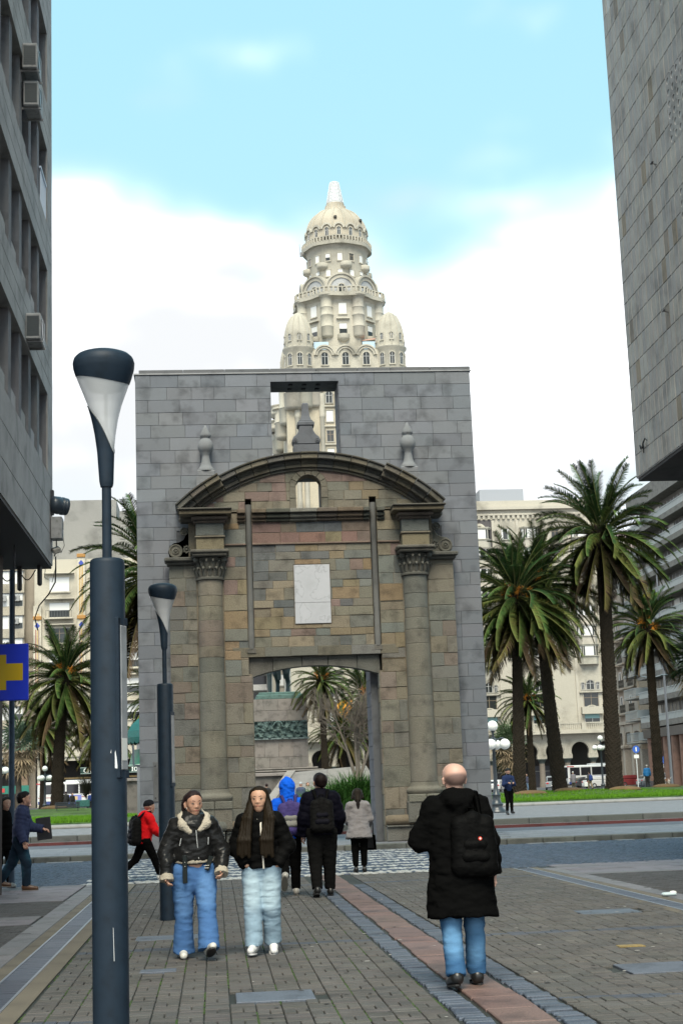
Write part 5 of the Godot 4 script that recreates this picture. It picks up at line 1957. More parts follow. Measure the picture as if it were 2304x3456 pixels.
func plants() -> void:
	make_fronds()
	rng.seed = 1111
	FRUIT = fruit_mesh()
	palm("tallest palm, right of the gate, its crown against the sky", Vector3(21.45, 0.95, -82), Vector3(21.65, 15.5, -82), 0.45, 3.6, 110, 0.5, 0, 31)
	palm("palm with a drooping crown just left of the tallest one", Vector3(19.4, 0.95, -86), Vector3(18.75, 13.4, -86), 0.41, 3.2, 115, 1.0, 3, 32, Color(1, 1, 1), -0.1)
	palm("palm with orange fruit close to the right edge of the granite wall", Vector3(15.85, 0.9, -80), Vector3(16.25, 11.9, -80), 0.33, 3.1, 115, 1.0, 5, 33)
	palm("palm with bright orange fruit in front of the balcony block at the right", Vector3(27.7, 1.1, -95), Vector3(27.65, 11.3, -95), 0.33, 2.75, 90, 0.35, 8, 34)
	palm("short palm with orange fruit between the trunks, in front of the arcade", Vector3(26.9, 1.2, -130), Vector3(26.9, 8.9, -130), 0.30, 2.5, 84, 0.45, 9, 35)
	palm("big palm with orange fruit and leaning trunk left of the near lamp post", Vector3(-12.5, 1.05, -125), Vector3(-11.75, 11.8, -125), 0.52, 4.0, 115, 0.75, 7, 36, Color(1, 1, 1), -0.15)
	palm("slim palm behind the big left palm, over the bus", Vector3(-18.0, 1.1, -165), Vector3(-17.85, 9.6, -165), 0.3, 3.3, 84, 1.0, 5, 37)
	palm("palm whose drooping crown shows just left of the near lamp post", Vector3(-12.0, 1.1, -168), Vector3(-11.9, 9.6, -168), 0.36, 3.6, 84, 1.0, 0, 38)
	palm("tall palm behind the granite wall, its crown sticking out on the left", Vector3(-3.2, 0.6, -80), Vector3(-3.05, 13.8, -80), 0.42, 3.7, 110, 1.0, 5, 39)
	palm("palm half hidden by the left edge of the granite wall, above the kiosk", Vector3(-5.4, 1.1, -150), Vector3(-5.0, 11.7, -150), 0.4, 3.6, 84, 0.7, 0, 40)
	palm("palm with drooping leaves and orange fruit seen through the gate passage", Vector3(9.2, 1.0, -128), Vector3(9.1, 11.0, -128), 0.30, 2.5, 90, 0.7, 5, 41)
	palm("farther palm with orange fruit at the right of the gate passage", Vector3(15.1, 1.1, -150), Vector3(14.9, 11.2, -150), 0.38, 3.6, 84, 0.5, 7, 42)
	palm("low palm behind the bare tree in the gate passage", Vector3(11.6, 1.0, -140), Vector3(11.7, 7.2, -140), 0.36, 2.8, 76, 0.6, 0, 43)
	palm("palm cut by the left edge of the picture behind the blue sign", Vector3(-18.6, 1.0, -115), Vector3(-18.2, 11.3, -115), 0.42, 3.6, 84, 0.6, 0, 44)
	fan_palm("fan palm with a skirt of dead leaves by the globe lamp, right of the gate", Vector3(27.0, 1.1, -140), 5.0, 2.2, 1.0, 51, Color(0.09, 0.13, 0.07))
	fan_palm("fan palm with grey green leaves under the blue sign at the left", Vector3(-18.6, 1.1, -150), 6.6, 2.6, 0.7, 52, Color(0.09, 0.13, 0.09))
	fan_palm("dark fan palm entering at the right edge", Vector3(36.9, 1.0, -112), 9.6, 3.2, 0.2, 53, Color(0.03, 0.05, 0.03))
	bare_tree(Vector3(7.45, 1.75, -80))
	flax("dark green strap leaved bush in the gate passage behind the grey coat", Vector3(6.1, 0.42, -66), Vector2(1.55, 0.8), 2.35, 1500, 61)
	flax("lower strap leaved bush left of the larger one in the passage", Vector3(4.35, 0.42, -67), Vector2(0.6, 0.5), 1.6, 350, 62)
	# a leafless street tree in front of the left arcade
	rng.seed = 1300
	var t := thing("young_tree", "thin leafless young tree in front of the bus at the left", "tree", Vector3(-13.9, 0.6, -172))
	var b := MB.new()
	b.col = Color(0.12, 0.10, 0.07)
	b.tube([Vector3(), Vector3(0, 2, 0)], [0.08, 0.05], 6)
	part(t, "trunk", b, MAT.bark)
	b = MB.new()
	b.col = Color(0.10, 0.10, 0.06)
	for i in 260:
		var a := rnd(0, TAU)
		var p := Vector3(0, rnd(0.8, 2.0), 0)
		var d := Vector3(cos(a) * rnd(0.4, 1.5), rnd(0.5, 2.4), sin(a) * rnd(0.4, 1.5))
		b.tube([p, p + d * 0.5 + Vector3(0, 0.2, 0), p + d], [0.02, 0.015, 0.006], 3, false)
	var o := part(t, "branches", b, MAT.bark)
	o.set_meta("kind", "stuff")

# ---------------------------------------------------------------- the square
func globe_lamp(p: Vector3, h: float, label: String) -> void:
	var t := thing("globe_lamp", label, "street lamp", p, 0.0, "old globe lamps of the square")
	var iron := Color(0.03, 0.038, 0.045)
	var b := MB.new()
	b.col = iron
	b.lathe([Vector2(0.42, 0), Vector2(0.42, 0.08), Vector2(0.3, 0.16), Vector2(0.26, 0.3), Vector2(0.3, 0.36), Vector2(0.2, 0.46), Vector2(0.17, 0.7), Vector2(0.2, 0.76), Vector2(0.12, 0.86), Vector2(0.085, 1.2), Vector2(0.07, h - 0.95), Vector2(0.11, h - 0.9), Vector2(0.07, h - 0.84), Vector2(0.045, h - 0.45), Vector2(0.09, h - 0.4), Vector2(0.1, h - 0.36), Vector2(0, h - 0.36)], 20)
	part(t, "post", b, MAT.gloss)
	var m := MB.new()
	m.col = Color(0.78, 0.78, 0.75)
	m.ball(Vector3(), 0.23, 20, 14)
	var gm := m.mesh()
	for k in 4:
		var a := k * TAU / 4 + 0.4
		var d := Vector3(cos(a), 0, sin(a))
		b = MB.new()
		b.col = iron
		b.tube([Vector3(0, h - 0.95, 0), Vector3(0, h - 0.75, 0) + d * 0.15, Vector3(0, h - 0.68, 0) + d * 0.36, Vector3(0, h - 0.74, 0) + d * 0.5], [0.03, 0.03, 0.035, 0.05], 6)
		part(t, "arm", b, MAT.gloss)
		var g := inst(t, "globe", gm, MAT.gloss)
		g.position = Vector3(0, h - 0.95, 0) + d * 0.5
	var g := inst(t, "globe", gm, MAT.gloss)
	g.position = Vector3(0, h - 0.15, 0)

func monument() -> void:
	rng.seed = 1400
	var t := thing("monument", "grey granite monument with a green bronze frieze, seen through the gate passage", "monument", Vector3(5.6, 0.95, -134))
	var off := Transform3D(Basis(), -t.position)
	var gr := Color(0.25, 0.225, 0.205)
	var b := MB.new(); b.t = off
	b.col = gr * 0.8
	b.span(3.1, 7.85, 3.6, 9.35, -130.08, -138)
	part(t, "core", b, MAT.granite)
	for k in [[3.65, 4.5, 3], [4.52, 5.98, 4], [7.52, 8.4, 3], [8.42, 9.38, 4]]:
		var x := 3.05
		for i in k[2]:
			var w: float = 4.85 / k[2]
			b = MB.new(); b.t = off
			b.col = vary(gr, 0.06)
			b.bbox(Vector3(x + w / 2, (k[0] + k[1]) / 2, -130.02), Vector3(w - 0.012, k[1] - k[0], 0.12), 0.012)
			part(t, "granite_slab", b, MAT.granite)
			x += w
	for s in [[3.0, 3.15], [7.8, 7.95]]:
		b = MB.new(); b.t = off
		b.col = gr * 1.1
		b.span(s[0], s[1], 3.6, 9.36, -129.94, -138.05)
		part(t, "corner_slab", b, MAT.granite)
	b = MB.new(); b.t = off
	b.col = Color(0.13, 0.235, 0.21)
	b.bbox(Vector3(5.7, 9.6, -134), Vector3(4.0, 0.42, 7.0), 0.06)
	b.bbox(Vector3(5.7, 9.9, -134), Vector3(3.6, 0.22, 6.6), 0.05)
	part(t, "bronze_plinth", b, MAT.patina)
	b = MB.new(); b.t = off
	b.col = Color(0.2, 0.26, 0.26)
	b.bbox(Vector3(5.5, 6.02, -129.9), Vector3(5.1, 0.12, 0.4), 0.03)
	part(t, "frieze_ledge", b, MAT.patina)
	# frieze: a crowd in relief
	b = MB.new(); b.t = off
	var nz := FastNoiseLite.new()
	nz.seed = 3; nz.frequency = 2.3; nz.fractal_octaves = 4
	var N := 90
	var M := 28
	var P := func(i: int, j: int) -> Vector3:
		var x := lerpf(3.0, 7.92, float(i) / N)
		var y := lerpf(6.08, 7.5, float(j) / M)
		var e := nz.get_noise_2d(x * 0.8, y * 0.8)
		var f := absf(sin(x * 5.2 + 1.3 * sin(y * 3.0))) * 0.13
		return Vector3(x, y, -129.95 + 0.30 * clampf(e + 0.25, 0, 1) + f)
	for i in N:
		for j in M:
			var A: Vector3 = P.call(i, j); var B: Vector3 = P.call(i + 1, j); var C: Vector3 = P.call(i + 1, j + 1); var D: Vector3 = P.call(i, j + 1)
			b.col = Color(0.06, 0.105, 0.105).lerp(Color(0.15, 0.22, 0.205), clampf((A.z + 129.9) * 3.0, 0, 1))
			b.quad(A, B, C, D)
	var ring := []
	var rr := []
	for i in 11:
		var a := PI * i / 10.0 - 0.15
		ring.append(Vector3(5.45 + 0.36 * cos(a), 7.12 + 0.36 * sin(a), -129.62)); rr.append(0.05)
	b.col = Color(0.13, 0.21, 0.2)
	b.tube(ring, rr, 6)
	part(t, "bronze_frieze", b, MAT.patina)
	for k in 4:
		b = MB.new(); b.t = off
		b.col = vary(gr * 1.12, 0.03)
		b.bbox(Vector3(4.2, 3.52 - 0.2 * k, -132 + 0.0 * k), Vector3(8.6 + 0.9 * k, 0.13, 10.5 + 1.0 * k), 0.02)
		b.col = Color(0.05, 0.05, 0.05)
		b.span(0.4 - 0.45 * k, 8.1 + 0.45 * k, 3.37 - 0.2 * k, 3.46 - 0.2 * k, -127.1 + 0.5 * k, -136)
		part(t, "step", b, MAT.granite)
	# mausoleum base and its sloping granite wing
	t = thing("mausoleum_wing", "low sloping granite slab wing in front of the monument", "monument", Vector3(6.5, 0.62, -95))
	off = Transform3D(Basis(), -t.position)
	b = MB.new(); b.t = off
	b.col = gr * 0.72
	b.span(-6, 4.6, 0.6, 2.62, -98.0, -124)
	part(t, "base_wall", b, MAT.granite)
	b = MB.new(); b.t = off
	b.col = gr * 1.15
	b.bbox(Vector3(-0.7, 2.72, -110.8), Vector3(10.6, 0.2, 26.0), 0.03)
	part(t, "base_coping", b, MAT.granite)
	var A := Vector3(2.55, 0.55, -88); var B := Vector3(9.95, 0.55, -86.5); var C := Vector3(9.35, 3.05, -95); var D := Vector3(4.55, 2.78, -95)
	for i in 2:
		for j in 3:
			var u0 := i / 2.0; var u1 := (i + 1) / 2.0; var v0 := j / 3.0; var v1 := (j + 1) / 3.0
			var L := func(u: float, v: float) -> Vector3: return A.lerp(B, u).lerp(D.lerp(C, u), v)
			b = MB.new(); b.t = off
			b.col = vary(gr * 1.1, 0.035)
			var e := 0.0025
			var q := [L.call(u0 + e, v0 + e), L.call(u1 - e, v0 + e), L.call(u1 - e, v1 - e), L.call(u0 + e, v1 - e)]
			b.quad(q[0], q[1], q[2], q[3])
			var dn := Vector3(0, -0.5, -0.15)
			for k in 4: b.quad(q[k] + dn, q[(k + 1) % 4] + dn, q[(k + 1) % 4], q[k])
			part(t, "sloping_slab", b, MAT.granite)
	b = MB.new(); b.t = off
	b.col = gr * 1.3
	var w := Vector3(0.42, 0.0, 0)
	var up := Vector3(0, 0.12, 0.02)
	b.quad(A - w * 0.2 + up, A + w + up, D + w + up, D - w * 0.2 + up)
	b.quad(A - w * 0.2 - Vector3(0, 0.6, 0), A - w * 0.2 + up, D - w * 0.2 + up, D - w * 0.2 - Vector3(0, 0.6, 0))
	b.quad(A + w, A + w + up, D + w + up, D + w)
	b.quad(A - w * 0.2, A + w, A + w + up, A - w * 0.2 + up)
	part(t, "slope_coping", b, MAT.granite)
	b = MB.new(); b.t = off
	b.col = gr * 0.8
	b.quad(B, B + Vector3(0, 0, -10), C + Vector3(0, 0, -1), C)
	b.quad(D, C, C + Vector3(0, 0, -8), D + Vector3(0, 0, -8))
	b.quad(A + Vector3(0, 0, -9), A, D, D + Vector3(0, 0, -2))
	part(t, "wing_side", b, MAT.granite)

func square_things() -> void:
	globe_lamp(Vector3(12.05, 0.42, -66), 3.85, "globe lamp beside the right edge of the granite wall")
	globe_lamp(Vector3(33.0, 0.47, -130), 4.85, "globe lamp between the two tall palm trunks at the right")
	globe_lamp(Vector3(-14.5, 0.48, -135), 4.0, "globe lamp in front of the white bus at the left")
	globe_lamp(Vector3(-14.7, 0.42, -108), 4.3, "globe lamp under the blue sign at the left edge")
	monument()
	rng.seed = 1500
	# kiosk with a green dome
	var t := thing("news_kiosk", "dark kiosk with a scalloped green dome left of the granite wall", "kiosk", Vector3(-1.75, 0.4, -62))
	var b := MB.new()
	b.col = Color(0.012, 0.1, 0.095)
	var N := 10
	for i in N:
		var a0 := TAU * i / N
		var a1 := TAU * (i + 1) / N
		for j in 6:
			var f := func(k: int) -> Vector2:
				var u := k / 6.0
				return Vector2(1.75 * cos(u * PI / 2 * 0.95), 3.55 + 1.05 * sin(u * PI / 2))
			var p: Vector2 = f.call(j); var q: Vector2 = f.call(j + 1)
			b.col = Color(0.012, 0.1, 0.095) * (0.9 if i % 2 else 1.15)
			b.quad(Vector3(sin(a0) * p.x, p.y, cos(a0) * p.x), Vector3(sin(a1) * p.x, p.y, cos(a1) * p.x), Vector3(sin(a1) * q.x, q.y, cos(a1) * q.x), Vector3(sin(a0) * q.x, q.y, cos(a0) * q.x))
	part(t, "dome", b, MAT.paint)
	b = MB.new()
	for i in 40:
		var a := TAU * i / 40
		b.col = Color(0.008, 0.09, 0.08)
		b.t = Transform3D(Basis(Vector3.UP, a), Vector3())
		b.prism(PackedVector2Array([Vector2(-0.137, 3.56), Vector2(-0.137, 3.40), Vector2(-0.08, 3.33), Vector2(0, 3.31), Vector2(0.08, 3.33), Vector2(0.137, 3.40), Vector2(0.137, 3.56)]), 1.715, 1.735)
	part(t, "scalloped_edge", b, MAT.paint)
	b = MB.new()
	b.col = Color(0.012, 0.02, 0.02)
	b.lathe([Vector2(1.3, 0.0), Vector2(1.3, 3.6)], 8, Vector3(), false)
	part(t, "body", b, MAT.gloss)
	b = MB.new()
	b.col = Color(0.02, 0.14, 0.09)
	b.lathe([Vector2(1.34, 2.45), Vector2(1.62, 2.5), Vector2(1.45, 3.1), Vector2(1.34, 3.1)], 8, Vector3(), false)
	part(t, "awning", b, MAT.paint)
	b = MB.new()
	b.col = Color(0.45, 0.6, 0.5)
	b.lathe([Vector2(1.63, 2.44), Vector2(1.65, 2.49), Vector2(1.6, 2.52)], 8, Vector3(), false)
	part(t, "awning_trim", b, MAT.paint)
	b = MB.new()
	b.t = Transform3D(Basis(Vector3.UP, -0.75), Vector3())
	b.col = Color(0.02, 0.08, 0.3)
	b.box(Vector3(0, 1.05, 1.29), Vector3(0.7, 0.5, 0.05))
	b.col = Color(0.4, 0.15, 0.2)
	b.box(Vector3(0.0, 1.12, 1.32), Vector3(0.4, 0.16, 0.02))
	b.col = Color(0.05, 0.12, 0.35)
	b.box(Vector3(-0.1, 0.4, 1.29), Vector3(0.5, 0.5, 0.05))
	part(t, "poster", b, MAT.gloss)
	b = MB.new()
	b.col = Color(0.07, 0.08, 0.1)
	b.lathe([Vector2(0.13, 0), Vector2(0.1, 0.3), Vector2(0.085, 2.3), Vector2(0, 2.3)], 12)
	b.bbox(Vector3(0, 2.4, 0), Vector3(0.3, 0.26, 0.3), 0.05)
	b.tube([Vector3(0, 2.4, 0), Vector3(-0.4, 2.45, 0), Vector3(-0.42, 3.2, 0)], [0.04, 0.04, 0.04], 6)
	var o := part(self, "lamp_post_stub", b, MAT.gloss)
	o.position = Vector3(-2.65, 0.4, -59.5)
	tag(o, "grey post with dark bracket in front of the kiosk", "post")
	# handrail in the passage
	b = MB.new()
	b.col = Color(0.6, 0.63, 0.66)
	b.tube([Vector3(3.2, 1.28, -50.5), Vector3(3.55, 1.05, -50.5), Vector3(3.6, 0.95, -50.5), Vector3(3.6, 0.1, -50.5)], [0.025, 0.025, 0.025, 0.025], 8)
	o = part(self, "handrail", b, MAT.gloss)
	tag(o, "bent white handrail beside the man in the black puffer jacket", "handrail")
	# benches and bins
	bench(Vector3(-11.3, 0.55, -121), 0.1, "dark slatted bench at the foot of the big left palm")
	bench(Vector3(36.5, 0.5, -128), 0.0, "dark slatted bench right of the globe lamp and the trunks")
	t = thing("litter_bin", "green litter bin between the couple and the person in white at the left", "bin", Vector3(-11.7, 0.5, -140))
	b = MB.new()
	b.col = Color(0.04, 0.14, 0.12)
	b.bbox(Vector3(0, 0.75, 0), Vector3(1.2, 0.6, 0.6), 0.04)
	part(t, "bin_body", b, MAT.paint)
	b = MB.new()
	b.col = Color(0.03, 0.1, 0.09)
	b.bbox(Vector3(-0.45, 0.22, 0), Vector3(0.08, 0.46, 0.4), 0.01)
	b.bbox(Vector3(0.45, 0.22, 0), Vector3(0.08, 0.46, 0.4), 0.01)
	part(t, "bin_legs", b, MAT.paint)
	b = MB.new()
	b.col = Color(0.45, 0.45, 0.43)
	b.bbox(Vector3(0, 0.2, 0), Vector3(1.6, 0.4, 0.6), 0.06)
	o = part(self, "stone_bench", b, MAT.granite)
	o.position = Vector3(30.9, 0.42, -95)
	tag(o, "pale stone bench at the right edge of the near lawn", "bench")
	b = MB.new()
	b.col = Color(0.02, 0.02, 0.025)
	b.bbox(Vector3(0, 0.75, 0), Vector3(0.14, 1.9, 0.14), 0.02)
	o = part(self, "black_post", b, MAT.gloss)
	o.position = Vector3(30.3, 0.42, -94)
	tag(o, "black post standing by the pale stone bench at the right edge", "post")
	# flagpoles and tall road lamps
	for f in [[Vector3(36.0, 0.45, -138), 14.4, "flagpole with a drooping white flag beside the tallest palm trunk", true], [Vector3(39.6, 0.45, -132), 20.6, "taller flagpole left of the balcony block, no flag in view", false]]:
		t = thing("flagpole", f[2], "flagpole", f[0], 0.0, "flagpoles of the square")
		b = MB.new()
		b.col = Color(0.11, 0.12, 0.14)
		b.lathe([Vector2(0.13, 0), Vector2(0.06, f[1]), Vector2(0, f[1] + 0.02)], 10)
		part(t, "pole", b, MAT.gloss)
		b = MB.new()
		b.col = Color(0.3, 0.3, 0.3)
		b.ball(Vector3(0, f[1] + 0.08, 0), 0.1, 8, 6)
		part(t, "finial", b, MAT.gloss)
		if f[3]:
			b = MB.new()
			b.col = Color(0.6, 0.64, 0.68)
			for i in 5:
				b.quad(Vector3(0.07 * i, 7.6 - 0.1 * i, 0.05 * sin(i * 2.0)), Vector3(0.07 * (i + 1), 7.5 - 0.1 * i, 0.05 * sin(i * 2.0 + 2)), Vector3(0.07 * (i + 1), 9.0 - 0.1 * i, 0.05 * sin(i * 2.0 + 2)), Vector3(0.07 * i, 9.1 - 0.1 * i, 0.05 * sin(i * 2.0)))
			part(t, "flag", b, MAT.fabric)
	for f in [[Vector3(37.8, 0.45, -130), 9.8, "tall grey road lamp with two arms right of the palm trunks"], [Vector3(23.6, 0.5, -150), 10.8, "tall thin road lamp behind the short fruiting palm"]]:
		t = thing("road_lamp", f[2], "street lamp", f[0], 0.0, "tall road lamps")
		b = MB.new()
		b.col = Color(0.14, 0.17, 0.2)
		b.lathe([Vector2(0.12, 0), Vector2(0.06, f[1]), Vector2(0, f[1] + 0.02)], 10)
		part(t, "pole", b, MAT.gloss)
		for s: float in [-1.0, 1.0]:
			b = MB.new()
			b.col = Color(0.14, 0.17, 0.2)
			b.tube([Vector3(0, f[1] - 0.1, 0), Vector3(s * 1.0, f[1] + 0.15, 0)], [0.05, 0.04], 6)
			b.bbox(Vector3(s * 1.2, f[1] + 0.18, 0), Vector3(0.6, 0.1, 0.22), 0.03)
			part(t, "arm", b, MAT.gloss)

func bench(p: Vector3, turn: float, label: String) -> void:
	var t := thing("park_bench", label, "bench", p, turn)
	for i in 4:
		var b := MB.new()
		b.col = Color(0.025, 0.035, 0.045)
		b.bbox(Vector3(0, 0.43, -0.2 + 0.12 * i), Vector3(1.9, 0.035, 0.09), 0.008)
		part(t, "seat_slat", b, MAT.gloss)
		b = MB.new()
		b.col = Color(0.025, 0.035, 0.045)
		b.bbox(Vector3(0, 0.52 + 0.11 * i, 0.24 + 0.02 * i), Vector3(1.9, 0.08, 0.03), 0.008)
		part(t, "back_slat", b, MAT.gloss)
	for s in [-0.8, 0.8]:
		var b := MB.new()
		b.col = Color(0.02, 0.025, 0.03)
		b.tube([Vector3(s, 0, -0.2), Vector3(s, 0.42, -0.22), Vector3(s, 0.42, 0.2), Vector3(s, 0.9, 0.32)], [0.025, 0.025, 0.025, 0.025], 6)
		b.tube([Vector3(s, 0.42, 0.2), Vector3(s, 0, 0.28)], [0.025, 0.025], 6)
		part(t, "leg", b, MAT.gloss)

# ---------------------------------------------------------------- buildings round the square
# a window in a wall that faces +z: recessed reveal, frame, sub-part pane; kind 0 casement, 1 closed white shutter, 2 half shutter, 3 arched, 4 half-open shutters
func win(parent: Node3D, off: Vector3, p: Vector3, w: float, h: float, kind: int, frame := Color(0.5, 0.48, 0.43), turn := 0.0, called := "window") -> void:
	var tr := Transform3D(Basis(Vector3.UP, turn), p - off)
	var b := MB.new()
	b.col = frame
	var f := 0.07
	b.span(-w / 2 - f, -w / 2, -f, h + f, -0.05, 0.06)
	b.span(w / 2, w / 2 + f, -f, h + f, -0.05, 0.06)
	b.span(-w / 2 - f * 2, w / 2 + f * 2, -f - 0.1, 0.0, -0.05, 0.16)
	if kind == 3:
		var q := arc_pts(0, h - w / 2, w / 2 + f * 2, 0, PI, 12)
		q.append_array(arc_pts(0, h - w / 2, w / 2, PI, 0, 12))
		b.prism(q, -0.05, 0.1)
	else: b.span(-w / 2 - f * 1.5, w / 2 + f * 1.5, h, h + f * 1.6, -0.05, 0.10)
	var o := part(parent, called, b, MAT.facade)
	o.transform = tr
	b = MB.new()
	b.col = Color(0.025, 0.028, 0.03)
	if kind == 3:
		var q := PackedVector2Array([Vector2(-w / 2, 0), Vector2(w / 2, 0)])
		q.append_array(arc_pts(0, h - w / 2, w / 2, 0, PI, 12))
		b.prism(q, 0.004, 0.012)
	else: b.box(Vector3(0, h / 2, 0.008), Vector3(w, h, 0.01))
	part(o, "pane", b, MAT.dark_glass)
	b = MB.new()
	var white := Color(0.66, 0.66, 0.65)
	b.col = white
	if kind == 1: b.box(Vector3(0, h / 2, 0.025), Vector3(w * 0.98, h * 0.98, 0.02))
	elif kind == 2: b.box(Vector3(0, h * 0.72, 0.025), Vector3(w * 0.98, h * 0.52, 0.02))
	elif kind == 4:
		for s: float in [-1.0, 1.0]: b.box(Vector3(s * w * 0.40, h / 2, 0.04), Vector3(w * 0.2, h * 0.98, 0.03))
	else:
		b.col = Color(0.26, 0.2, 0.14) if kind == 0 else white * 0.8
		b.box(Vector3(0, h / 2, 0.02), Vector3(0.06, h, 0.02))
		b.box(Vector3(0, h * 0.66, 0.02), Vector3(w, 0.05, 0.02))
		for s: float in [-1.0, 1.0]: b.box(Vector3(s * (w / 2 - 0.03), h * 0.4, 0.02), Vector3(0.06, h * 0.8, 0.02))
	part(o, "shutter" if kind in [1, 2, 4] else "sash", b, MAT.plain)

func balustrade(b: MB, x0: float, x1: float, y: float, h: float, z: float, step := 0.34) -> void:
	b.span(x0, x1, y, y + h * 0.16, z - 0.16, z + 0.16)
	b.span(x0, x1, y + h * 0.85, y + h, z - 0.18, z + 0.18)
	var x := x0 + step / 2
	while x < x1:
		b.box(Vector3(x, y + h / 2, z), Vector3(step * 0.5, h * 0.72, 0.14))
		x += step

const LIME := Color(0.61, 0.57, 0.48)

func salvo() -> void:
	rng.seed = 1600
	var t := thing("domed_tower_building", "pale stone block with a tall domed tower rising behind the gate", "building", Vector3(39, 1.25, -248))
	var O := t.position
	var off := Transform3D(Basis(), -O)
	var zf := -240.0
	var b := MB.new(); b.t = off
	b.col = LIME
	b.span(12.3, 62.0, 9.3, 45.2, zf, -262)
	b.span(62.0, 66.6, 9.3, 38.6, zf, -262)
	part(t, "wall", b, MAT.facade)
	b = MB.new(); b.t = off
	b.col = LIME * 1.05
	b.span(12.0, 62.3, 45.2, 45.7, zf + 0.6, -262.3)
	b.span(12.0, 62.3, 45.7, 46.7, zf + 0.2, -262.2)
	b.span(12.2, 62.1, 44.3, 44.6, zf + 0.3, zf)
	b.span(61.9, 67.0, 38.6, 39.0, zf + 0.6, -262.3)
	part(t, "cornice", b, MAT.facade)
	b = MB.new(); b.t = off
	b.col = LIME
	balustrade(b, 62.2, 66.9, 39.0, 1.0, zf + 0.4)
	part(t, "balustrade", b, MAT.facade)
	b = MB.new(); b.t = off
	b.col = Color(0.3, 0.32, 0.36)
	b.span(44.8, 52.2, 46.7, 49.8, -246, -254)
	part(t, "roof_house", b, MAT.plain)
	b = MB.new(); b.t = off
	b.col = Color(0.12, 0.11, 0.115)
	b.span(41.5, 45.8, 39.2, 43.6, zf + 0.03, zf)
	part(t, "dark_panel", b, MAT.facade)
	b = MB.new()
	b.col = LIME * 1.15
	b.t = Transform3D(Basis(Vector3.RIGHT, PI / 2), Vector3(43.4, 42.0, zf + 0.05) - O)
	b.lathe([Vector2(0.6, 0), Vector2(0.6, 0.12), Vector2(0.78, 0.2), Vector2(1.0, 0.2), Vector2(1.05, 0.0)], 24)
	part(t, "round_window_rim", b, MAT.facade)
	b = MB.new(); b.t = off
	b.col = LIME
	for i in 60:
		b.box(Vector3(13 + i * 0.8, 44.0, zf + 0.12), Vector3(0.4, 0.6, 0.3))
	part(t, "corbels", b, MAT.facade)
	# floors
	var rows := []
	for k in 7: rows.append(21.2 + 3.2 * k)
	var centers := [19.0, 27.1, 35.3, 43.5, 51.65, 59.9]
	for c: float in centers:
		if c < 40 and c > 22: continue
		for s in [-2.1, 2.1]:
			b = MB.new(); b.t = off
			b.col = LIME * 1.03
			b.span(c + s - 0.22, c + s + 0.22, 10.8, 43.5, zf + 0.18, zf - 0.1)
			part(t, "pilaster", b, MAT.facade)
		for k in 7:
			var y: float = rows[k]
			b = MB.new(); b.t = off
			b.col = vary(LIME, 0.04)
			var q := PackedVector2Array([Vector2(c - 1.62, 0), Vector2(c - 1.1, -0.95), Vector2(c + 1.1, -0.95), Vector2(c + 1.62, 0)])
			for seg in [[y - 1.35, y - 0.12, 0.0], [y - 0.12, y, 0.14], [y + 1.55, y + 1.75, 0.10], [y + 1.75, y + 1.9, 0.2]]:
				var e: float = seg[2]
				var pts: Array[Vector3] = [Vector3(c - 1.62 - e, 0, zf), Vector3(c - 1.05 - e * 0.6, 0, zf + 0.95 + e), Vector3(c + 1.05 + e * 0.6, 0, zf + 0.95 + e), Vector3(c + 1.62 + e, 0, zf)]
				for i in 3:
					b.quad(pts[i] + Vector3(0, seg[0], 0), pts[i + 1] + Vector3(0, seg[0], 0), pts[i + 1] + Vector3(0, seg[1], 0), pts[i] + Vector3(0, seg[1], 0))
				for yy in [seg[0], seg[1]]:
					b.quad(pts[0] + Vector3(0, yy, 0), pts[1] + Vector3(0, yy, 0), pts[2] + Vector3(0, yy, 0), pts[3] + Vector3(0, yy, 0))
			var bay := part(t, "bay_window", b, MAT.facade)
			b = MB.new(); b.t = off
			b.col = Color(0.03, 0.033, 0.035)
			b.quad(Vector3(c - 1.6, y, zf), Vector3(c - 1.03, y, zf + 0.92), Vector3(c - 1.03, y + 1.56, zf + 0.92), Vector3(c - 1.6, y + 1.56, zf))
			b.quad(Vector3(c - 1.03, y, zf + 0.92), Vector3(c + 1.03, y, zf + 0.92), Vector3(c + 1.03, y + 1.56, zf + 0.92), Vector3(c - 1.03, y + 1.56, zf + 0.92))
			b.quad(Vector3(c + 1.03, y, zf + 0.92), Vector3(c + 1.6, y, zf), Vector3(c + 1.6, y + 1.56, zf), Vector3(c + 1.03, y + 1.56, zf + 0.92))
			part(bay, "pane", b, MAT.dark_glass)
			b = MB.new(); b.t = off
			b.col = Color(0.66, 0.66, 0.65)
			var kind := rng.randi() % 3
			if kind == 0: b.box(Vector3(c, y + 0.78, zf + 0.95), Vector3(1.4, 1.5, 0.04))
			else:
				b.box(Vector3(c - 0.5, y + 0.78, zf + 0.96), Vector3(0.34, 1.5, 0.05))
				b.box(Vector3(c + 0.62, y + 0.78, zf + 0.96), Vector3(0.3, 1.5, 0.05))
			b.col = Color(0.42, 0.4, 0.36)
			for x in [-1.02, 1.02]: b.box(Vector3(c + x, y + 0.78, zf + 0.93), Vector3(0.1, 1.56, 0.1))
			b.col = Color(0.62, 0.62, 0.6)
			b.t = Transform3D(Basis(Vector3.UP, -1.02), Vector3(c - 1.34, y + 0.78, zf + 0.5) - O)
			if kind != 1: b.box(Vector3(), Vector3(0.5, 1.45, 0.03))
			part(bay, "shutter", b, MAT.plain)
		# the arched lights and balcony under each bay
		win(t, O, Vector3(c, 15.9, zf + 0.02), 1.3, 1.45, 3)
		for s in [-1.2, 1.2]: win(t, O, Vector3(c + s, 15.9, zf + 0.02), 0.5, 1.1, 3)
		win(t, O, Vector3(c, 13.2, zf + 0.02), 2.4, 2.1, 0)
		b = MB.new(); b.t = off
		b.col = LIME
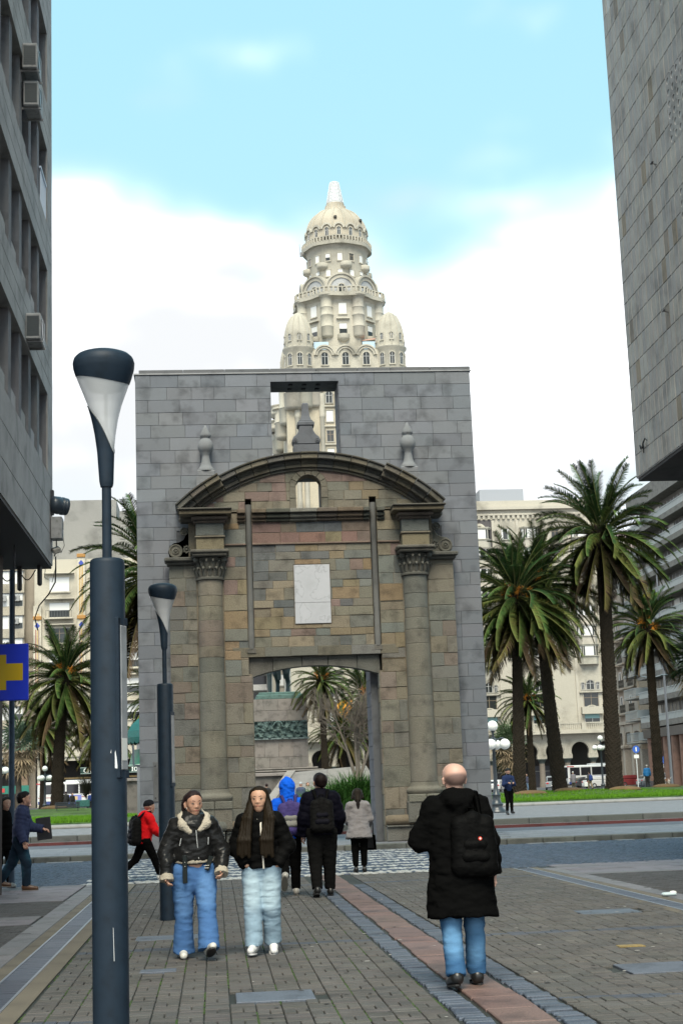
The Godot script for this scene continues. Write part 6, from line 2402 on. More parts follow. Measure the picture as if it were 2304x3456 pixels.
		b.span(c - 1.7, c + 1.7, 12.0, 13.1, zf + 0.75, zf)
		b.span(c - 1.9, c + 1.9, 15.4, 15.65, zf + 0.4, zf)
		part(t, "balcony", b, MAT.facade)
		win(t, O, Vector3(c, 10.5, zf + 0.02), 2.5, 2.8, 3, LIME * 1.06)
		b = MB.new(); b.t = off
		b.col = Color(0.25, 0.42, 0.44)
		b.box(Vector3(c, 11.7, zf + 0.06), Vector3(2.3, 0.75, 0.02))
		b.col = Color(0.35, 0.55, 0.55)
		b.box(Vector3(c, 12.2, zf + 0.065), Vector3(2.2, 0.3, 0.02))
		part(t, "blind", b, MAT.plain)
	for c: float in [23.0, 47.55, 55.7, 63.5, 15.2]:
		for k in 7:
			if c > 62 and k > 4: continue
			var kind: int = [0, 4, 1, 0][rng.randi() % 4]
			win(t, O, Vector3(c, rows[k], zf + 0.02), 1.2, 1.65, kind)
		b = MB.new(); b.t = off
		b.col = LIME * 0.96
		var q := PackedVector2Array([Vector2(c - 0.7, 11.5), Vector2(c + 0.7, 11.5)])
		q.append_array(arc_pts(c, 16.2, 0.7, 0, PI, 10))
		b.prism(q, zf, zf + 0.03)
		part(t, "blind_arch", b, MAT.facade)
	# upper arched floor
	for c: float in centers:
		if c < 40: continue
		win(t, O, Vector3(c, 31.2, zf + 0.02), 2.6, 3.2, 3)
	# balcony over the arcade
	b = MB.new(); b.t = off
	b.col = LIME
	b.span(11.5, 67.2, 9.0, 9.4, zf + 1.5, zf)
	balustrade(b, 11.5, 67.2, 9.4, 1.3, zf + 1.3)
	for i in 14: b.box(Vector3(13 + 4.1 * i, 10.05, zf + 1.3), Vector3(0.7, 1.4, 0.5))
	part(t, "balcony_balustrade", b, MAT.facade)
	# arcade: horseshoe arches on short columns
	var N := 14
	for i in N:
		var c := 12.45 + 4.105 * i
		b = MB.new(); b.t = off
		b.col = LIME * 0.92
		var r := 1.42
		var pts := PackedVector2Array([Vector2(c - 2.05, 9.0), Vector2(c - 2.05, 5.2), Vector2(c - 1.28, 5.2)])
		pts.append_array(arc_pts(c, 6.3, r, PI + 0.45, -0.45, 18))
		pts.append_array(PackedVector2Array([Vector2(c + 1.28, 5.2), Vector2(c + 2.05, 5.2), Vector2(c + 2.05, 9.0)]))
		b.prism(pts, zf - 0.7, zf + 0.1)
		part(t, "arcade_arch", b, MAT.facade)
		b = MB.new(); b.t = off
		b.col = LIME
		var q := arc_pts(c, 6.3, r + 0.42, -0.3, PI + 0.3, 18)
		q.append_array(arc_pts(c, 6.3, r + 0.2, PI + 0.3, -0.3, 18))
		b.prism(q, zf + 0.1, zf + 0.18)
		part(t, "archivolt", b, MAT.facade)
		b = MB.new(); b.t = off
		b.col = Color(0.22, 0.19, 0.16)
		b.lathe([Vector2(0.55, 0.7), Vector2(0.55, 1.4), Vector2(0.46, 1.7), Vector2(0.43, 4.5)], 14, Vector3(c + 2.05, 0, zf - 0.3))
		b.col = Color(0.07, 0.09, 0.085)
		b.lathe([Vector2(0.43, 4.5), Vector2(0.5, 4.7), Vector2(0.62, 5.0), Vector2(0.75, 5.05), Vector2(0.75, 5.2)], 14, Vector3(c + 2.05, 0, zf - 0.3))
		part(t, "column", b, MAT.facade)
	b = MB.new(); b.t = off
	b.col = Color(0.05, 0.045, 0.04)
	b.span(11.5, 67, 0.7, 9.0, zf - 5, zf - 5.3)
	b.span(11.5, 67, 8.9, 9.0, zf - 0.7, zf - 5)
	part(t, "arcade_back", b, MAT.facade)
	for s in [[46.3, "URS", 1]]:
		b = MB.new(); b.t = off
		b.col = Color(0.02, 0.02, 0.022)
		b.span(s[0] - 1.5, s[0] + 1.5, 3.6, 4.7, zf + 0.25, zf + 0.1)
		var sg := part(t, "shop_sign", b, MAT.gloss)
		if s[2]: lettering(sg, "URS", Vector3(s[0] + 0.1, 4.15, zf + 0.27) - O, 0.7, Color(0.7, 0.7, 0.68), 0.0)
	for i in 10:
		b = MB.new(); b.t = off
		b.col = [Color(0.02, 0.02, 0.025), Color(0.05, 0.05, 0.06)][i % 2]
		b.span(13 + 5.3 * i, 16.5 + 5.3 * i, 0.75, 4.2, zf - 4.9, zf - 4.98)
		b.col = Color(0.3, 0.3, 0.28)
		b.span(13 + 5.3 * i, 16.5 + 5.3 * i, 3.3, 3.4, zf - 4.85, zf - 4.95)
		part(t, "shop_front", b, MAT.gloss)
	# white and orange hanging sign through the passage
	for q in [[18.15, 19.3, Color(0.75, 0.75, 0.74)], [19.35, 21.7, Color(0.8, 0.36, 0.03)]]:
		b = MB.new(); b.t = off
		b.col = q[2]
		b.span(q[0], q[1], 11.8, 15.4, zf + 1.05, zf + 0.95)
		part(t, "hanging_banner", b, MAT.plain)
	tower(t, O)

func tower(t: Node3D, O: Vector3) -> void:
	var A := Vector3(22.7, 0, -247.5)
	var off := Transform3D(Basis(), A - O)
	var st := LIME * 1.04
	var b := MB.new(); b.t = off
	b.col = Color(0.63, 0.56, 0.43)
	b.span(-9.9, 9.9, 44, 64.5, -9.5, 9.5)
	b.col = st
	b.span(-9.0, 9.0, 64.5, 72.2, -8.6, 8.6)
	part(t, "tower_shaft", b, MAT.facade)
	b = MB.new(); b.t = off
	b.col = st
	for s in [-8.2, -7.0, -4.2, 2.2, 9.3]:
		b.lathe([Vector2(0.42, 44), Vector2(0.42, 60.5), Vector2(0.5, 60.6), Vector2(0.5, 60.9), Vector2(0.55, 64.5)], 10, Vector3(s, 0, 9.5))
	part(t, "shaft_pilaster", b, MAT.facade)
	for y in [47.0, 50.3, 53.6, 56.6, 59.9]:
		for x in [-3.0, 3.6, 6.6]:
			win(t, O, A + Vector3(x, y, 9.52), 1.1, 1.8, [1, 0, 2, 1][int(y + x) % 4])
			b = MB.new(); b.t = off
			b.col = st
			b.bbox(Vector3(x, y + 2.5, 9.6), Vector3(1.9, 0.24, 0.4), 0.05)
			part(t, "window_hood", b, MAT.facade)
	for x in [-3.0, 6.6]: win(t, O, A + Vector3(x, 63.0, 9.52), 1.1, 1.9, 3)
	# clusters of round bays on the corners
	for sx: float in [-1.0, 1.0]:
		for sz: float in [-1.0, 1.0]:
			for q in [[0.9, 0.5, 1.5, 62.3, 66.6], [2.8, 0.5, 1.3, 62.5, 66.6], [4.4, 0.9, 1.2, 62.7, 66.6], [-0.9, 3.6, 1.2, 58.2, 62.5], [-0.6, 5.6, 1.1, 58.6, 62.5], [-0.3, 2.0, 1.1, 60.2, 66.0]]:
				b = MB.new(); b.t = off
				b.col = vary(st, 0.03)
				var c := Vector3(sx * (9.6 - q[0] if sx < 0 else 9.6 - q[0]), 0, sz * (9.2 + 0.3 - q[1] + 0.4))
				if sx < 0: c.x = -9.6 + q[0]
				b.lathe([Vector2(0, q[3] - 0.5), Vector2(q[2] * 0.8, q[3] - 0.4), Vector2(q[2], q[3]), Vector2(q[2], q[3] + 2.2), Vector2(q[2] + 0.12, q[3] + 2.3), Vector2(q[2], q[3] + 2.5), Vector2(q[2], q[4]), Vector2(q[2] + 0.4, q[4] + 0.2), Vector2(q[2] + 0.4, q[4] + 0.5), Vector2(0, q[4] + 0.5)], 20, c)
				part(t, "round_bay", b, MAT.facade)
			b = MB.new(); b.t = off
			b.col = st * 0.95
			b.lathe([Vector2(1.6, 61.6), Vector2(2.2, 62.0), Vector2(2.2, 62.3), Vector2(2.1, 62.4), Vector2(2.1, 63.2), Vector2(2.25, 63.3), Vector2(2.25, 63.5), Vector2(1.4, 63.5)], 24, Vector3(sx * 10.3, 0, sz * 5.2))
			part(t, "corner_balcony", b, MAT.facade)
			# corner turret with a ribbed bullet dome
			var c := Vector3(sx * 7.5, 0, sz * 7.4)
			b = MB.new(); b.t = off
			b.col = st
			b.lathe([Vector2(2.35, 64), Vector2(2.35, 71.9), Vector2(2.65, 72.2), Vector2(2.7, 72.5), Vector2(2.3, 72.7)], 24, c)
			part(t, "turret", b, MAT.facade)
			b = MB.new(); b.t = off
			b.col = st * 0.98
			var pr := []
			for i in 15:
				var u := i / 14.0
				pr.append(Vector2(2.3 * pow(1.0 - pow(u, 2.6), 0.62) * (1.0 if i < 14 else 0.0), 72.7 + 6.2 * u))
			b.lathe(pr, 24, c)
			for i in 12:
				var a := TAU * i / 12
				var ps := []
				var rs := []
				for k in 13:
					ps.append(c + Vector3(sin(a), 0, cos(a)) * (pr[k].x + 0.02) + Vector3(0, pr[k].y, 0))
					rs.append(0.11)
				b.tube(ps, rs, 5, false)
			b.tube([c + Vector3(0, 78.8, 0), c + Vector3(0, 80.3, 0)], [0.05, 0.02], 5)
			part(t, "turret_dome", b, MAT.facade)
			for i in 5:
				var a := (i - 2) * 0.72 if sz > 0 else PI + (i - 2) * 0.72
				var d := Vector3(sin(a), 0, cos(a))
				win(t, O, A + c + d * 2.28 + Vector3(0, 73.6, 0), 0.5, 1.15, 3, st, a, "turret_window")
				win(t, O, A + c + d * 2.36 + Vector3(0, 69.4, 0), 0.8, 2.0, 3, st, a, "turret_window")
	# arches between the turrets
	for i in 3:
		var x := -3.4 + 3.4 * i
		b = MB.new(); b.t = off
		b.col = st
		for rr in [[1.75, 1.5, 9.0], [1.45, 1.15, 8.85]]:
			var q := PackedVector2Array()
			q.append_array(arc_pts(x, 71.2, rr[0], 0, PI, 16))
			q.append_array(arc_pts(x, 71.2, rr[1], PI, 0, 16))
			b.prism(q, 8.4, rr[2])
		part(t, "terrace_arch", b, MAT.facade)
		win(t, O, A + Vector3(x, 69.6, 8.64), 1.1, 2.1, 3, st)
	b = MB.new(); b.t = off
	b.col = Color(0.42, 0.55, 0.66)
	b.span(-5.0, -2.6, 72.6, 73.9, 7.2, 7.1)
	b.span(3.0, 5.6, 72.6, 73.9, 7.2, 7.1)
	b.col = Color(0.42, 0.25, 0.2)
	b.quad(Vector3(3.0, 74.0, 7.3), Vector3(5.7, 74.3, 7.3), Vector3(5.7, 74.9, 6), Vector3(3.0, 74.5, 6))
	part(t, "terrace_glazing", b, MAT.plain)
	# second drum: octagon with attached round columns
	b = MB.new(); b.t = off
	b.col = st
	b.lathe([Vector2(7.05, 72), Vector2(7.05, 81.4), Vector2(7.6, 81.9), Vector2(7.75, 82.1), Vector2(7.75, 82.35)], 8, Vector3(), false, PI / 8, TAU + PI / 8)
	part(t, "lower_drum", b, MAT.facade)
	for i in 8:
		var a := TAU * (i + 0.5) / 8
		var c := Vector3(sin(a), 0, cos(a)) * 6.75
		b = MB.new(); b.t = off
		b.col = vary(st, 0.03)
		b.lathe([Vector2(0, 74.6), Vector2(0.85, 74.9), Vector2(1.0, 75.2), Vector2(1.0, 76.6), Vector2(1.08, 76.7), Vector2(1.0, 76.8), Vector2(1.0, 78.5), Vector2(1.1, 78.6), Vector2(1.1, 78.75), Vector2(1.0, 78.85), Vector2(1.0, 79.9), Vector2(1.07, 80), Vector2(1.0, 80.1), Vector2(1.0, 81.6), Vector2(1.5, 82.0)], 18, c)
		part(t, "round_column", b, MAT.facade)
		var f := TAU * i / 8
		var d := Vector3(sin(f), 0, cos(f))
		if d.z > -0.2:
			win(t, O, A + d * 6.53 + Vector3(0, 78.9, 0), 1.3, 1.9, 1, st, f)
			win(t, O, A + d * 6.53 + Vector3(0, 75.5, 0), 1.25, 1.8, 2, st, f)
			b = MB.new()
			b.t = Transform3D(Basis(Vector3.UP, f), A + d * 6.53 - O)
			b.col = st
			b.bbox(Vector3(0, 78.05, 0.15), Vector3(2.2, 0.2, 0.5), 0.05)
			b.lathe([Vector2(0.3, 74.0), Vector2(0.95, 74.5), Vector2(1.0, 74.6), Vector2(1.0, 75.3), Vector2(0.9, 75.3)], 14, Vector3(), true, -PI / 2, PI / 2)
			part(t, "small_balcony", b, MAT.facade)
	ring_balcony(t, off, st, 7.7, 82.3, 1.15, true)
	# ring of big arches
	b = MB.new(); b.t = off
	b.col = st
	b.lathe([Vector2(6.55, 82.3), Vector2(6.55, 84.6), Vector2(5.3, 85.6)], 8, Vector3(), false, PI / 8, TAU + PI / 8)
	part(t, "arch_drum", b, MAT.facade)
	for i in 8:
		var f := TAU * i / 8
		var fr := Transform3D(Basis(Vector3.UP, f), A - O)
		b = MB.new(); b.t = fr
		b.col = st * 0.97
		for rr in [[2.75, 2.45, 6.5], [2.5, 1.85, 6.3]]:
			var q := arc_pts(0, 83.4, rr[0], -0.3, PI + 0.3, 20)
			q.append_array(arc_pts(0, 83.4, rr[1], PI + 0.3, -0.3, 20))
			b.prism(q, 4.6, rr[2])
		part(t, "great_arch", b, MAT.facade)
		b = MB.new(); b.t = fr
		b.col = Color(0.56, 0.57, 0.58)
		var q2 := arc_pts(0, 83.4, 1.88, -0.3, PI + 0.3, 20)
		b.prism(q2, 5.9, 6.15)
		part(t, "arch_panel", b, MAT.facade)
		var d := Vector3(sin(f), 0, cos(f))
		if d.z > -0.2: win(t, O, A + d * 6.17 + Vector3(0, 82.7, 0), 0.95, 1.5, 3, st, f)
	# upper drum
	b = MB.new(); b.t = off
	b.col = st
	b.lathe([Vector2(5.15, 84), Vector2(5.15, 91.2), Vector2(5.5, 91.6), Vector2(5.75, 91.9), Vector2(5.75, 92.1)], 32)
	part(t, "upper_drum", b, MAT.facade)
	for i in 16:
		var f := TAU * i / 16
		var d := Vector3(sin(f), 0, cos(f))
		if d.z < -0.25: continue
		win(t, O, A + d * 5.16 + Vector3(0, 88.7, 0), 0.75, 1.25, [1, 0, 1, 2][i % 4], st, f)
		win(t, O, A + d * 5.16 + Vector3(0, 86.0, 0), 0.75, 1.1, [2, 1][i % 2], st, f)
		if i % 2 == 0:
			b = MB.new()
			b.t = Transform3D(Basis(Vector3.UP, f + TAU / 32), A + Vector3(sin(f + TAU / 32), 0, cos(f + TAU / 32)) * 5.1 - O)
			b.col = st * 0.9
			b.lathe([Vector2(0.3, 87.1), Vector2(0.95, 87.5), Vector2(1.0, 87.7), Vector2(1.0, 88.3), Vector2(0.92, 88.35)], 14, Vector3(), true, -PI / 2, PI / 2)
			part(t, "small_balcony", b, MAT.facade)
	ring_balcony(t, off, st, 5.75, 92.0, 1.0, false)
	# dome with ribs, dormer arches and a glazed lantern
	b = MB.new(); b.t = off
	b.col = Color(0.60, 0.54, 0.43)
	var pr := [Vector2(5.2, 92.0), Vector2(5.2, 94.6)]
	for i in 12:
		var u := (i + 1) / 12.0
		pr.append(Vector2(lerpf(5.15, 1.75, 1.0 - pow(1.0 - pow(u, 2.2), 0.75)), 94.6 + 4.6 * u))
	pr.append(Vector2(1.6, 100.1))
	pr.append(Vector2(1.55, 100.5))
	pr.append(Vector2(0, 100.6))
	b.lathe(pr, 48)
	part(t, "dome", b, MAT.facade)
	for i in 16:
		var a := TAU * (i + 0.5) / 16
		var ps := []
		var rs := []
		for k in range(1, pr.size() - 2):
			ps.append(Vector3(sin(a), 0, cos(a)) * (pr[k].x + 0.03) + Vector3(0, pr[k].y, 0))
			rs.append(0.15)
		b = MB.new(); b.t = off
		b.col = Color(0.60, 0.55, 0.45)
		b.tube(ps, rs, 6, false)
		part(t, "dome_rib", b, MAT.facade)
		var f := TAU * i / 16
		var d := Vector3(sin(f), 0, cos(f))
		if d.z < -0.3: continue
		b = MB.new()
		b.t = Transform3D(Basis(Vector3.UP, f), A - O)
		b.col = st
		var q := arc_pts(0, 94.4, 1.0, 0, PI, 12)
		q.append_array(arc_pts(0, 94.4, 0.68, PI, 0, 12))
		b.prism(q, 4.6, 5.4)
		part(t, "dome_arch", b, MAT.facade)
		win(t, O, A + d * 5.22 + Vector3(0, 93.1, 0), 0.62, 1.5, 3, st, f)
	for i in 5:
		var a := -0.6 + i * 0.5
		if i % 2 == 0: continue
		b = MB.new(); b.t = off
		b.col = Color(0.08, 0.075, 0.07)
		b.bbox(Vector3(sin(a), 0, cos(a)) * 5.0 + Vector3(0, 96.4, 0), Vector3(0.5, 0.5, 0.5), 0.1)
		part(t, "dome_lucarne", b, MAT.facade)
	b = MB.new(); b.t = off
	b.col = Color(0.62, 0.64, 0.65)
	b.lathe([Vector2(1.45, 100.5), Vector2(1.4, 100.75), Vector2(1.4, 100.8), Vector2(0.72, 104.3), Vector2(0.7, 104.5), Vector2(0, 104.55)], 16)
	part(t, "lantern_core", b, MAT.plain)
	b = MB.new(); b.t = off
	b.col = Color(0.75, 0.76, 0.77)
	for k in 14:
		var u := k / 13.0
		var r := lerpf(1.45, 0.76, u)
		b.lathe([Vector2(r - 0.03, 100.75 + 3.6 * u - 0.05), Vector2(r + 0.04, 100.75 + 3.6 * u), Vector2(r - 0.03, 100.75 + 3.6 * u + 0.05)], 16)
	for i in 16:
		var a := TAU * i / 16
		var d := Vector3(sin(a), 0, cos(a))
		b.tube([d * 1.48 + Vector3(0, 100.7, 0), d * 0.78 + Vector3(0, 104.5, 0)], [0.04, 0.04], 4)
	part(t, "lantern_lattice", b, MAT.plain)
	b = MB.new(); b.t = off
	b.col = Color(0.2, 0.2, 0.21)
	b.tube([Vector3(-6.3, 91.0, 1), Vector3(-6.4, 93.0, 1)], [0.06, 0.04], 5)
	b.tube([Vector3(-5.4, 91.3, 1), Vector3(-6.4, 91.2, 1)], [0.1, 0.1], 5)
	b.bbox(Vector3(-6.2, 91.2, 1), Vector3(0.4, 0.8, 0.3), 0.05)
	part(t, "antenna", b, MAT.gloss)

func ring_balcony(t: Node3D, off: Transform3D, st: Color, r: float, y: float, h: float, wavy: bool) -> void:
	var b := MB.new(); b.t = off
	b.col = st * 0.92
	var n := 64
	var R := func(a: float) -> float:
		if wavy: return r + 0.35 * cos(8 * (a + PI / 8)) - 0.1
		return r + 0.12 * cos(8 * a)
	for i in n:
		var a0 := TAU * i / n
		var a1 := TAU * (i + 1) / n
		var d0 := Vector3(sin(a0), 0, cos(a0)); var d1 := Vector3(sin(a1), 0, cos(a1))
		for lv in [[-0.5, 0.18, 0.12], [h * 0.84, h, 0.06]]:
			var r0: float = R.call(a0) + lv[2]; var r1: float = R.call(a1) + lv[2]
			var y0: float = y + lv[0]; var y1: float = y + lv[1]
			b.quad(d0 * r0 + Vector3(0, y0, 0), d1 * r1 + Vector3(0, y0, 0), d1 * r1 + Vector3(0, y1, 0), d0 * r0 + Vector3(0, y1, 0))
			b.quad(d0 * (r0 - 0.5) + Vector3(0, y0, 0), d1 * (r1 - 0.5) + Vector3(0, y0, 0), d1 * r1 + Vector3(0, y0, 0), d0 * r0 + Vector3(0, y0, 0))
			b.quad(d0 * r0 + Vector3(0, y1, 0), d1 * r1 + Vector3(0, y1, 0), d1 * (r1 - 0.4) + Vector3(0, y1, 0), d0 * (r0 - 0.4) + Vector3(0, y1, 0))
		var ra: float = R.call(a0)
		b.box(d0 * ra + Vector3(0, y + h * 0.5, 0), Vector3(0.28, h * 0.8, 0.28))
	part(t, "ring_balcony", b, MAT.facade)

func lettering(parent: Node3D, text: String, p: Vector3, size: float, c: Color, turn: float) -> void:
	var tm := TextMesh.new()
	var f := SystemFont.new()
	f.font_names = PackedStringArray(["Droid Sans"])
	f.font_weight = 700
	tm.font = f
	tm.text = text
	tm.font_size = 48
	tm.pixel_size = size / 48.0
	tm.depth = 0.03
	var m := StandardMaterial3D.new()
	m.albedo_color = c.linear_to_srgb()
	m.roughness = 0.6
	var o := inst(parent, "lettering", tm, m)
	o.position = p
	o.rotation.y = turn

func left_row() -> void:
	rng.seed = 1700
	# cream art deco block
	var t := thing("cream_art_deco_building", "cream apartment block with striped pilasters behind the left palms", "building", Vector3(-10, 1.25, -206))
	var O := t.position
	var off := Transform3D(Basis(), -O)
	var zf := -200.0
	var cream := Color(0.66, 0.61, 0.50)
	var b := MB.new(); b.t = off
	b.col = cream
	b.span(-22.8, 4.0, 7.0, 32.6, zf, -216)
	part(t, "wall", b, MAT.facade)
	b = MB.new(); b.t = off
	b.col = Color(0.36, 0.35, 0.33)
	b.span(-24.5, -9.0, 32.6, 38.6, -205, -216)
	b.span(-19.5, -12.5, 38.6, 41.6, -206, -214)
	b.span(-12.0, -8.5, 36.0, 39.8, -204.9, -210)
	part(t, "attic", b, MAT.facade)
	for c in [-22.4, -16.75, -5.0]:
		var top := 33.2 if c > -20 else 26.5
		b = MB.new(); b.t = off
		b.col = cream * 1.12
		b.span(c - 0.5, c + 0.5, 15.5, top, zf + 0.4, zf)
		part(t, "pilaster", b, MAT.facade)
		b = MB.new(); b.t = off
		for y0 in [15.8, 24.5]:
			for i in 3:
				b.col = [Color(0.25, 0.07, 0.05), Color(0.45, 0.27, 0.06), Color(0.2, 0.12, 0.1)][i if y0 < 20 else 1]
				b.span(c - 0.25 + 0.2 * i, c - 0.15 + 0.2 * i, y0, minf(y0 + 7.6, top - 1.0), zf + 0.41, zf + 0.40)
		part(t, "painted_stripes", b, MAT.plain)
		for y0 in [23.9, 32.0]:
			if y0 > top: continue
			b = MB.new(); b.t = off
			b.col = Color(0.05, 0.08, 0.35)
			b.prism(PackedVector2Array([Vector2(c, y0 - 0.42), Vector2(c + 0.34, y0), Vector2(c, y0 + 0.42), Vector2(c - 0.34, y0)]), zf + 0.4, zf + 0.43)
			part(t, "blue_diamond", b, MAT.plain)
			b = MB.new(); b.t = off
			b.col = Color(0.35, 0.18, 0.05)
			b.bbox(Vector3(c, y0 + 1.0, zf + 0.3), Vector3(1.1, 0.5, 0.5), 0.06)
			part(t, "pilaster_cap", b, MAT.plain)
	for col in [[-19.6, 2.6], [-13.9, 1.8], [-10.2, 1.8], [-7.3, 1.8], [-1.8, 2.0], [2.0, 1.6]]:
		for k in 7:
			var y := 11.6 + 3.35 * k
			if y > 30.5: continue
			var h := 1.9
			var w: float = col[1]
			win(t, O, Vector3(col[0], y, zf + 0.02), w, h, [2, 1, 2, 0, 2, 1][rng.randi() % 6] if k > 0 else 2, cream * 1.1)
			b = MB.new(); b.t = off
			b.col = cream
			b.bbox(Vector3(col[0], y + 2.35, zf + 0.35), Vector3(w + 1.3, 0.16, 0.8), 0.05)
			part(t, "window_hood", b, MAT.facade)
			if k > 1 and k % 2 == 0:
				b = MB.new(); b.t = off
				b.col = cream
				b.bbox(Vector3(col[0], y - 0.25, zf + 0.5), Vector3(w + 1.0, 0.2, 1.0), 0.05)
				b.col = Color(0.12, 0.12, 0.12)
				b.span(col[0] - w / 2 - 0.4, col[0] + w / 2 + 0.4, y + 0.75, y + 0.8, zf + 0.92, zf + 0.97)
				for i in 10: b.box(Vector3(col[0] - w / 2 - 0.35 + (w + 0.7) * i / 9.0, y + 0.3, zf + 0.95), Vector3(0.04, 0.9, 0.04))
				part(t, "balcony", b, MAT.facade)
	for k in 7:
		b = MB.new(); b.t = off
		b.col = Color(0.27, 0.225, 0.21)
		b.prism(PackedVector2Array([Vector2(-20.8 + 3.5 * k, 9.2), Vector2(-18.3 + 3.5 * k, 9.2), Vector2(-18.3 + 3.5 * k, 10.3), Vector2(-18.7 + 3.5 * k, 10.8), Vector2(-20.4 + 3.5 * k, 10.8), Vector2(-20.8 + 3.5 * k, 10.3)]), zf, zf + 0.06)
		part(t, "mauve_panel", b, MAT.facade)
	b = MB.new(); b.t = off
	b.col = cream
	b.span(-22.9, 4.1, 8.8, 9.05, zf + 0.9, zf)
	b.span(-22.9, 4.1, 7.0, 8.8, zf + 0.5, zf)
	part(t, "cornice", b, MAT.facade)
	for i in 4:
		var c := -18.6 + 7.6 * i
		b = MB.new(); b.t = off
		b.col = cream * 1.03
		b.prism(PackedVector2Array([Vector2(c - 3.8, 8.8), Vector2(c - 3.8, 0.5), Vector2(c - 3.1, 0.5), Vector2(c - 3.1, 5.9), Vector2(c - 2.5, 6.5), Vector2(c + 2.5, 6.5), Vector2(c + 3.1, 5.9), Vector2(c + 3.1, 0.5), Vector2(c + 3.8, 0.5), Vector2(c + 3.8, 8.8)]), zf - 0.5, zf + 0.3)
		part(t, "shop_arch", b, MAT.facade)
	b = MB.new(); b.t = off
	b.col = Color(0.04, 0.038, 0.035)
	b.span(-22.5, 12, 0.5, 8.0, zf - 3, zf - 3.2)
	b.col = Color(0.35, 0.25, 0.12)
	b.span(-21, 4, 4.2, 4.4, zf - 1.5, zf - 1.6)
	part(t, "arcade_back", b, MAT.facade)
	# long dark green sign with white letters
	t = thing("cafe_sign", "long dark green sign board with white letters on the cream building", "sign", Vector3(-13.2, 5.0, -197.5))
	b = MB.new()
	b.col = Color(0.012, 0.04, 0.035)
	b.t = Transform3D(Basis(Vector3.BACK, 0.0), Vector3())
	b.span(-3.6, 6.0, -0.3, 0.56, -0.15, 0.1)
	part(t, "board", b, MAT.gloss)
	b = MB.new()
	b.col = Color(0.4, 0.5, 0.46)
	b.span(-3.6, 6.0, -0.26, -0.21, 0.1, 0.13)
	b.span(-3.6, 6.0, 0.47, 0.52, 0.1, 0.13)
	part(t, "trim_line", b, MAT.plain)
	lettering(t, "CIU", Vector3(-2.6, 0.13, 0.13), 0.72, Color(0.75, 0.78, 0.75), 0)
	lettering(t, "IO", Vector3(3.2, 0.13, 0.13), 0.72, Color(0.75, 0.78, 0.75), 0)
	# banded modern block at the far left
	t = thing("banded_apartment_block", "beige apartment block with window bands and air conditioners at the far left", "building", Vector3(-31, 1.25, -206))
	O = t.position
	off = Transform3D(Basis(), -O)
	var beige := Color(0.52, 0.46, 0.37)
	b = MB.new(); b.t = off
	b.col = beige
	b.span(-40, -24.2, 7, 34, -201, -214)
	part(t, "wall", b, MAT.facade)
	b = MB.new(); b.t = off
	b.col = beige * 0.8
	b.span(-24.2, -22.9, 0.5, 33, -202, -214)
	part(t, "side_wall", b, MAT.facade)
	for k in 9:
		var y := 9.0 + 2.95 * k
		b = MB.new(); b.t = off
		b.col = vary(beige, 0.05)
		b.span(-40, -24.2, y - 1.2, y - 0.05, -200.7, -201)
		part(t, "spandrel", b, MAT.facade)
		for i in 9:
			var x := -39.2 + 1.75 * i
			win(t, O, Vector3(x, y, -200.98), 1.5, 1.65, [1, 2, 1, 2, 1][rng.randi() % 5], Color(0.5, 0.5, 0.48))
	for i in 5:
		b = MB.new(); b.t = off
		b.col = Color(0.3, 0.2, 0.14)
		b.bbox(Vector3(-38.5 + 3.6 * i, 3.7, -200.6), Vector3(0.9, 6.6, 0.9), 0.05)
		part(t, "pillar", b, MAT.facade)
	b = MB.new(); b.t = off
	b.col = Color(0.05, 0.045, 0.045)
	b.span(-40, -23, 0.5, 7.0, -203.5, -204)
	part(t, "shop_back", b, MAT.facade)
	b = MB.new(); b.t = off
	b.col = Color(0.02, 0.16, 0.12)
	b.span(-31, -23.5, 2.6, 3.6, -199.8, -200.0)
	b.col = Color(0.45, 0.05, 0.04)
	b.span(-28.5, -26.5, 2.8, 3.3, -199.75, -199.8)
	part(t, "shop_fascia", b, MAT.gloss)
	var k := 0
	for p in [[-25.3, 28.9], [-27.0, 28.9], [-25.4, 25.9], [-27.9, 25.9], [-25.9, 22.9], [-27.7, 19.9], [-25.3, 17.0], [-27.7, 13.0], [-25.4, 10.2], [-28.3, 10.2]]:
		air_con(Vector3(p[0], p[1] - 1.6, -200.45), 0.0, "small air conditioner of the far left beige block, %s row from the top, %s" % [["first", "first", "second", "second", "third", "fourth", "fifth", "sixth", "seventh", "seventh"][k], "right side" if p[0] > -26.5 else "left side"], 1.25, "air conditioners on the beige apartment block")
		k += 1
	# slab block behind the monument, seen at the left of the passage
	t = thing("white_balcony_block", "pale block with slanting balconies behind the bronze plinth in the gate passage", "building", Vector3(9, 1.25, -300))
	O = t.position
	off = Transform3D(Basis(), -O)
	b = MB.new(); b.t = off
	b.col = Color(0.5, 0.49, 0.47)
	b.span(6.5, 12.5, 1.2, 34, -290, -312)
	part(t, "wall", b, MAT.facade)
	for j in 9:
		b = MB.new(); b.t = off
		b.col = Color(0.6, 0.59, 0.57)
		b.bbox(Vector3(8.0, 5 + 3.2 * j, -288.8), Vector3(4.4, 1.1, 2.2), 0.05)
		part(t, "balcony", b, MAT.facade)
		b = MB.new(); b.t = off
		b.col = Color(0.03, 0.03, 0.035)
		b.span(6.6, 10.2, 5.6 + 3.2 * j, 7.3 + 3.2 * j, -289.9, -290.0)
		part(t, "window", b, MAT.dark_glass)
	t = thing("beige_column_block", "beige block with tall pilasters right of the bronze statue in the gate passage", "building", Vector3(15, 1.25, -275))
	O = t.position
	off = Transform3D(Basis(), -O)
	b = MB.new(); b.t = off
	b.col = Color(0.48, 0.44, 0.37)
	b.span(10.5, 22, 1.2, 32, -268, -285)
	part(t, "wall", b, MAT.facade)
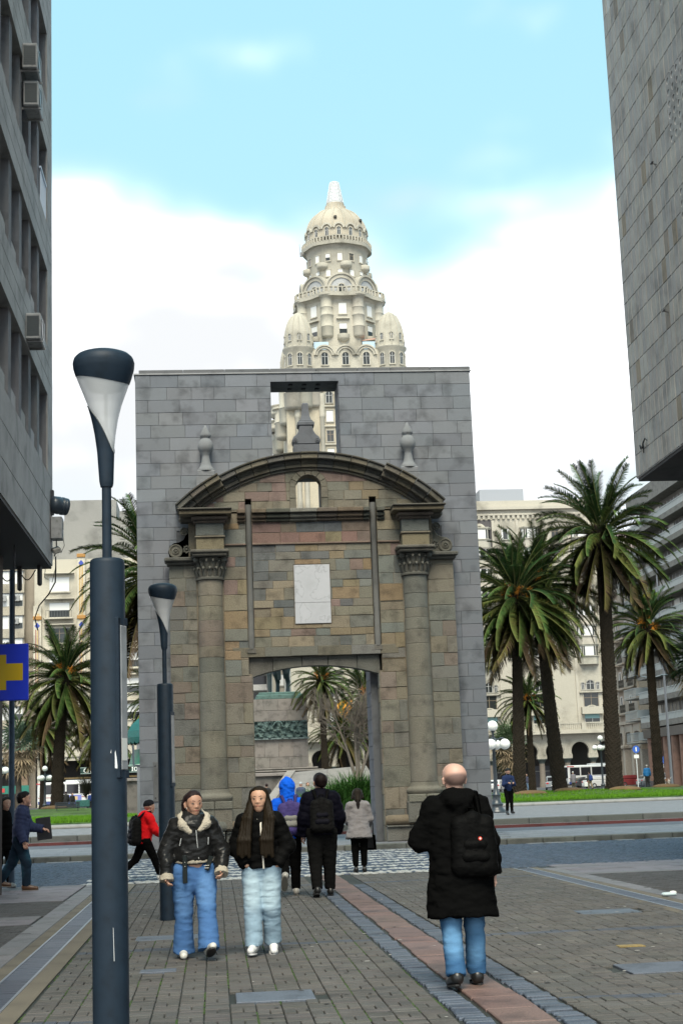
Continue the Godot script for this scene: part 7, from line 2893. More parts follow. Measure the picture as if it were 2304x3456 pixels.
	for j in 5:
		b = MB.new(); b.t = off
		b.col = Color(0.52, 0.48, 0.4)
		b.span(10.6 + 2.2 * j, 11.3 + 2.2 * j, 9, 30, -267.6, -268)
		part(t, "pilaster", b, MAT.facade)
		for q in 6: win(t, O, Vector3(12.0 + 2.2 * j, 10 + 3.3 * q, -267.98), 0.9, 1.9, q % 2)

# a wall that faces -x: build it facing +z and turn it
func right_row() -> void:
	rng.seed = 1800
	var t := thing("grey_balcony_block", "grey apartment block with long railed balconies at the right edge", "building", Vector3(51.5, 0.6, -164))
	var b := MB.new()
	var conc := Color(0.26, 0.245, 0.225)
	# local frame: x along the front (towards -z), z out of the wall (towards -x)
	var T := Transform3D(Basis(Vector3(0, 0, 1), Vector3.UP, Vector3(-1, 0, 0)), Vector3())
	b.t = T
	b.col = conc * 0.8
	b.span(-13, 14, 6.5, 33.2, 0, -14)
	part(t, "wall", b, MAT.facade)
	b = MB.new(); b.t = T
	b.col = conc * 1.05
	b.span(-13.2, 14, 32.2, 34.2, 1.5, -14)
	part(t, "roof_band", b, MAT.concrete)
	for k in 9:
		var y := 7.0 + 2.8 * k
		b = MB.new(); b.t = T
		b.col = vary(conc, 0.05)
		b.span(-13, 14, y - 0.25, y, 1.5, 0)
		b.span(-13, 14, y - 0.25, y + 0.35, 1.62, 1.5)
		part(t, "balcony_slab", b, MAT.concrete)
		b = MB.new(); b.t = T
		b.col = Color(0.36, 0.4, 0.42)
		b.span(-13, 14, y + 1.05, y + 1.12, 1.62, 1.54)
		for i in 54: b.box(Vector3(-12.9 + 0.5 * i, y + 0.7, 1.57), Vector3(0.05, 0.75, 0.04))
		b.col = Color(0.24, 0.26, 0.27)
		b.span(-13, 14, y + 0.4, y + 1.0, 1.56, 1.55)
		part(t, "railing", b, MAT.gloss)
		for i in 5:
			b = MB.new(); b.t = T
			b.col = Color(0.04, 0.045, 0.05)
			b.span(-11.5 + 5 * i, -7.6 + 5 * i, y + 0.05, y + 2.3, 0.03, 0)
			b.col = Color(0.4, 0.41, 0.42)
			for q in [0.0, 1.3, 2.6, 3.9]: b.box(Vector3(-11.5 + 5 * i + q, y + 1.15, 0.05), Vector3(0.07, 2.3, 0.05))
			if (i + k) % 3 == 0:
				b.col = Color(0.5, 0.5, 0.49)
				b.span(-11.5 + 5 * i, -9.6 + 5 * i, y + 0.9, y + 2.3, 0.06, 0.03)
			part(t, "window", b, MAT.gloss)
		b = MB.new(); b.t = T
		b.col = conc * 0.9
		b.span(13.7, 14, y, y + 2.6, 1.5, 0)
		part(t, "partition", b, MAT.concrete)
		if k in [3, 5]:
			b = MB.new(); b.t = T
			for i in 14:
				b.col = [Color(0.1, 0.16, 0.03), Color(0.3, 0.25, 0.03)][i % 2]
				b.ball(Vector3(-6 + rnd(-1.5, 4.0), y + 0.3 + rnd(-0.3, 0.5), 1.7), rnd(0.15, 0.35), 6, 4)
			var o := part(t, "balcony_plants", b, MAT.leaf)
			o.set_meta("kind", "stuff")
	for i in 7:
		b = MB.new(); b.t = T
		b.col = Color(0.27, 0.155, 0.115)
		b.lathe([Vector2(0.62, 0), Vector2(0.62, 6.5)], 20, Vector3(-12 + 3.1 * i, 0, 0.6))
		part(t, "column", b, MAT.granite)
	b = MB.new(); b.t = T
	b.col = Color(0.02, 0.02, 0.025)
	b.span(-13, 14, 0, 6.5, -2.5, -3)
	b.span(-13, 14, 5.6, 6.6, 1.4, 0.7)
	part(t, "ground_floor_front", b, MAT.gloss)
	# block with single balconies
	t = thing("peach_balcony_block", "peach block with separate small balconies between the grey block and the iron balconies", "building", Vector3(52.3, 0.7, -182.2))
	b = MB.new(); b.t = T
	b.col = Color(0.56, 0.44, 0.31)
	b.span(-4, 4, 4.5, 29.0, 0, -12)
	part(t, "wall", b, MAT.facade)
	for k in 9:
		var y := 5.3 + 2.65 * k
		b = MB.new(); b.t = T
		b.col = Color(0.42, 0.41, 0.38)
		b.bbox(Vector3(-0.8, y - 0.1, 0.9), Vector3(5.4, 0.22, 1.9), 0.03)
		part(t, "balcony_slab", b, MAT.concrete)
		b = MB.new(); b.t = T
		b.col = Color(0.28, 0.32, 0.34)
		for z in [[-3.5, 1.9, 1.8, 1.74]]:
			b.span(z[0], z[1], y + 1.0, y + 1.07, z[2], z[3])
			b.span(z[0], z[1], y + 0.1, y + 0.16, z[2], z[3])
			for i in 18: b.box(Vector3(z[0] + 0.31 * i, y + 0.55, 1.77), Vector3(0.04, 0.9, 0.04))
		b.span(1.86, 1.9, y + 0.1, y + 1.07, 1.8, 0.1)
		part(t, "railing", b, MAT.gloss)
		b = MB.new(); b.t = T
		b.col = Color(0.03, 0.03, 0.035)
		b.span(-3, 1.2, y, y + 2.1, 0.04, 0)
		b.span(2.3, 3.7, y, y + 2.0, 0.04, 0)
		part(t, "window", b, MAT.dark_glass)
	T.basis.x *= 0.78
	# pale block with iron balconies over an arcade
	t = thing("iron_balcony_building", "pale pink building with black iron balconies over an arcade, right of the tower block", "building", Vector3(54.6, 0.75, -195.5))
	b = MB.new(); b.t = T
	b.col = Color(0.53, 0.45, 0.37)
	b.span(-11, 11, 8.2, 29.0, 0, -12)
	part(t, "wall", b, MAT.facade)
	b = MB.new(); b.t = T
	b.col = Color(0.5, 0.43, 0.35)
	b.span(-11.2, 11.2, 29.0, 29.4, 1.4, -12)
	b.span(-11.2, 11.2, 7.9, 8.3, 1.0, -1)
	part(t, "cornice", b, MAT.facade)
	for k in 6:
		var y := 9.4 + 3.25 * k
		for i in 4:
			var x := -8.4 + 5.6 * i
			b = MB.new(); b.t = T
			b.col = Color(0.5, 0.43, 0.35)
			b.bbox(Vector3(x, y - 0.12, 0.6), Vector3(3.4, 0.24, 1.2), 0.05)
			part(t, "balcony_slab", b, MAT.facade)
			b = MB.new(); b.t = T
			b.col = Color(0.03, 0.03, 0.03)
			b.span(x - 1.65, x + 1.65, y + 1.0, y + 1.06, 1.16, 1.12)
			b.span(x - 1.65, x + 1.65, y + 0.05, y + 0.1, 1.16, 1.12)
			for q in 17: b.box(Vector3(x - 1.62 + 0.2 * q, y + 0.5, 1.14), Vector3(0.05, 1.0, 0.04))
			for q in 6: b.box(Vector3(x - 1.4 + 0.55 * q, y + 0.5, 1.14), Vector3(0.25, 0.3, 0.03))
			part(t, "iron_railing", b, MAT.gloss)
			b = MB.new(); b.t = T
			b.col = Color(0.6, 0.58, 0.55)
			b.span(x - 0.75, x + 0.75, y, y + 2.4, 0.05, 0)
			b.col = Color(0.05, 0.05, 0.05)
			b.span(x - 0.1, x + 0.5, y + 0.1, y + 2.2, 0.07, 0.05)
			part(t, "window", b, MAT.plain)
	for i in 5:
		b = MB.new(); b.t = T
		b.col = Color(0.52, 0.45, 0.37)
		var c := -10.4 + 5.2 * i
		b.bbox(Vector3(c, 2.4, 0.4), Vector3(1.0, 4.9, 1.0), 0.08)
		b.bbox(Vector3(c, 5.0, 0.4), Vector3(1.4, 0.5, 1.4), 0.12)
		b.bbox(Vector3(c, 6.3, 0.4), Vector3(1.0, 3.0, 0.9), 0.08)
		part(t, "arcade_pier", b, MAT.facade)
		b = MB.new(); b.t = T
		b.col = Color(0.52, 0.45, 0.37)
		b.prism(PackedVector2Array([Vector2(c + 0.5, 8.0), Vector2(c + 0.5, 5.6), Vector2(c + 0.9, 6.5), Vector2(c + 1.5, 6.9), Vector2(c + 3.7, 6.9), Vector2(c + 4.3, 6.5), Vector2(c + 4.7, 5.6), Vector2(c + 4.7, 8.0)]), 0.1, 0.7)
		part(t, "arcade_arch", b, MAT.facade)
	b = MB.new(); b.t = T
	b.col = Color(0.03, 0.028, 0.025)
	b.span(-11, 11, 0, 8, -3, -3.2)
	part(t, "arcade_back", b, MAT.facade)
	# pink wall behind
	t = thing("pink_building", "plain pale pink building wall right of the tower block", "building", Vector3(70, 0.8, -252))
	b = MB.new()
	b.col = Color(0.60, 0.485, 0.475)
	b.span(-3.2, 9, 0, 41.5, 4, -8)
	part(t, "wall", b, MAT.facade)
	b = MB.new()
	b.col = Color(0.5, 0.5, 0.5)
	b.bbox(Vector3(3.0, 33.0, 4.3), Vector3(2.4, 3.0, 0.6), 0.1)
	part(t, "glazed_bay", b, MAT.plain)
	b = MB.new()
	b.col = Color(0.5, 0.52, 0.55)
	b.t = Transform3D(Basis.from_euler(Vector3(1.2, 0.3, 0)), Vector3(2.4, 30.5, 5.2))
	b.lathe([Vector2(0, -0.2), Vector2(0.5, -0.1), Vector2(0.9, 0.15)], 18)
	part(t, "dish", b, MAT.plain)

# ---------------------------------------------------------------- vehicles
func wheel(t: Node3D, p: Vector3, r: float, turn := 0.0) -> void:
	var b := MB.new()
	b.col = Color(0.02, 0.02, 0.02)
	b.lathe([Vector2(r * 0.62, -0.1), Vector2(r * 0.95, -0.1), Vector2(r, -0.06), Vector2(r, 0.06), Vector2(r * 0.95, 0.1), Vector2(r * 0.62, 0.1)], 20)
	var w := part(t, "wheel", b, MAT.rubber)
	w.transform = Transform3D(Basis(Vector3.RIGHT, PI / 2), p)
	b = MB.new()
	b.col = Color(0.35, 0.36, 0.37)
	b.lathe([Vector2(0, -0.09), Vector2(r * 0.62, -0.09), Vector2(r * 0.62, 0.09), Vector2(r * 0.3, 0.06), Vector2(0, 0.08)], 16)
	part(w, "rim", b, MAT.metal)

# side view along x (front at +x), z is the width
func car(label: String, p: Vector3, turn: float, col: Color, suv: bool) -> void:
	var t := thing("parked_car", label, "car", p, turn, "cars along the far side of the square")
	var L := 4.3
	var top := 1.68 if suv else 1.46
	var b := MB.new()
	b.col = col
	var body := PackedVector2Array([Vector2(-2.12, 0.35), Vector2(-1.75, 0.22), Vector2(1.8, 0.22), Vector2(2.12, 0.34), Vector2(2.16, 0.6), Vector2(2.05, 0.8), Vector2(1.2, 0.96), Vector2(-1.9, 1.0), Vector2(-2.14, 0.88)])
	for s: float in [-1.0, 1.0]:
		b.t = Transform3D(Basis(Vector3(s, 0, 0), Vector3.UP, Vector3(0, 0, s)), Vector3())
		b.prism(body if s > 0 else mirror(body), 0.0, 0.86, 0.07)
	part(t, "body", b, MAT.paint_car)
	b = MB.new()
	b.col = col
	var cab := PackedVector2Array([Vector2(-1.95, 0.97), Vector2(1.1, 0.95), Vector2(0.4, top - 0.02), Vector2(-0.1, top), Vector2(-1.3, top - 0.02), Vector2(-1.7 if not suv else -1.9, top - 0.16)])
	for s: float in [-1.0, 1.0]:
		b.t = Transform3D(Basis(Vector3(s, 0, 0), Vector3.UP, Vector3(0, 0, s)), Vector3())
		b.prism(cab if s > 0 else mirror(cab), 0.0, 0.74, 0.1)
	part(t, "cabin", b, MAT.paint_car)
	for s: float in [-1.0, 1.0]:
		for q in [[-1.55, -0.62, -1.62, -0.62], [-0.55, 0.72, -0.55, 0.28]]:
			b = MB.new()
			b.col = Color(0.02, 0.022, 0.025)
			var z := 0.745 * s
			b.quad(Vector3(q[0], 1.03, z), Vector3(q[1], 1.03, z), Vector3(q[3], top - 0.12, z * 0.94), Vector3(q[0] + 0.1, top - 0.12, z * 0.94))
			part(t, "window", b, MAT.dark_glass)
	b = MB.new()
	b.col = Color(0.02, 0.022, 0.025)
	b.quad(Vector3(1.09, 1.0, 0.62), Vector3(1.09, 1.0, -0.62), Vector3(0.47, top - 0.08, -0.56), Vector3(0.47, top - 0.08, 0.56))
	part(t, "windscreen", b, MAT.dark_glass)
	b = MB.new()
	b.col = Color(0.02, 0.022, 0.025)
	b.quad(Vector3(-1.96, 1.05, -0.6), Vector3(-1.96, 1.05, 0.6), Vector3(-1.78 if not suv else -1.93, top - 0.18, 0.55), Vector3(-1.78 if not suv else -1.93, top - 0.18, -0.55))
	part(t, "rear_window", b, MAT.dark_glass)
	for x in [-1.32, 1.32]:
		for z in [-0.78, 0.78]: wheel(t, Vector3(x, 0.32, z), 0.32)
	for z in [-0.62, 0.62]:
		b = MB.new()
		b.col = Color(0.7, 0.7, 0.68)
		b.bbox(Vector3(2.06, 0.7, z), Vector3(0.16, 0.14, 0.34), 0.03)
		part(t, "headlight", b, MAT.gloss)
		b = MB.new()
		b.col = Color(0.4, 0.02, 0.02)
		b.bbox(Vector3(-2.1, 0.8, z), Vector3(0.12, 0.18, 0.3), 0.03)
		part(t, "tail_light", b, MAT.gloss)
	b = MB.new()
	b.col = Color(0.6, 0.6, 0.58)
	b.box(Vector3(-2.16, 0.55, 0), Vector3(0.02, 0.11, 0.42))
	part(t, "number_plate", b, MAT.plain)

func mirror(p: PackedVector2Array) -> PackedVector2Array:
	var r := PackedVector2Array()
	for i in range(p.size() - 1, -1, -1): r.append(Vector2(-p[i].x, p[i].y))
	return r

func bus(label: String, p: Vector3, turn: float, flip: bool) -> void:
	var t := thing("city_bus", label, "bus", p, turn, "white city buses")
	var L := 11.5
	var b := MB.new()
	b.col = Color(0.62, 0.62, 0.61)
	b.bbox(Vector3(0, 1.75, 0), Vector3(L, 2.6, 2.5), 0.16)
	part(t, "body", b, MAT.paint_car)
	b = MB.new()
	b.col = Color(0.5, 0.5, 0.5)
	b.bbox(Vector3(-1.0, 3.12, 0), Vector3(3.0, 0.25, 1.6), 0.08)
	b.bbox(Vector3(3.4, 3.1, 0), Vector3(1.2, 0.2, 1.2), 0.06)
	part(t, "roof_unit", b, MAT.paint_car)
	b = MB.new()
	b.col = Color(0.30, 0.05, 0.05)
	b.span(-L / 2 + 0.1, L / 2 - 0.1, 1.22, 1.3, 1.251, 1.256)
	b.col = Color(0.05, 0.07, 0.2)
	b.span(-L / 2 + 0.1, L / 2 - 0.1, 0.5, 0.85, 1.251, 1.256)
	part(t, "side_stripe", b, MAT.gloss)
	for i in 7:
		b = MB.new()
		b.col = Color(0.02, 0.022, 0.025)
		b.bbox(Vector3(-L / 2 + 1.0 + 1.55 * i, 2.2, 1.25), Vector3(1.38, 1.1, 0.03), 0.01)
		part(t, "window", b, MAT.dark_glass)
	b = MB.new()
	b.col = Color(0.02, 0.022, 0.025)
	var fx := -L / 2 if flip else L / 2
	b.bbox(Vector3(fx, 2.05, 0), Vector3(0.03, 1.5, 2.2), 0.01)
	part(t, "windscreen", b, MAT.dark_glass)
	b = MB.new()
	b.col = Color(0.4, 0.06, 0.06)
	b.span(fx * 0.93 - 0.5, fx * 0.93 + 0.5, 2.82, 2.97, 1.252, 1.26)
	part(t, "route_mark", b, MAT.plain)
	for q in [[-1.4, Color(0.18, 0.2, 0.5)], [1.7, Color(0.2, 0.25, 0.55)]]:
		b = MB.new()
		b.col = q[1]
		b.span(q[0] - 0.8, q[0] + 0.8, 0.75, 1.5, 1.257, 1.262)
		b.col = Color(0.55, 0.4, 0.2)
		b.span(q[0] - 0.45, q[0] + 0.35, 0.92, 1.35, 1.262, 1.265)
		part(t, "side_poster", b, MAT.gloss)
	b = MB.new()
	b.col = Color(0.03, 0.03, 0.03)
	b.span(-L / 2 + 0.2, L / 2 - 0.2, 0.3, 0.5, -1.15, 1.15)
	part(t, "chassis", b, MAT.rubber)
	for x in [-3.4, 3.6]:
		for z in [-1.12, 1.16]: wheel(t, Vector3(x, 0.48, z), 0.48)
		b = MB.new()
		b.col = Color(0.03, 0.03, 0.03)
		b.t = Transform3D(Basis(Vector3.RIGHT, PI / 2), Vector3(x, 0.48, 1.22))
		b.lathe([Vector2(0.62, -0.02), Vector2(0.62, 0.04), Vector2(0.5, 0.04)], 18, Vector3(), false)
		part(t, "wheel_arch", b, MAT.rubber)

func vehicles() -> void:
	var m := mat("paint_car", 0.28)
	m.clearcoat_enabled = true
	m.clearcoat = 0.5
	bus("white city bus behind the trunks at the right, before the arcade", Vector3(54.6, 0.72, -213), 0.02, true)
	bus("white city bus with side posters behind the big left palm", Vector3(-15.0, 0.64, -186), 0.0, true)
	bus("second white city bus close behind the first at the left", Vector3(-3.2, 0.66, -188), 0.0, true)
	car("white hatchback half hidden by the short palm trunk", Vector3(34.4, 0.66, -188), 1.2, Color(0.55, 0.55, 0.55), false)
	car("grey estate car left of the second tall trunk", Vector3(41.0, 0.66, -186), 1.35, Color(0.2, 0.22, 0.24), true)
	car("dark red car right of the tallest trunk", Vector3(52.5, 0.66, -192), 0.1, Color(0.25, 0.02, 0.02), false)
	car("grey hatchback beside the flagpole foot", Vector3(52.0, 0.63, -180), 0.25, Color(0.27, 0.28, 0.29), false)
	car("white sport utility car at the right edge of the street", Vector3(52.6, 0.6, -172), 0.15, Color(0.6, 0.6, 0.6), true)
	car("white car behind the blue coat woman", Vector3(47.6, 0.66, -189), 0.3, Color(0.62, 0.62, 0.61), false)
	car("dark car just left of the short palm, by the shop sign", Vector3(29.3, 0.66, -188), 0.6, Color(0.05, 0.055, 0.06), false)
	car("dark car between the bus and the tallest trunk", Vector3(48.6, 0.66, -198), 0.1, Color(0.03, 0.03, 0.035), false)
	# traffic signs
	for q in [[Vector3(41.6, 0.5, -150), 4.3, "round", "blue round traffic sign before the right bus"], [Vector3(47.0, 0.55, -160), 3.3, "square", "small blue bus stop sign by the iron balcony arcade"], [Vector3(45.4, 0.5, -140), 4.0, "square", "blue square traffic sign at the right, before the pink columns"]]:
		var t := thing("traffic_sign", q[3], "sign", q[0], 0.0, "traffic signs on the square")
		var b := MB.new()
		b.col = Color(0.5, 0.51, 0.52)
		b.lathe([Vector2(0.05, 0), Vector2(0.05, q[1]), Vector2(0, q[1])], 8)
		part(t, "pole", b, MAT.gloss)
		b = MB.new()
		b.col = Color(0.03, 0.10, 0.42)
		if q[2] == "round":
			b.t = Transform3D(Basis(Vector3.RIGHT, PI / 2), Vector3(0, q[1] - 0.3, 0.06))
			b.lathe([Vector2(0.36, 0), Vector2(0.36, 0.03), Vector2(0, 0.03)], 20, Vector3(), false)
		else: b.bbox(Vector3(0, q[1] - 0.35, 0.07), Vector3(0.55, 0.75, 0.03), 0.01)
		part(t, "sign_face", b, MAT.gloss)
		b = MB.new()
		b.col = Color(0.65, 0.65, 0.64)
		b.box(Vector3(0, q[1] - 1.0, 0.07), Vector3(0.5, 0.34, 0.02))
		b.box(Vector3(0, q[1] - 0.3, 0.1), Vector3(0.12, 0.4, 0.012))
		part(t, "plate", b, MAT.plain)

# ---------------------------------------------------------------- people: smooth surfaces grown round jointed skeletons
var jobs := []

# bone: [a, b, ra, rb, flat ends (1 at b, 2 at a), depth scale, quilt spacing, quilt depth]
func grow(job: Dictionary) -> void:
	var V := PackedVector3Array()
	var Nn := PackedVector3Array()
	for g in job.grids:
		var bones: Array = g[0]
		var cell: float = g[1]
		var k: float = g[2]
		var cuts: Array = g[3] if g.size() > 3 else []
		var amp: float = job.get("wrinkle", 0.0)
		var freq: float = job.get("freq", 9.0)
		var an: Vector3 = job.get("aniso", Vector3(10, 17, 10))
		var lo := Vector3.ONE * 1e9
		var hi := -lo
		var mg := 3.2 / k + cell
		for b in bones:
			for e in 2:
				var r: Vector3 = Vector3.ONE * (b[2 + e] + mg)
				lo = lo.min(b[e] - r)
				hi = hi.max(b[e] + r)
		var nx := int((hi.x - lo.x) / cell) + 3
		var ny := int((hi.y - lo.y) / cell) + 3
		var nz := int((hi.z - lo.z) / cell) + 3
		var S := PackedFloat32Array()
		S.resize(nx * ny * nz)
		for b in bones:
			var a: Vector3 = b[0]
			var e: Vector3 = b[1]
			var ra: float = b[2]
			var rb: float = b[3]
			var fl: int = b[4] if b.size() > 4 else 0
			var sz: float = b[5] if b.size() > 5 else 1.0
			var qs: float = b[6] if b.size() > 6 else 0.0
			var qa: float = b[7] if b.size() > 7 else 0.0
			var ab := e - a
			var L := maxf(ab.length(), 1e-5)
			var dir := ab / L
			var as_ := Vector3(a.x, a.y, a.z / sz)
			var abs_ := Vector3(ab.x, ab.y, ab.z / sz)
			var inv := 1.0 / maxf(abs_.length_squared(), 1e-9)
			var df := 0.5 + 0.5 * sz
			var rm := maxf(ra, rb) + mg
			var l0 := a.min(e) - Vector3(rm, rm, rm)
			var h0 := a.max(e) + Vector3(rm, rm, rm)
			var x0 := maxi(0, int((l0.x - lo.x) / cell)); var x1 := mini(nx - 1, int((h0.x - lo.x) / cell) + 1)
			var y0 := maxi(0, int((l0.y - lo.y) / cell)); var y1 := mini(ny - 1, int((h0.y - lo.y) / cell) + 1)
			var z0 := maxi(0, int((l0.z - lo.z) / cell)); var z1 := mini(nz - 1, int((h0.z - lo.z) / cell) + 1)
			for z in range(z0, z1 + 1):
				for y in range(y0, y1 + 1):
					var id := (z * ny + y) * nx + x0
					var p := lo + Vector3(x0, y, z) * cell
					var ps := Vector3(p.x, p.y, p.z / sz) - as_
					for x in range(x0, x1 + 1):
						var h := clampf(ps.dot(abs_) * inv, 0.0, 1.0)
						var d := ((ps - abs_ * h).length() - ra - (rb - ra) * h) * df
						if d < mg:
							if fl:
								var al := (p - a).dot(dir)
								if fl & 1: d = maxf(d, al - L)
								if fl & 2: d = maxf(d, -al)
							if qs > 0.0: d -= qa * absf(sin(PI * h * L / qs))
							S[id] += exp(-k * d)
						id += 1
						p.x += cell
						ps.x += cell
		for c in cuts:
			var pl := Plane(c[1].normalized(), c[0])
			for z in nz:
				for y in ny:
					for x in nx:
						var d := pl.distance_to(lo + Vector3(x, y, z) * cell)
						if d > -mg:
							var id := (z * ny + y) * nx + x
							S[id] = minf(S[id], exp(-k * d))
		if amp > 0.0:
			var f := FastNoiseLite.new()
			f.seed = 5; f.frequency = freq * 0.1; f.fractal_octaves = 3
			f.noise_type = FastNoiseLite.TYPE_SIMPLEX_SMOOTH
			for z in nz:
				for y in ny:
					for x in nx:
						var id := (z * ny + y) * nx + x
						if S[id] > 0.15 and S[id] < 6.0:
							S[id] *= exp(-k * amp * f.get_noise_3d((lo.x + x * cell) * an.x, (lo.y + y * cell) * an.y, (lo.z + z * cell) * an.z))
		# surface nets
		var ids := PackedInt32Array()
		ids.resize(nx * ny * nz)
		var off := [0, 1, nx, nx + 1, nx * ny, nx * ny + 1, nx * ny + nx, nx * ny + nx + 1]
		var pos := [Vector3(0, 0, 0), Vector3(1, 0, 0), Vector3(0, 1, 0), Vector3(1, 1, 0), Vector3(0, 0, 1), Vector3(1, 0, 1), Vector3(0, 1, 1), Vector3(1, 1, 1)]
		var edges := [[0, 1], [2, 3], [4, 5], [6, 7], [0, 2], [1, 3], [4, 6], [5, 7], [0, 4], [1, 5], [2, 6], [3, 7]]
		var P := PackedVector3Array()
		var G := PackedVector3Array()
		P.append(Vector3()); G.append(Vector3())
		for z in nz - 1:
			for y in ny - 1:
				var id := (z * ny + y) * nx - 1
				for x in nx - 1:
					id += 1
					var c0 := S[id] >= 1.0
					if (S[id + 1] >= 1.0) == c0 and (S[id + nx] >= 1.0) == c0 and (S[id + nx + 1] >= 1.0) == c0:
						var i2 := id + nx * ny
						if (S[i2] >= 1.0) == c0 and (S[i2 + 1] >= 1.0) == c0 and (S[i2 + nx] >= 1.0) == c0 and (S[i2 + nx + 1] >= 1.0) == c0: continue
					var vals := []
					for q in 8: vals.append(-log(maxf(S[id + off[q]], 1e-6)) / k)
					var sum := Vector3()
					var m := 0
					for ed in edges:
						var va: float = vals[ed[0]]
						var vb: float = vals[ed[1]]
						if (va > 0.0) != (vb > 0.0):
							sum += pos[ed[0]].lerp(pos[ed[1]], va / (va - vb))
							m += 1
					ids[id] = P.size()
					P.append(lo + (Vector3(x, y, z) + sum / maxi(m, 1)) * cell)
					G.append(Vector3(vals[1] + vals[3] + vals[5] + vals[7] - vals[0] - vals[2] - vals[4] - vals[6], vals[2] + vals[3] + vals[6] + vals[7] - vals[0] - vals[1] - vals[4] - vals[5], vals[4] + vals[5] + vals[6] + vals[7] - vals[0] - vals[1] - vals[2] - vals[3]).normalized())
		var stp := [1, nx, nx * ny]
		for z in range(1, nz - 1):
			for y in range(1, ny - 1):
				for x in range(1, nx - 1):
					var id := (z * ny + y) * nx + x
					var c0 := S[id] >= 1.0
					for ax in 3:
						if (S[id + stp[ax]] >= 1.0) != c0:
							var u: int = stp[(ax + 1) % 3]
							var w: int = stp[(ax + 2) % 3]
							var q := [ids[id - u - w], ids[id - w], ids[id], ids[id - u]]
							if q[0] == 0 or q[1] == 0 or q[2] == 0 or q[3] == 0: continue
							var o := [0, 2, 1, 0, 3, 2] if c0 else [0, 1, 2, 0, 2, 3]
							for i in o:
								V.append(P[q[i]])
								Nn.append(G[q[i]])
	job["v"] = V
	job["n"] = Nn

func job(parent: Node3D, called: String, grids: Array, c: Color, m: Material, extra := {}) -> void:
	var d := {"parent": parent, "called": called, "grids": grids, "col": c, "mat": m}
	d.merge(extra)
	jobs.append(d)

func run_jobs() -> void:
	var id := WorkerThreadPool.add_group_task(func(i: int) -> void: grow(jobs[i]), jobs.size())
	WorkerThreadPool.wait_for_group_task_completion(id)
	for j in jobs:
		if j.v.size() == 0: continue
		var b := MB.new()
		b.v = j.v
		b.n = j.n
		var c := PackedColorArray()
		c.resize(b.v.size())
		c.fill(j.col)
		for p in j.get("paint", []):
			for i in b.v.size():
				var d: float = ((b.v[i] - p[0]) / (p[3] if p.size() > 3 else Vector3.ONE)).length()
				if d < p[1]: c[i] = c[i].lerp(p[2], clampf((p[1] - d) / (p[1] * 0.35), 0, 1))
		b.c = c
		part(j.parent, j.called, b, j.mat)
	jobs.clear()

func rx(v: Vector3, a: float) -> Vector3: return v.rotated(Vector3.RIGHT, a)

# joints in the figure's own axes: it faces +z, its left is +x
func pose(H: float, o: Dictionary) -> Dictionary:
	var J := {}
	var legs: Array = o.get("legs", [[0, 0, 0], [0, 0, 0]])
	var arms: Array = o.get("arms", [[5, 8, 12, 0], [5, 8, 12, 0]])
	var w: float = o.get("wide", 1.0)
	var low := 1e9
	for s in 2:
		var sg := 1.0 if s == 0 else -1.0
		var a := deg_to_rad(legs[s][0]); var kn := deg_to_rad(legs[s][1]); var ft := deg_to_rad(legs[s][2])
		var hip := Vector3(sg * 0.052 * H * w, 0, 0)
		var knee := hip + Vector3(sg * 0.004 * H, -cos(a), sin(a)) * 0.245 * H
		var ank := knee + Vector3(0, -cos(a - kn), sin(a - kn)) * 0.235 * H
		var heel := ank + rx(Vector3(0, -0.022, -0.022) * H, -ft)
		var toe := ank + rx(Vector3(sg * 0.012, -0.026, 0.105) * H, -ft)
		J[s] = {"hip": hip, "knee": knee, "ank": ank, "heel": heel, "toe": toe, "ft": ft}
		low = minf(low, minf(heel.y, toe.y) - 0.018 * H)
	for s in 2:
		for q in ["hip", "knee", "ank", "heel", "toe"]: J[s][q].y -= low
	var py := -low
	var ln := deg_to_rad(o.get("lean", 3.0))
	var ax := Vector3(0, cos(ln), sin(ln))
	J["T"] = func(u: float) -> Vector3: return Vector3(0, py, 0) + ax * u * H
	for s in 2:
		var sg := 1.0 if s == 0 else -1.0
		var sh: Vector3 = J.T.call(0.288) + Vector3(sg * 0.098 * H * sqrt(w), 0, 0)
		var p := deg_to_rad(arms[s][0]); var ab := deg_to_rad(arms[s][1]); var be := deg_to_rad(arms[s][2]); var inw := deg_to_rad(arms[s][3])
		var d1 := Vector3(sg * sin(ab), -cos(p) * cos(ab), sin(p) * cos(ab))
		var el := sh + d1 * 0.168 * H
		var q := p + be
		var d2 := Vector3(sg * sin(ab - inw), -cos(q) * cos(ab - inw), sin(q) * cos(ab - inw)).normalized()
		var wr := el + d2 * 0.148 * H
		J[s].merge({"sh": sh, "el": el, "wr": wr, "d2": d2})
	J["H"] = H
	J["hb"] = Basis(Vector3.UP, deg_to_rad(o.get("turn", 0.0))) * Basis(Vector3.RIGHT, deg_to_rad(o.get("nod", 0.0)))
	J["hc"] = J.T.call(0.422 if o.get("near", false) else 0.433) + Vector3(0, 0, 0.012 * H)
	return J

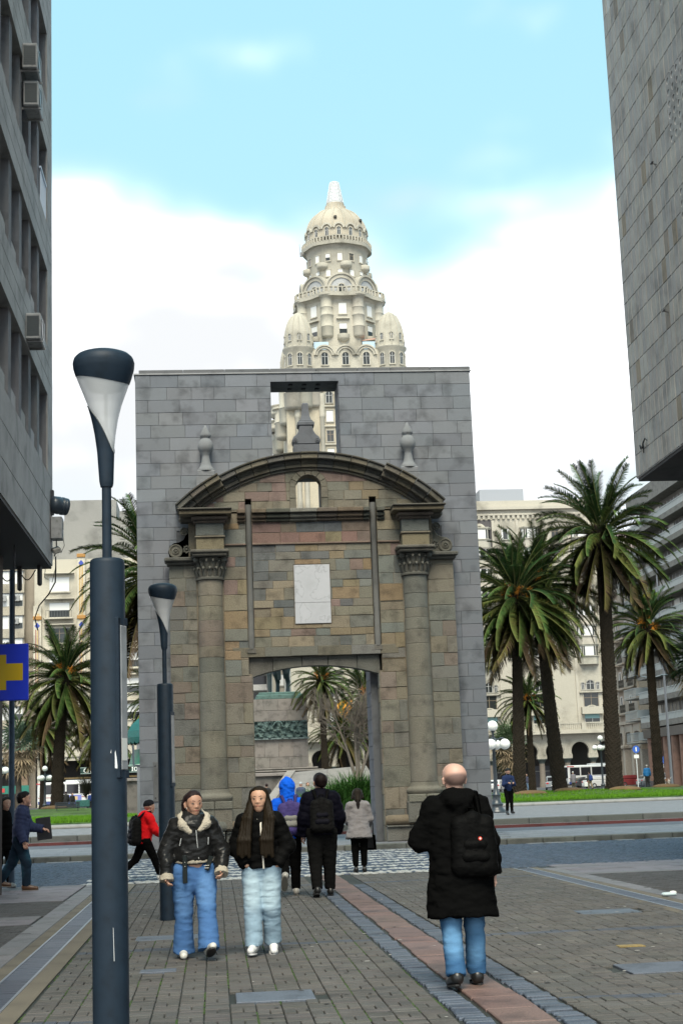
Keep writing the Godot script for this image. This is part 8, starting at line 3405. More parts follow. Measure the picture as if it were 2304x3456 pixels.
func hand_bones(w: Vector3, d: Vector3, side: Vector3, H: float, curl: float) -> Array:
	var s := H / 1.72
	var n := d.cross(side).normalized()
	var e := w + d * 0.075 * s
	var out := [[w - d * 0.03, w + d * 0.02 * s, 0.024 * s, 0.024 * s], [w + d * 0.02 * s + side * 0.018 * s, e + side * 0.024 * s, 0.017 * s, 0.013 * s], [w + d * 0.02 * s - side * 0.018 * s, e - side * 0.024 * s, 0.017 * s, 0.013 * s]]
	for i in 4:
		var l: float = [0.068, 0.078, 0.072, 0.055][i] * s
		var b := e + side * (0.030 - 0.020 * i) * s
		var m := b + d.rotated(side, curl * 0.6) * l * 0.5
		var t := m + d.rotated(side, curl * 1.5) * l * 0.5
		out.append([b, m, 0.0095 * s, 0.009 * s])
		out.append([m, t, 0.009 * s, 0.0075 * s])
	var tb := w + d * 0.03 * s + side * 0.026 * s
	var tm := tb + (d * 0.6 + side * 0.8 + n * 0.3).normalized() * 0.036 * s
	out.append([tb, tm, 0.012 * s, 0.010 * s])
	out.append([tm, tm + (d * 0.9 + side * 0.2 + n * 0.3).normalized() * 0.03 * s, 0.010 * s, 0.008 * s])
	return out

func person(label: String, at: Vector3, turn: float, H: float, o: Dictionary) -> Node3D:
	var t := thing("person", label, "person", at, turn, "people walking by the gate")
	var J := pose(H, o)
	t.set_meta("pose", 0)
	t.remove_meta("pose")
	var near: bool = o.get("near", false)
	var cell: float = o.get("cell", 0.034)
	var k := 60.0 if near else 42.0
	var T: Callable = J.T
	var w: float = o.get("wide", 1.0)
	var skin: Color = o.get("skin", Color(0.40, 0.235, 0.165))
	var hh: float = o.get("head", 0.156 if near else 0.138) * H
	var hc: Vector3 = J.hc
	var hb: Basis = J.hb
	var at_h := func(x: float, y: float, z: float) -> Vector3: return hc + hb * (Vector3(x, y, z) * hh)
	# body
	var bb := [[T.call(0.0), T.call(0.12), 0.085 * H * w, 0.075 * H * w, 0, 0.75], [T.call(0.12), T.call(0.27), 0.075 * H * w, 0.085 * H * w, 0, 0.7], [J[0].sh, J[1].sh, 0.035 * H, 0.035 * H], [T.call(0.29), T.call(0.38), 0.036 * H, 0.032 * H]]
	for s in 2:
		var q: Dictionary = J[s]
		bb.append([q.hip, q.knee, 0.052 * H * w, 0.035 * H * w])
		bb.append([q.knee, q.ank, 0.034 * H, 0.02 * H])
		bb.append([q.heel, q.toe, 0.018 * H, 0.013 * H])
		bb.append([q.sh, q.el, 0.03 * H, 0.025 * H])
		bb.append([q.el, q.wr, 0.025 * H, 0.016 * H])
		if not near: bb.append([q.wr, q.wr + q.d2 * 0.07 * H, 0.018 * H, 0.015 * H])
	var hd := [
		[at_h.call(0, 0.10, -0.14), at_h.call(0, 0.15, 0.06), 0.35 * hh, 0.335 * hh], [at_h.call(0, -0.05, 0.12), at_h.call(0, -0.32, 0.16), 0.27 * hh, 0.16 * hh],
		[at_h.call(0.15, -0.22, 0.02), at_h.call(0.03, -0.40, 0.22), 0.12 * hh, 0.09 * hh], [at_h.call(-0.15, -0.22, 0.02), at_h.call(-0.03, -0.40, 0.22), 0.12 * hh, 0.09 * hh],
		[at_h.call(0, 0.03, 0.355), at_h.call(0, -0.10, 0.415), 0.03 * hh, 0.042 * hh], [at_h.call(-0.055, -0.115, 0.375), at_h.call(0.055, -0.115, 0.375), 0.032 * hh, 0.032 * hh], [at_h.call(-0.13, 0.10, 0.30), at_h.call(0.13, 0.10, 0.30), 0.06 * hh, 0.06 * hh], [at_h.call(0, -0.16, 0.27), at_h.call(0, -0.30, 0.27), 0.11 * hh, 0.10 * hh],
		[at_h.call(0.16, -0.08, 0.22), at_h.call(0.13, -0.18, 0.22), 0.11 * hh, 0.10 * hh], [at_h.call(-0.16, -0.08, 0.22), at_h.call(-0.13, -0.18, 0.22), 0.11 * hh, 0.10 * hh],
		[at_h.call(-0.07, -0.235, 0.355), at_h.call(0.07, -0.235, 0.355), 0.026 * hh, 0.026 * hh],
		[at_h.call(0.355, 0.0, -0.03), at_h.call(0.345, -0.13, 0.0), 0.05 * hh, 0.04 * hh], [at_h.call(-0.355, 0.0, -0.03), at_h.call(-0.345, -0.13, 0.0), 0.05 * hh, 0.04 * hh],
		[at_h.call(0, -0.3, -0.06), T.call(0.33), 0.225 * hh, 0.26 * hh]]
	var grids := [[bb, maxf(cell * 1.5, 0.022), k], [hd, 0.0085 if near else cell * 0.7, 150.0 if near else 80.0]]
	if near and o.get("hands", true):
		for s in 2:
			var q: Dictionary = J[s]
			var sd := Vector3(0, 0, 1) if absf(q.d2.z) < 0.7 else Vector3(-1.0 if s == 0 else 1.0, 0, 0)
			sd = (sd - q.d2 * sd.dot(q.d2)).normalized()
			grids.append([hand_bones(q.wr, q.d2, sd, H, o.get("curl", 0.6) * (-1.0 if s == 0 else 1.0)), 0.0065, 220.0])
	var paint := []
	if near:
		var lip: Color = skin.lerp(Color(0.26, 0.06, 0.055), 0.85)
		paint.append([at_h.call(0, -0.25, 0.38), 0.11 * hh, lip, Vector3(1.0, 0.3, 1.0)])
		for s in [-1.0, 1.0]: paint.append([at_h.call(0.135 * s, 0.02, 0.33), 0.10 * hh, skin * 0.9, Vector3(1.0, 0.6, 1.0)])
	paint.append_array(o.get("paint", []).map(func(q): return [at_h.call(q[0], q[1], q[2]), q[3] * hh, q[4]] + ([q[5]] if q.size() > 5 else [])))
	job(t, "body", grids, skin, MAT.skin, {"paint": paint})
	if near and o.get("face", false):
		for s in [-1.0, 1.0]:
			var e := MB.new()
			e.col = Color(0.34, 0.31, 0.29)
			e.ball(at_h.call(0.13 * s, 0.02, 0.335), 0.052 * hh, 10, 7, Vector3(1.2, 0.5, 0.8))
			e.col = Color(0.03, 0.018, 0.012)
			e.ball(at_h.call(0.13 * s, 0.022, 0.366), 0.034 * hh, 8, 6, Vector3(1, 1, 0.6))
			part(t, "eye", e, MAT.gloss)
			e = MB.new()
			e.col = Color(0.015, 0.01, 0.008)
			e.tube([at_h.call(0.05 * s, 0.115, 0.392), at_h.call(0.14 * s, 0.14, 0.372), at_h.call(0.225 * s, 0.105, 0.31)], [0.013 * hh, 0.018 * hh, 0.008 * hh], 6)
			e.tube([at_h.call(0.07 * s, 0.045, 0.375), at_h.call(0.14 * s, 0.058, 0.378), at_h.call(0.20 * s, 0.04, 0.34)], [0.006 * hh, 0.009 * hh, 0.006 * hh], 5)
			part(t, "eyebrow", e, MAT.hair)
	# hair
	var hs: String = o.get("hair", "short")
	var hcol: Color = o.get("hair_col", Color(0.02, 0.015, 0.012))
	if hs != "none":
		var hg := [[at_h.call(0, 0.13, -0.16), at_h.call(0, 0.20, 0.03), 0.37 * hh, 0.345 * hh]]
		if hs == "short": hg.append([at_h.call(0, -0.05, -0.2), at_h.call(0, 0.1, -0.2), 0.3 * hh, 0.33 * hh])
		var cuts := [[at_h.call(0, 0.34, 0.36), hb * Vector3(0, -0.45, 0.9)], [at_h.call(0, -0.22, -0.2), hb * Vector3(0, -1, 0.35)]]
		if hs == "pony":
			hg.append([at_h.call(0, -0.02, -0.3), at_h.call(0, -0.1, -0.42), 0.2 * hh, 0.13 * hh])
			hg.append([at_h.call(0, 0.0, -0.3), at_h.call(0, -0.1, -0.1), 0.24 * hh, 0.26 * hh])
			hg[0][3] = 0.352 * hh
			for s in [-1.0, 1.0]: hg.append([at_h.call(0.28 * s, 0.0, -0.2), at_h.call(0.24 * s, -0.55, -0.3), 0.15 * hh, 0.13 * hh])
			cuts = [[at_h.call(0, 0.355, 0.315), hb * Vector3(0, -0.45, 0.9)]]
		if hs == "long" or hs == "bob":
			for s in [-1.0, 1.0]:
				hg.append([at_h.call(0.2 * s, 0.25, 0.0), at_h.call(0.36 * s, -0.25, -0.02), 0.2 * hh, 0.15 * hh])
				if hs == "long":
					for m in 4:
						var f := (m - 1.5) * 0.09
						var lw: float = (0.55 if s < 0 else 0.36) * s
						hg.append([at_h.call(0.33 * s + f * 0.4, -0.2, 0.02), at_h.call(0.46 * s + f, -0.75, 0.30 + 0.03 * m), 0.12 * hh, 0.10 * hh])
						hg.append([at_h.call(0.46 * s + f, -0.75, 0.30 + 0.03 * m), at_h.call(lw + f * 1.5, -1.6, 0.60), 0.10 * hh, 0.085 * hh])
						hg.append([at_h.call(lw + f * 1.5, -1.6, 0.60), at_h.call(lw * 1.05 + f * 1.6, -2.15 - 0.12 * (m % 2), 0.60), 0.085 * hh, 0.07 * hh])
			hg.append([at_h.call(0, 0.1, -0.2), at_h.call(0, -0.5, -0.28), 0.35 * hh, 0.26 * hh])
			cuts = [[at_h.call(0, 0.36, 0.36), hb * Vector3(0, -0.35, 0.93)]] if hs == "bob" else []
			if hs == "long":
				hg[0][3] = 0.30 * hh
				hg[0][1] = at_h.call(0, 0.25, 0.035)
		job(t, "hair", [[hg, 0.011 if near else cell * 0.8, 120.0 if near else 80.0, cuts]], hcol, MAT.hair, {"wrinkle": 0.007 if near else 0.0, "freq": 16.0, "aniso": Vector3(26, 2, 26)})
	if o.has("hat"):
		var hat: Array = o.hat
		var hg := [[at_h.call(0, 0.17, -0.12), at_h.call(0, 0.22, 0.0), 0.40 * hh, 0.38 * hh]]
		job(t, "beanie", [[hg, 0.014 if near else cell * 0.7, 90.0, [[at_h.call(0, 0.12, 0), hb * Vector3(0, -1, 0.25)]]]], hat[0], MAT.wool, {"wrinkle": 0.006})
		if hat.size() > 1:
			var e := MB.new()
			e.col = hat[1]
			e.t = Transform3D(hb, hc)
			for y in [0.1, 0.2]: e.lathe([Vector2(0.405 * hh, y * hh), Vector2(0.415 * hh, (y + 0.025) * hh), Vector2(0.4 * hh, (y + 0.05) * hh)], 20, Vector3(0, 0, -0.06 * hh))
			part(t, "beanie_stripe", e, MAT.wool)
			e = MB.new()
			e.col = hat[0] * 0.5
			e.ball(at_h.call(0, 0.72, -0.08), 0.16 * hh, 10, 8)
			part(t, "bobble", e, MAT.wool)
	# trousers
	var tc: Array = o.get("trousers", [Color(0.012, 0.012, 0.014), 1.0, 1.0])
	var tb := [[T.call(-0.02), T.call(0.08), 0.088 * H * w, 0.08 * H * w, 1, 0.75]]
	for s in 2:
		var q: Dictionary = J[s]
		var low: Vector3 = q.ank + (q.knee - q.ank).normalized() * o.get("cuff", 0.005) * H
		tb.append([q.hip, q.knee, 0.064 * H * w * lerpf(1, tc[1], 0.3), 0.045 * H * tc[1]])
		tb.append([q.knee, low, 0.043 * H * tc[1], 0.036 * H * tc[2], 1])
	var tp := []
	if tc.size() > 3:
		for s in 2:
			tp.append([J[s].hip.lerp(J[s].knee, 0.6) + Vector3(0, 0, 0.05), 0.15 * H * 0.9, tc[3], Vector3(0.5, 1.2, 0.7)])
			tp.append([J[s].knee.lerp(J[s].ank, 0.3) + Vector3(0, 0, -0.04), 0.11 * H, tc[3], Vector3(0.5, 1.2, 0.7)])
	job(t, "trousers", [[tb, cell, k * 2.0]], tc[0], MAT.fabric if near else MAT.plain, {"wrinkle": 0.011 if near else 0.0, "freq": 7.0, "aniso": Vector3(8, 20, 8), "paint": tp})
	# shoes
	var sc: Color = o.get("shoes", Color(0.015, 0.013, 0.012))
	for s in 2:
		var q: Dictionary = J[s]
		var fu := rx(Vector3.UP, -q.ft)
		var sb := [[q.heel + fu * 0.008 * H, q.toe + fu * 0.004 * H, 0.027 * H, 0.023 * H], [q.heel + fu * 0.02 * H, q.ank + fu * 0.01 * H, 0.027 * H, 0.027 * H], [q.ank, q.heel.lerp(q.toe, 0.6) + fu * 0.012 * H, 0.028 * H, 0.022 * H]]
		job(t, "shoe", [[sb, minf(cell, 0.012) if near else cell * 0.8, 110.0, [[q.heel - fu * 0.016 * H, -fu]]]], sc, MAT.gloss if near else MAT.plain)
		if near:
			var e := MB.new()
			e.col = o.get("sole", Color(0.02, 0.02, 0.02))
			var fd := rx(Vector3(0, 0, 1), -q.ft)
			e.t = Transform3D(Basis(Vector3.RIGHT, fu, fd), q.heel.lerp(q.toe, 0.5) - fu * 0.0165 * H)
			var pl := PackedVector2Array()
			for i in 20:
				var a := TAU * i / 20
				pl.append(Vector2(0.029 * H * cos(a) * (1.0 + 0.15 * sin(a)), 0.088 * H * sin(a)))
			var sl := e.t
			e.t = sl * Transform3D(Basis(Vector3.RIGHT, PI / 2), Vector3())
			e.prism(pl, -0.008, 0.010, 0.003)
			part(t, "sole", e, MAT.rubber)
	# top garment: [colour, material, hem (fraction below the hip), hem radius, sleeve radius, quilt, wrinkle, hood 0 none 1 down 2 up]
	var c: Array = o.get("coat", [Color(0.02, 0.02, 0.022), MAT.plain, 0.02, 0.095, 0.04, 0.0, 0.01, 0])
	var qa := 0.008 if c[5] > 0 else 0.0
	var cb := [[T.call(0.275), T.call(0.12), 0.095 * H * w, lerpf(0.094, 0.112, clampf(c[2] * 5.0, 0, 1)) * H * w, 0, 0.8, c[5], qa], [T.call(0.14), T.call(-c[2]), lerpf(0.096, 0.122, clampf(c[2] * 5.0, 0, 1)) * H * w, c[3] * H * w, 1, 0.8, c[5], qa], [J[0].sh + Vector3(0, -0.008, 0) * H, J[1].sh + Vector3(0, -0.008, 0) * H, 0.040 * H, 0.040 * H], [T.call(0.27), T.call(0.335), 0.058 * H, 0.042 * H, 1]]
	for s in 2:
		var q: Dictionary = J[s]
		cb.append([q.sh, q.el, c[4] * 1.15 * H, c[4] * H, 0, 1.0, c[5], qa])
		cb.append([q.el, q.el.lerp(q.wr, o.get("sleeve", 1.02)), c[4] * H, c[4] * 0.85 * H, 1, 1.0, c[5], qa])
	if c[7] == 1:
		cb.append([T.call(0.345) + Vector3(-0.05, 0.0, -0.045) * H, T.call(0.345) + Vector3(0.05, 0.0, -0.045) * H, 0.03 * H, 0.03 * H])
		cb.append([T.call(0.33) + Vector3(-0.055, 0, 0.0) * H, T.call(0.33) + Vector3(-0.02, -0.02, -0.09) * H, 0.025 * H, 0.03 * H])
		cb.append([T.call(0.33) + Vector3(0.055, 0, 0.0) * H, T.call(0.33) + Vector3(0.02, -0.02, -0.09) * H, 0.025 * H, 0.03 * H])
		cb.append([T.call(0.335) + Vector3(0, -0.02, -0.07) * H, T.call(0.25) + Vector3(0, -0.02, -0.075) * H, 0.05 * H, 0.03 * H])
	job(t, "coat", [[cb, cell, k]], c[0], c[1], {"wrinkle": c[6] if near else 0.0, "freq": 6.0, "paint": o.get("coat_paint", []).map(func(q): return [T.call(q[0]) + q[1] * H, q[2] * H, q[3]])})
	if c[7] == 2:
		var hg := [[at_h.call(0, 0.14, -0.14), at_h.call(0, 0.2, 0.02), 0.46 * hh, 0.44 * hh], [at_h.call(0, 0.5, -0.12), at_h.call(0, 0.45, -0.02), 0.18 * hh, 0.2 * hh], [at_h.call(0, 0.0, -0.12), T.call(0.33), 0.43 * hh, 0.46 * hh]]
		job(t, "hood", [[hg, cell * 0.8, k * 1.3, [[at_h.call(0, 0, 0.33), hb * Vector3(0, 0.1, 1)]]]], c[0] * 1.1, c[1], {"wrinkle": 0.016, "freq": 9.0})
	t.set_meta("joints", 0)
	t.remove_meta("joints")
	posed[t] = J
	return t

var posed := {}

# a rucksack on the back of a posed figure; its own top-level thing
func rucksack(label: String, p: Node3D, size: Vector3, u: float, back: float, c: Color, c2: Color, side := 0.0) -> void:
	var J: Dictionary = posed[p]
	var t := thing("rucksack", label, "backpack", p.position, p.rotation.y)
	var T: Callable = J.T
	var o: Vector3 = T.call(u) + Vector3(side, 0, -back)
	var b := []
	for x: float in [-0.33, 0.33]:
		b.append([o + Vector3(x * size.x, size.y * 0.32, 0), o + Vector3(x * size.x, -size.y * 0.36, -size.z * 0.08), size.z * 0.42, size.z * 0.5])
	b.append([o + Vector3(0, size.y * 0.40, 0), o + Vector3(0, -size.y * 0.36, -size.z * 0.1), size.z * 0.42, size.z * 0.52])
	job(t, "bag", [[b, 0.015, 70.0]], c, MAT.puffer, {"wrinkle": 0.008})
	var q := []
	q.append([o + Vector3(-size.x * 0.24, -size.y * 0.2, -size.z * 0.42), o + Vector3(size.x * 0.24, -size.y * 0.2, -size.z * 0.42), size.z * 0.26, size.z * 0.26])
	q.append([o + Vector3(-size.x * 0.2, 0.0, -size.z * 0.36), o + Vector3(size.x * 0.2, 0.0, -size.z * 0.36), size.z * 0.24, size.z * 0.24])
	job(t, "front_pocket", [[q, 0.014, 80.0]], c2, MAT.puffer, {"wrinkle": 0.005})
	for x: float in [-1.0, 1.0]:
		var m := MB.new()
		m.col = c * 0.8
		var sh: Vector3 = T.call(0.345) + Vector3(x * 0.06 * J.H + side * 0.5, 0.0, -0.02)
		m.tube([o + Vector3(x * size.x * 0.22, size.y * 0.42, 0.02), sh + Vector3(0, 0.01, -0.07), sh + Vector3(x * 0.015, 0.02, 0.03), T.call(0.25) + Vector3(x * 0.09 * J.H, 0, 0.10)], [0.022, 0.03, 0.03, 0.022], 8)
		part(t, "strap", m, MAT.puffer)
	var m := MB.new()
	m.col = c * 0.7
	m.tube([o + Vector3(-0.04, size.y * 0.5, 0.02), o + Vector3(-0.03, size.y * 0.6, 0.02), o + Vector3(0.03, size.y * 0.6, 0.02), o + Vector3(0.04, size.y * 0.5, 0.02)], [0.01, 0.01, 0.01, 0.01], 6)
	part(t, "handle", m, MAT.puffer)
	rucks.append([t, o, size])

var rucks := []

func people() -> void:
	rng.seed = 1900
	var black := Color(0.006, 0.006, 0.0065)
	var skinA := Color(0.40, 0.22, 0.15)
	# woman in leather jacket
	var p := person("woman in a black leather jacket with cream shearling collar and flared blue jeans", Vector3(-0.23, 0, -16.3), 0.12, 1.65, {"near": true, "face": true, "cell": 0.0155, "wide": 1.24, "skin": skinA, "hair": "pony", "turn": 14, "nod": 2,
		"legs": [[24, 6, 22], [-4, 4, 0]], "arms": [[-2, 24, 38, 30], [2, 24, 16, 24]], "sleeve": 1.1, "curl": 0.9,
		"trousers": [Color(0.075, 0.17, 0.37), 1.25, 1.9, Color(0.11, 0.23, 0.45)], "cuff": -0.012, "shoes": Color(0.58, 0.57, 0.52), "sole": Color(0.03, 0.03, 0.03),
		"coat": [Color(0.012, 0.012, 0.013), MAT.leather, -0.07, 0.10, 0.046, 0.0, 0.02, 0]})
	var J: Dictionary = posed[p]
	var T: Callable = J.T
	var H := 1.65
	var cream := Color(0.56, 0.50, 0.40)
	job(p, "shearling_collar", [[[
		[T.call(0.37) + Vector3(-0.07, 0, -0.075), T.call(0.37) + Vector3(0.07, 0, -0.075), 0.042, 0.042],
		[T.call(0.37) + Vector3(0.07, 0, -0.075), T.call(0.34) + Vector3(0.125, 0, 0.02), 0.042, 0.042], [T.call(0.37) + Vector3(-0.07, 0, -0.075), T.call(0.34) + Vector3(-0.125, 0, 0.02), 0.042, 0.042],
		[T.call(0.34) + Vector3(0.125, 0, 0.02), T.call(0.298) + Vector3(0.125, 0, 0.11), 0.045, 0.045], [T.call(0.34) + Vector3(-0.125, 0, 0.02), T.call(0.293) + Vector3(-0.12, 0, 0.11), 0.045, 0.048],
		[T.call(0.298) + Vector3(0.125, 0, 0.11), T.call(0.262) + Vector3(0.05, 0, 0.145), 0.042, 0.026], [T.call(0.293) + Vector3(-0.12, 0, 0.11), T.call(0.25) + Vector3(-0.05, 0, 0.15), 0.045, 0.026]], 0.011, 110.0]], cream, MAT.wool, {"wrinkle": 0.01, "freq": 30.0})
	job(p, "shearling_hem", [[[[T.call(0.083), T.call(0.062), 0.103 * H * 1.24, 0.103 * H * 1.24, 3, 0.8]], 0.012, 120.0]], cream * 0.85, MAT.wool, {"wrinkle": 0.008, "freq": 30.0})
	for s in 2:
		var q: Dictionary = J[s]
		job(p, "shearling_cuff", [[[[q.el.lerp(q.wr, 0.98), q.el.lerp(q.wr, 1.26), 0.068, 0.074, 3]], 0.011, 120.0]], cream * 0.9, MAT.wool, {"wrinkle": 0.009, "freq": 30.0})
	var b := MB.new()
	b.col = Color(0.6, 0.6, 0.58)
	b.tube([T.call(0.262) + Vector3(0.012, 0, 0.148), T.call(0.2) + Vector3(0.018, 0, 0.162), T.call(0.14) + Vector3(0.028, 0, 0.16), T.call(0.085) + Vector3(0.035, 0, 0.166)], [0.006, 0.006, 0.006, 0.006], 6)
	for x: float in [-0.14, 0.14]:
		b.tube([T.call(0.215) + Vector3(x, 0, 0.13), T.call(0.17) + Vector3(x * 1.05 - 0.01, 0, 0.137)], [0.006, 0.006], 5)
	part(p, "zipper", b, MAT.metal)
	b = MB.new()
	b.col = Color(0.015, 0.016, 0.018)
	b.t = Transform3D(Basis(), T.call(0.055))
	b.bbox(Vector3(-0.11, -0.05, 0.172), Vector3(0.048, 0.28, 0.014), 0.005)
	b.t = Transform3D(Basis(Vector3.BACK, -0.35), T.call(0.055))
	b.bbox(Vector3(0.13, 0.05, 0.165), Vector3(0.05, 0.15, 0.014), 0.005)
	part(p, "belt_strap", b, MAT.leather)
	b = MB.new()
	b.col = Color(0.55, 0.53, 0.48)
	for q in [Vector3(-0.11, 0.02, 0.18), Vector3(-0.11, -0.02, 0.18)]: b.ball(T.call(0.055) + q, 0.006, 6, 4)
	b.bbox(T.call(0.055) + Vector3(0.112, -0.02, 0.175), Vector3(0.055, 0.008, 0.01), 0.002)
	b.bbox(T.call(0.055) + Vector3(0.112, -0.045, 0.175), Vector3(0.045, 0.008, 0.01), 0.002)
	var hb: Basis = J.hb
	b.ball(J.hc + hb * Vector3(-0.075, -0.045, 0.0), 0.011, 6, 5, Vector3(0.6, 1.5, 1))
	part(p, "metal_fittings", b, MAT.metal)
	# young woman with long hair
	p = person("young woman with very long brown hair, black puffer jacket and pale blue jeans", Vector3(0.47, 0, -16.35), -0.10, 1.65, {"near": true, "face": true, "cell": 0.0155, "wide": 1.04, "skin": Color(0.47, 0.27, 0.18), "hair": "long", "hair_col": Color(0.014, 0.008, 0.006), "turn": -6, "nod": 0,
		"legs": [[2, 22, -14], [7, 3, 2]], "hands": false, "arms": [[-6, 24, 30, 50], [-4, 20, 34, 48]], "sleeve": 1.0,
		"trousers": [Color(0.30, 0.42, 0.52), 1.32, 1.55, Color(0.42, 0.55, 0.63)], "cuff": 0.0, "shoes": Color(0.66, 0.66, 0.65), "sole": Color(0.6, 0.6, 0.6),
		"coat": [black, MAT.puffer, -0.005, 0.105, 0.047, 0.085, 0.012, 1]})
	J = posed[p]
	T = J.T
	b = MB.new()
	b.col = Color(0.62, 0.58, 0.50)
	b.tube([T.call(0.345) + Vector3(0.05, 0, 0.035), T.call(0.30) + Vector3(0.03, 0, 0.10), T.call(0.27) + Vector3(0.015, 0, 0.135), T.call(0.2) + Vector3(0.02, 0, 0.156), T.call(0.1) + Vector3(0.03, 0, 0.158), T.call(-0.005) + Vector3(0.035, 0, 0.156)], [0.008, 0.009, 0.011, 0.011, 0.011, 0.01], 6)
	b.tube([T.call(0.31) + Vector3(-0.075, 0, 0.09), T.call(0.30) + Vector3(-0.02, 0, 0.118), T.call(0.285) + Vector3(0.012, 0, 0.125)], [0.005, 0.006, 0.006], 5)
	b.tube([T.call(0.05) + Vector3(0.175, 0.03, 0.10), T.call(0.05) + Vector3(0.19, -0.06, 0.085)], [0.006, 0.006], 5)
	b.bbox(T.call(0.238) + Vector3(0.10, 0, 0.142), Vector3(0.06, 0.006, 0.006), 0.002)
	b.prism(PackedVector2Array([Vector2(0.085, T.call(0.245).y), Vector2(0.115, T.call(0.245).y), Vector2(0.1, T.call(0.26).y)]), T.call(0.25).z + 0.134, T.call(0.25).z + 0.144)
	part(p, "white_zip", b, MAT.plain)
	# bald man
	p = person("bald man from behind in a long black hooded coat and blue jeans", Vector3(2.05, 0, -13.1), PI + 0.02, 1.80, {"near": true, "cell": 0.0155, "wide": 1.12, "skin": Color(0.52, 0.31, 0.24), "hair": "none", "turn": 8, "nod": 6, "lean": 4, "curl": 1.0,
		"legs": [[-8, 10, -8], [6, 4, 0]], "arms": [[12, 26, 82, 40], [-8, 12, 14, 4]], "sleeve": 1.0,
		"paint": [[0, -0.05, -0.36, 0.42, Color(0.20, 0.125, 0.105), Vector3(1.2, 0.55, 1.0)], [0, -0.25, -0.3, 0.3, Color(0.24, 0.15, 0.12)]],
		"trousers": [Color(0.05, 0.125, 0.245), 1.08, 1.3, Color(0.12, 0.26, 0.44)], "cuff": 0.0, "shoes": Color(0.012, 0.012, 0.013),
		"coat": [Color(0.004, 0.004, 0.0042), MAT.fabric, 0.215, 0.15, 0.052, 0.0, 0.02, 1]})
	rucksack("black rucksack on the right shoulder of the bald man, with a round badge", p, Vector3(0.32, 0.5, 0.19), 0.12, 0.20, Color(0.0042, 0.0042, 0.0045), Color(0.0055, 0.0055, 0.0058), -0.09)
	var rk: Array = rucks[-1]
	b = MB.new()
	b.col = Color(0.6, 0.05, 0.03)
	b.t = Transform3D(Basis(Vector3.RIGHT, -PI / 2), rk[1] + Vector3(-0.03, 0.05, -0.155))
	b.lathe([Vector2(0.016, 0), Vector2(0.015, 0.008), Vector2(0, 0.008)], 14)
	b.col = Color(0.8, 0.7, 0.65)
	b.box(Vector3(0, 0.009, 0), Vector3(0.018, 0.004, 0.006))
	b.box(Vector3(0, 0.009, 0), Vector3(0.006, 0.004, 0.018))
	part(rk[0], "badge", b, MAT.gloss)
	# hooded figure
	p = person("person in a bright blue hooded top walking to the gate, hood up", Vector3(1.18, 0, -25.2), PI, 1.80, {"near": true, "cell": 0.019, "hair": "none", "lean": 7, "wide": 1.0, "nod": 8,
		"legs": [[-12, 52, -52], [6, 2, 0]], "arms": [[-18, 26, 60, 20], [4, 14, 30, 10]],
		"trousers": [black, 1.15, 1.1], "shoes": Color(0.3, 0.29, 0.26), "sole": Color(0.14, 0.13, 0.11),
		"coat": [Color(0.01, 0.10, 0.62), MAT.puffer, 0.03, 0.10, 0.046, 0.0, 0.018, 2]})
	rucksack("purple and grey rucksack worn over the blue hooded top", p, Vector3(0.36, 0.50, 0.20), 0.16, 0.19, Color(0.06, 0.05, 0.16), Color(0.2, 0.2, 0.185), -0.03)
	p = person("man in a black puffer jacket walking away beside the blue hooded top", Vector3(1.68, 0, -24.7), PI, 1.87, {"near": true, "cell": 0.019, "wide": 1.12, "hair": "short", "hair_col": Color(0.008, 0.007, 0.007), "turn": 18,
		"legs": [[-8, 14, -12], [8, 4, 0]], "arms": [[-2, 14, 22, 8], [2, 18, 34, 24]],
		"trousers": [Color(0.009, 0.009, 0.011), 1.3, 1.25], "coat": [Color(0.007, 0.0075, 0.0095), MAT.puffer, 0.02, 0.105, 0.055, 0.11, 0.01, 0]})
	rucksack("black rucksack on the back of the man in the black puffer jacket", p, Vector3(0.32, 0.52, 0.18), 0.15, 0.20, Color(0.008, 0.008, 0.009), Color(0.011, 0.011, 0.012))
	p = person("woman from behind in a knee length pale grey wool coat, dark hair tied low", Vector3(2.88, 0, -31.3), PI - 0.05, 1.62, {"near": true, "cell": 0.021, "hair": "bob", "hair_col": Color(0.018, 0.012, 0.01), "nod": 18, "lean": 6,
		"legs": [[-2, 4, 0], [4, 2, 0]], "arms": [[8, 18, 60, 30], [4, 14, 52, 20]],
		"trousers": [black, 1.05, 1.05], "cuff": 0.03, "coat": [Color(0.30, 0.285, 0.29), MAT.wool, 0.115, 0.17, 0.05, 0.0, 0.016, 0]})
	J = posed[p]
	b = MB.new()
	b.col = Color(0.015, 0.01, 0.008)
	b.tube([J.T.call(0.36) + Vector3(0, 0, -0.11), J.T.call(0.31) + Vector3(0, 0, -0.13), J.T.call(0.25) + Vector3(0, 0, -0.12)], [0.03, 0.04, 0.015], 8)
	part(p, "tied_hair", b, MAT.hair)
	var bag := thing("handbag", "black handbag hanging from the arm of the woman in the grey coat", "bag", p.position, p.rotation.y)
	b = MB.new()
	b.col = Color(0.01, 0.01, 0.011)
	var e: Vector3 = J[1].el + Vector3(-0.02, 0, 0.06)
	b.t = Transform3D(Basis(), e)
	b.prism(PackedVector2Array([Vector2(-0.10, -0.62), Vector2(0.10, -0.62), Vector2(0.08, -0.32), Vector2(-0.08, -0.32)]), -0.16, 0.16, 0.03)
	part(bag, "bag_body", b, MAT.leather)
	for z: float in [-0.09, 0.09]:
		b = MB.new()
		b.col = Color(0.01, 0.01, 0.011)
		b.tube([e + Vector3(-0.05, -0.34, z), e + Vector3(-0.045, -0.1, z * 0.7), e + Vector3(0, 0.05, z * 0.3), e + Vector3(0.045, -0.1, z * 0.7), e + Vector3(0.05, -0.34, z)], [0.009, 0.009, 0.009, 0.009, 0.009], 6)
		part(bag, "handle", b, MAT.leather)
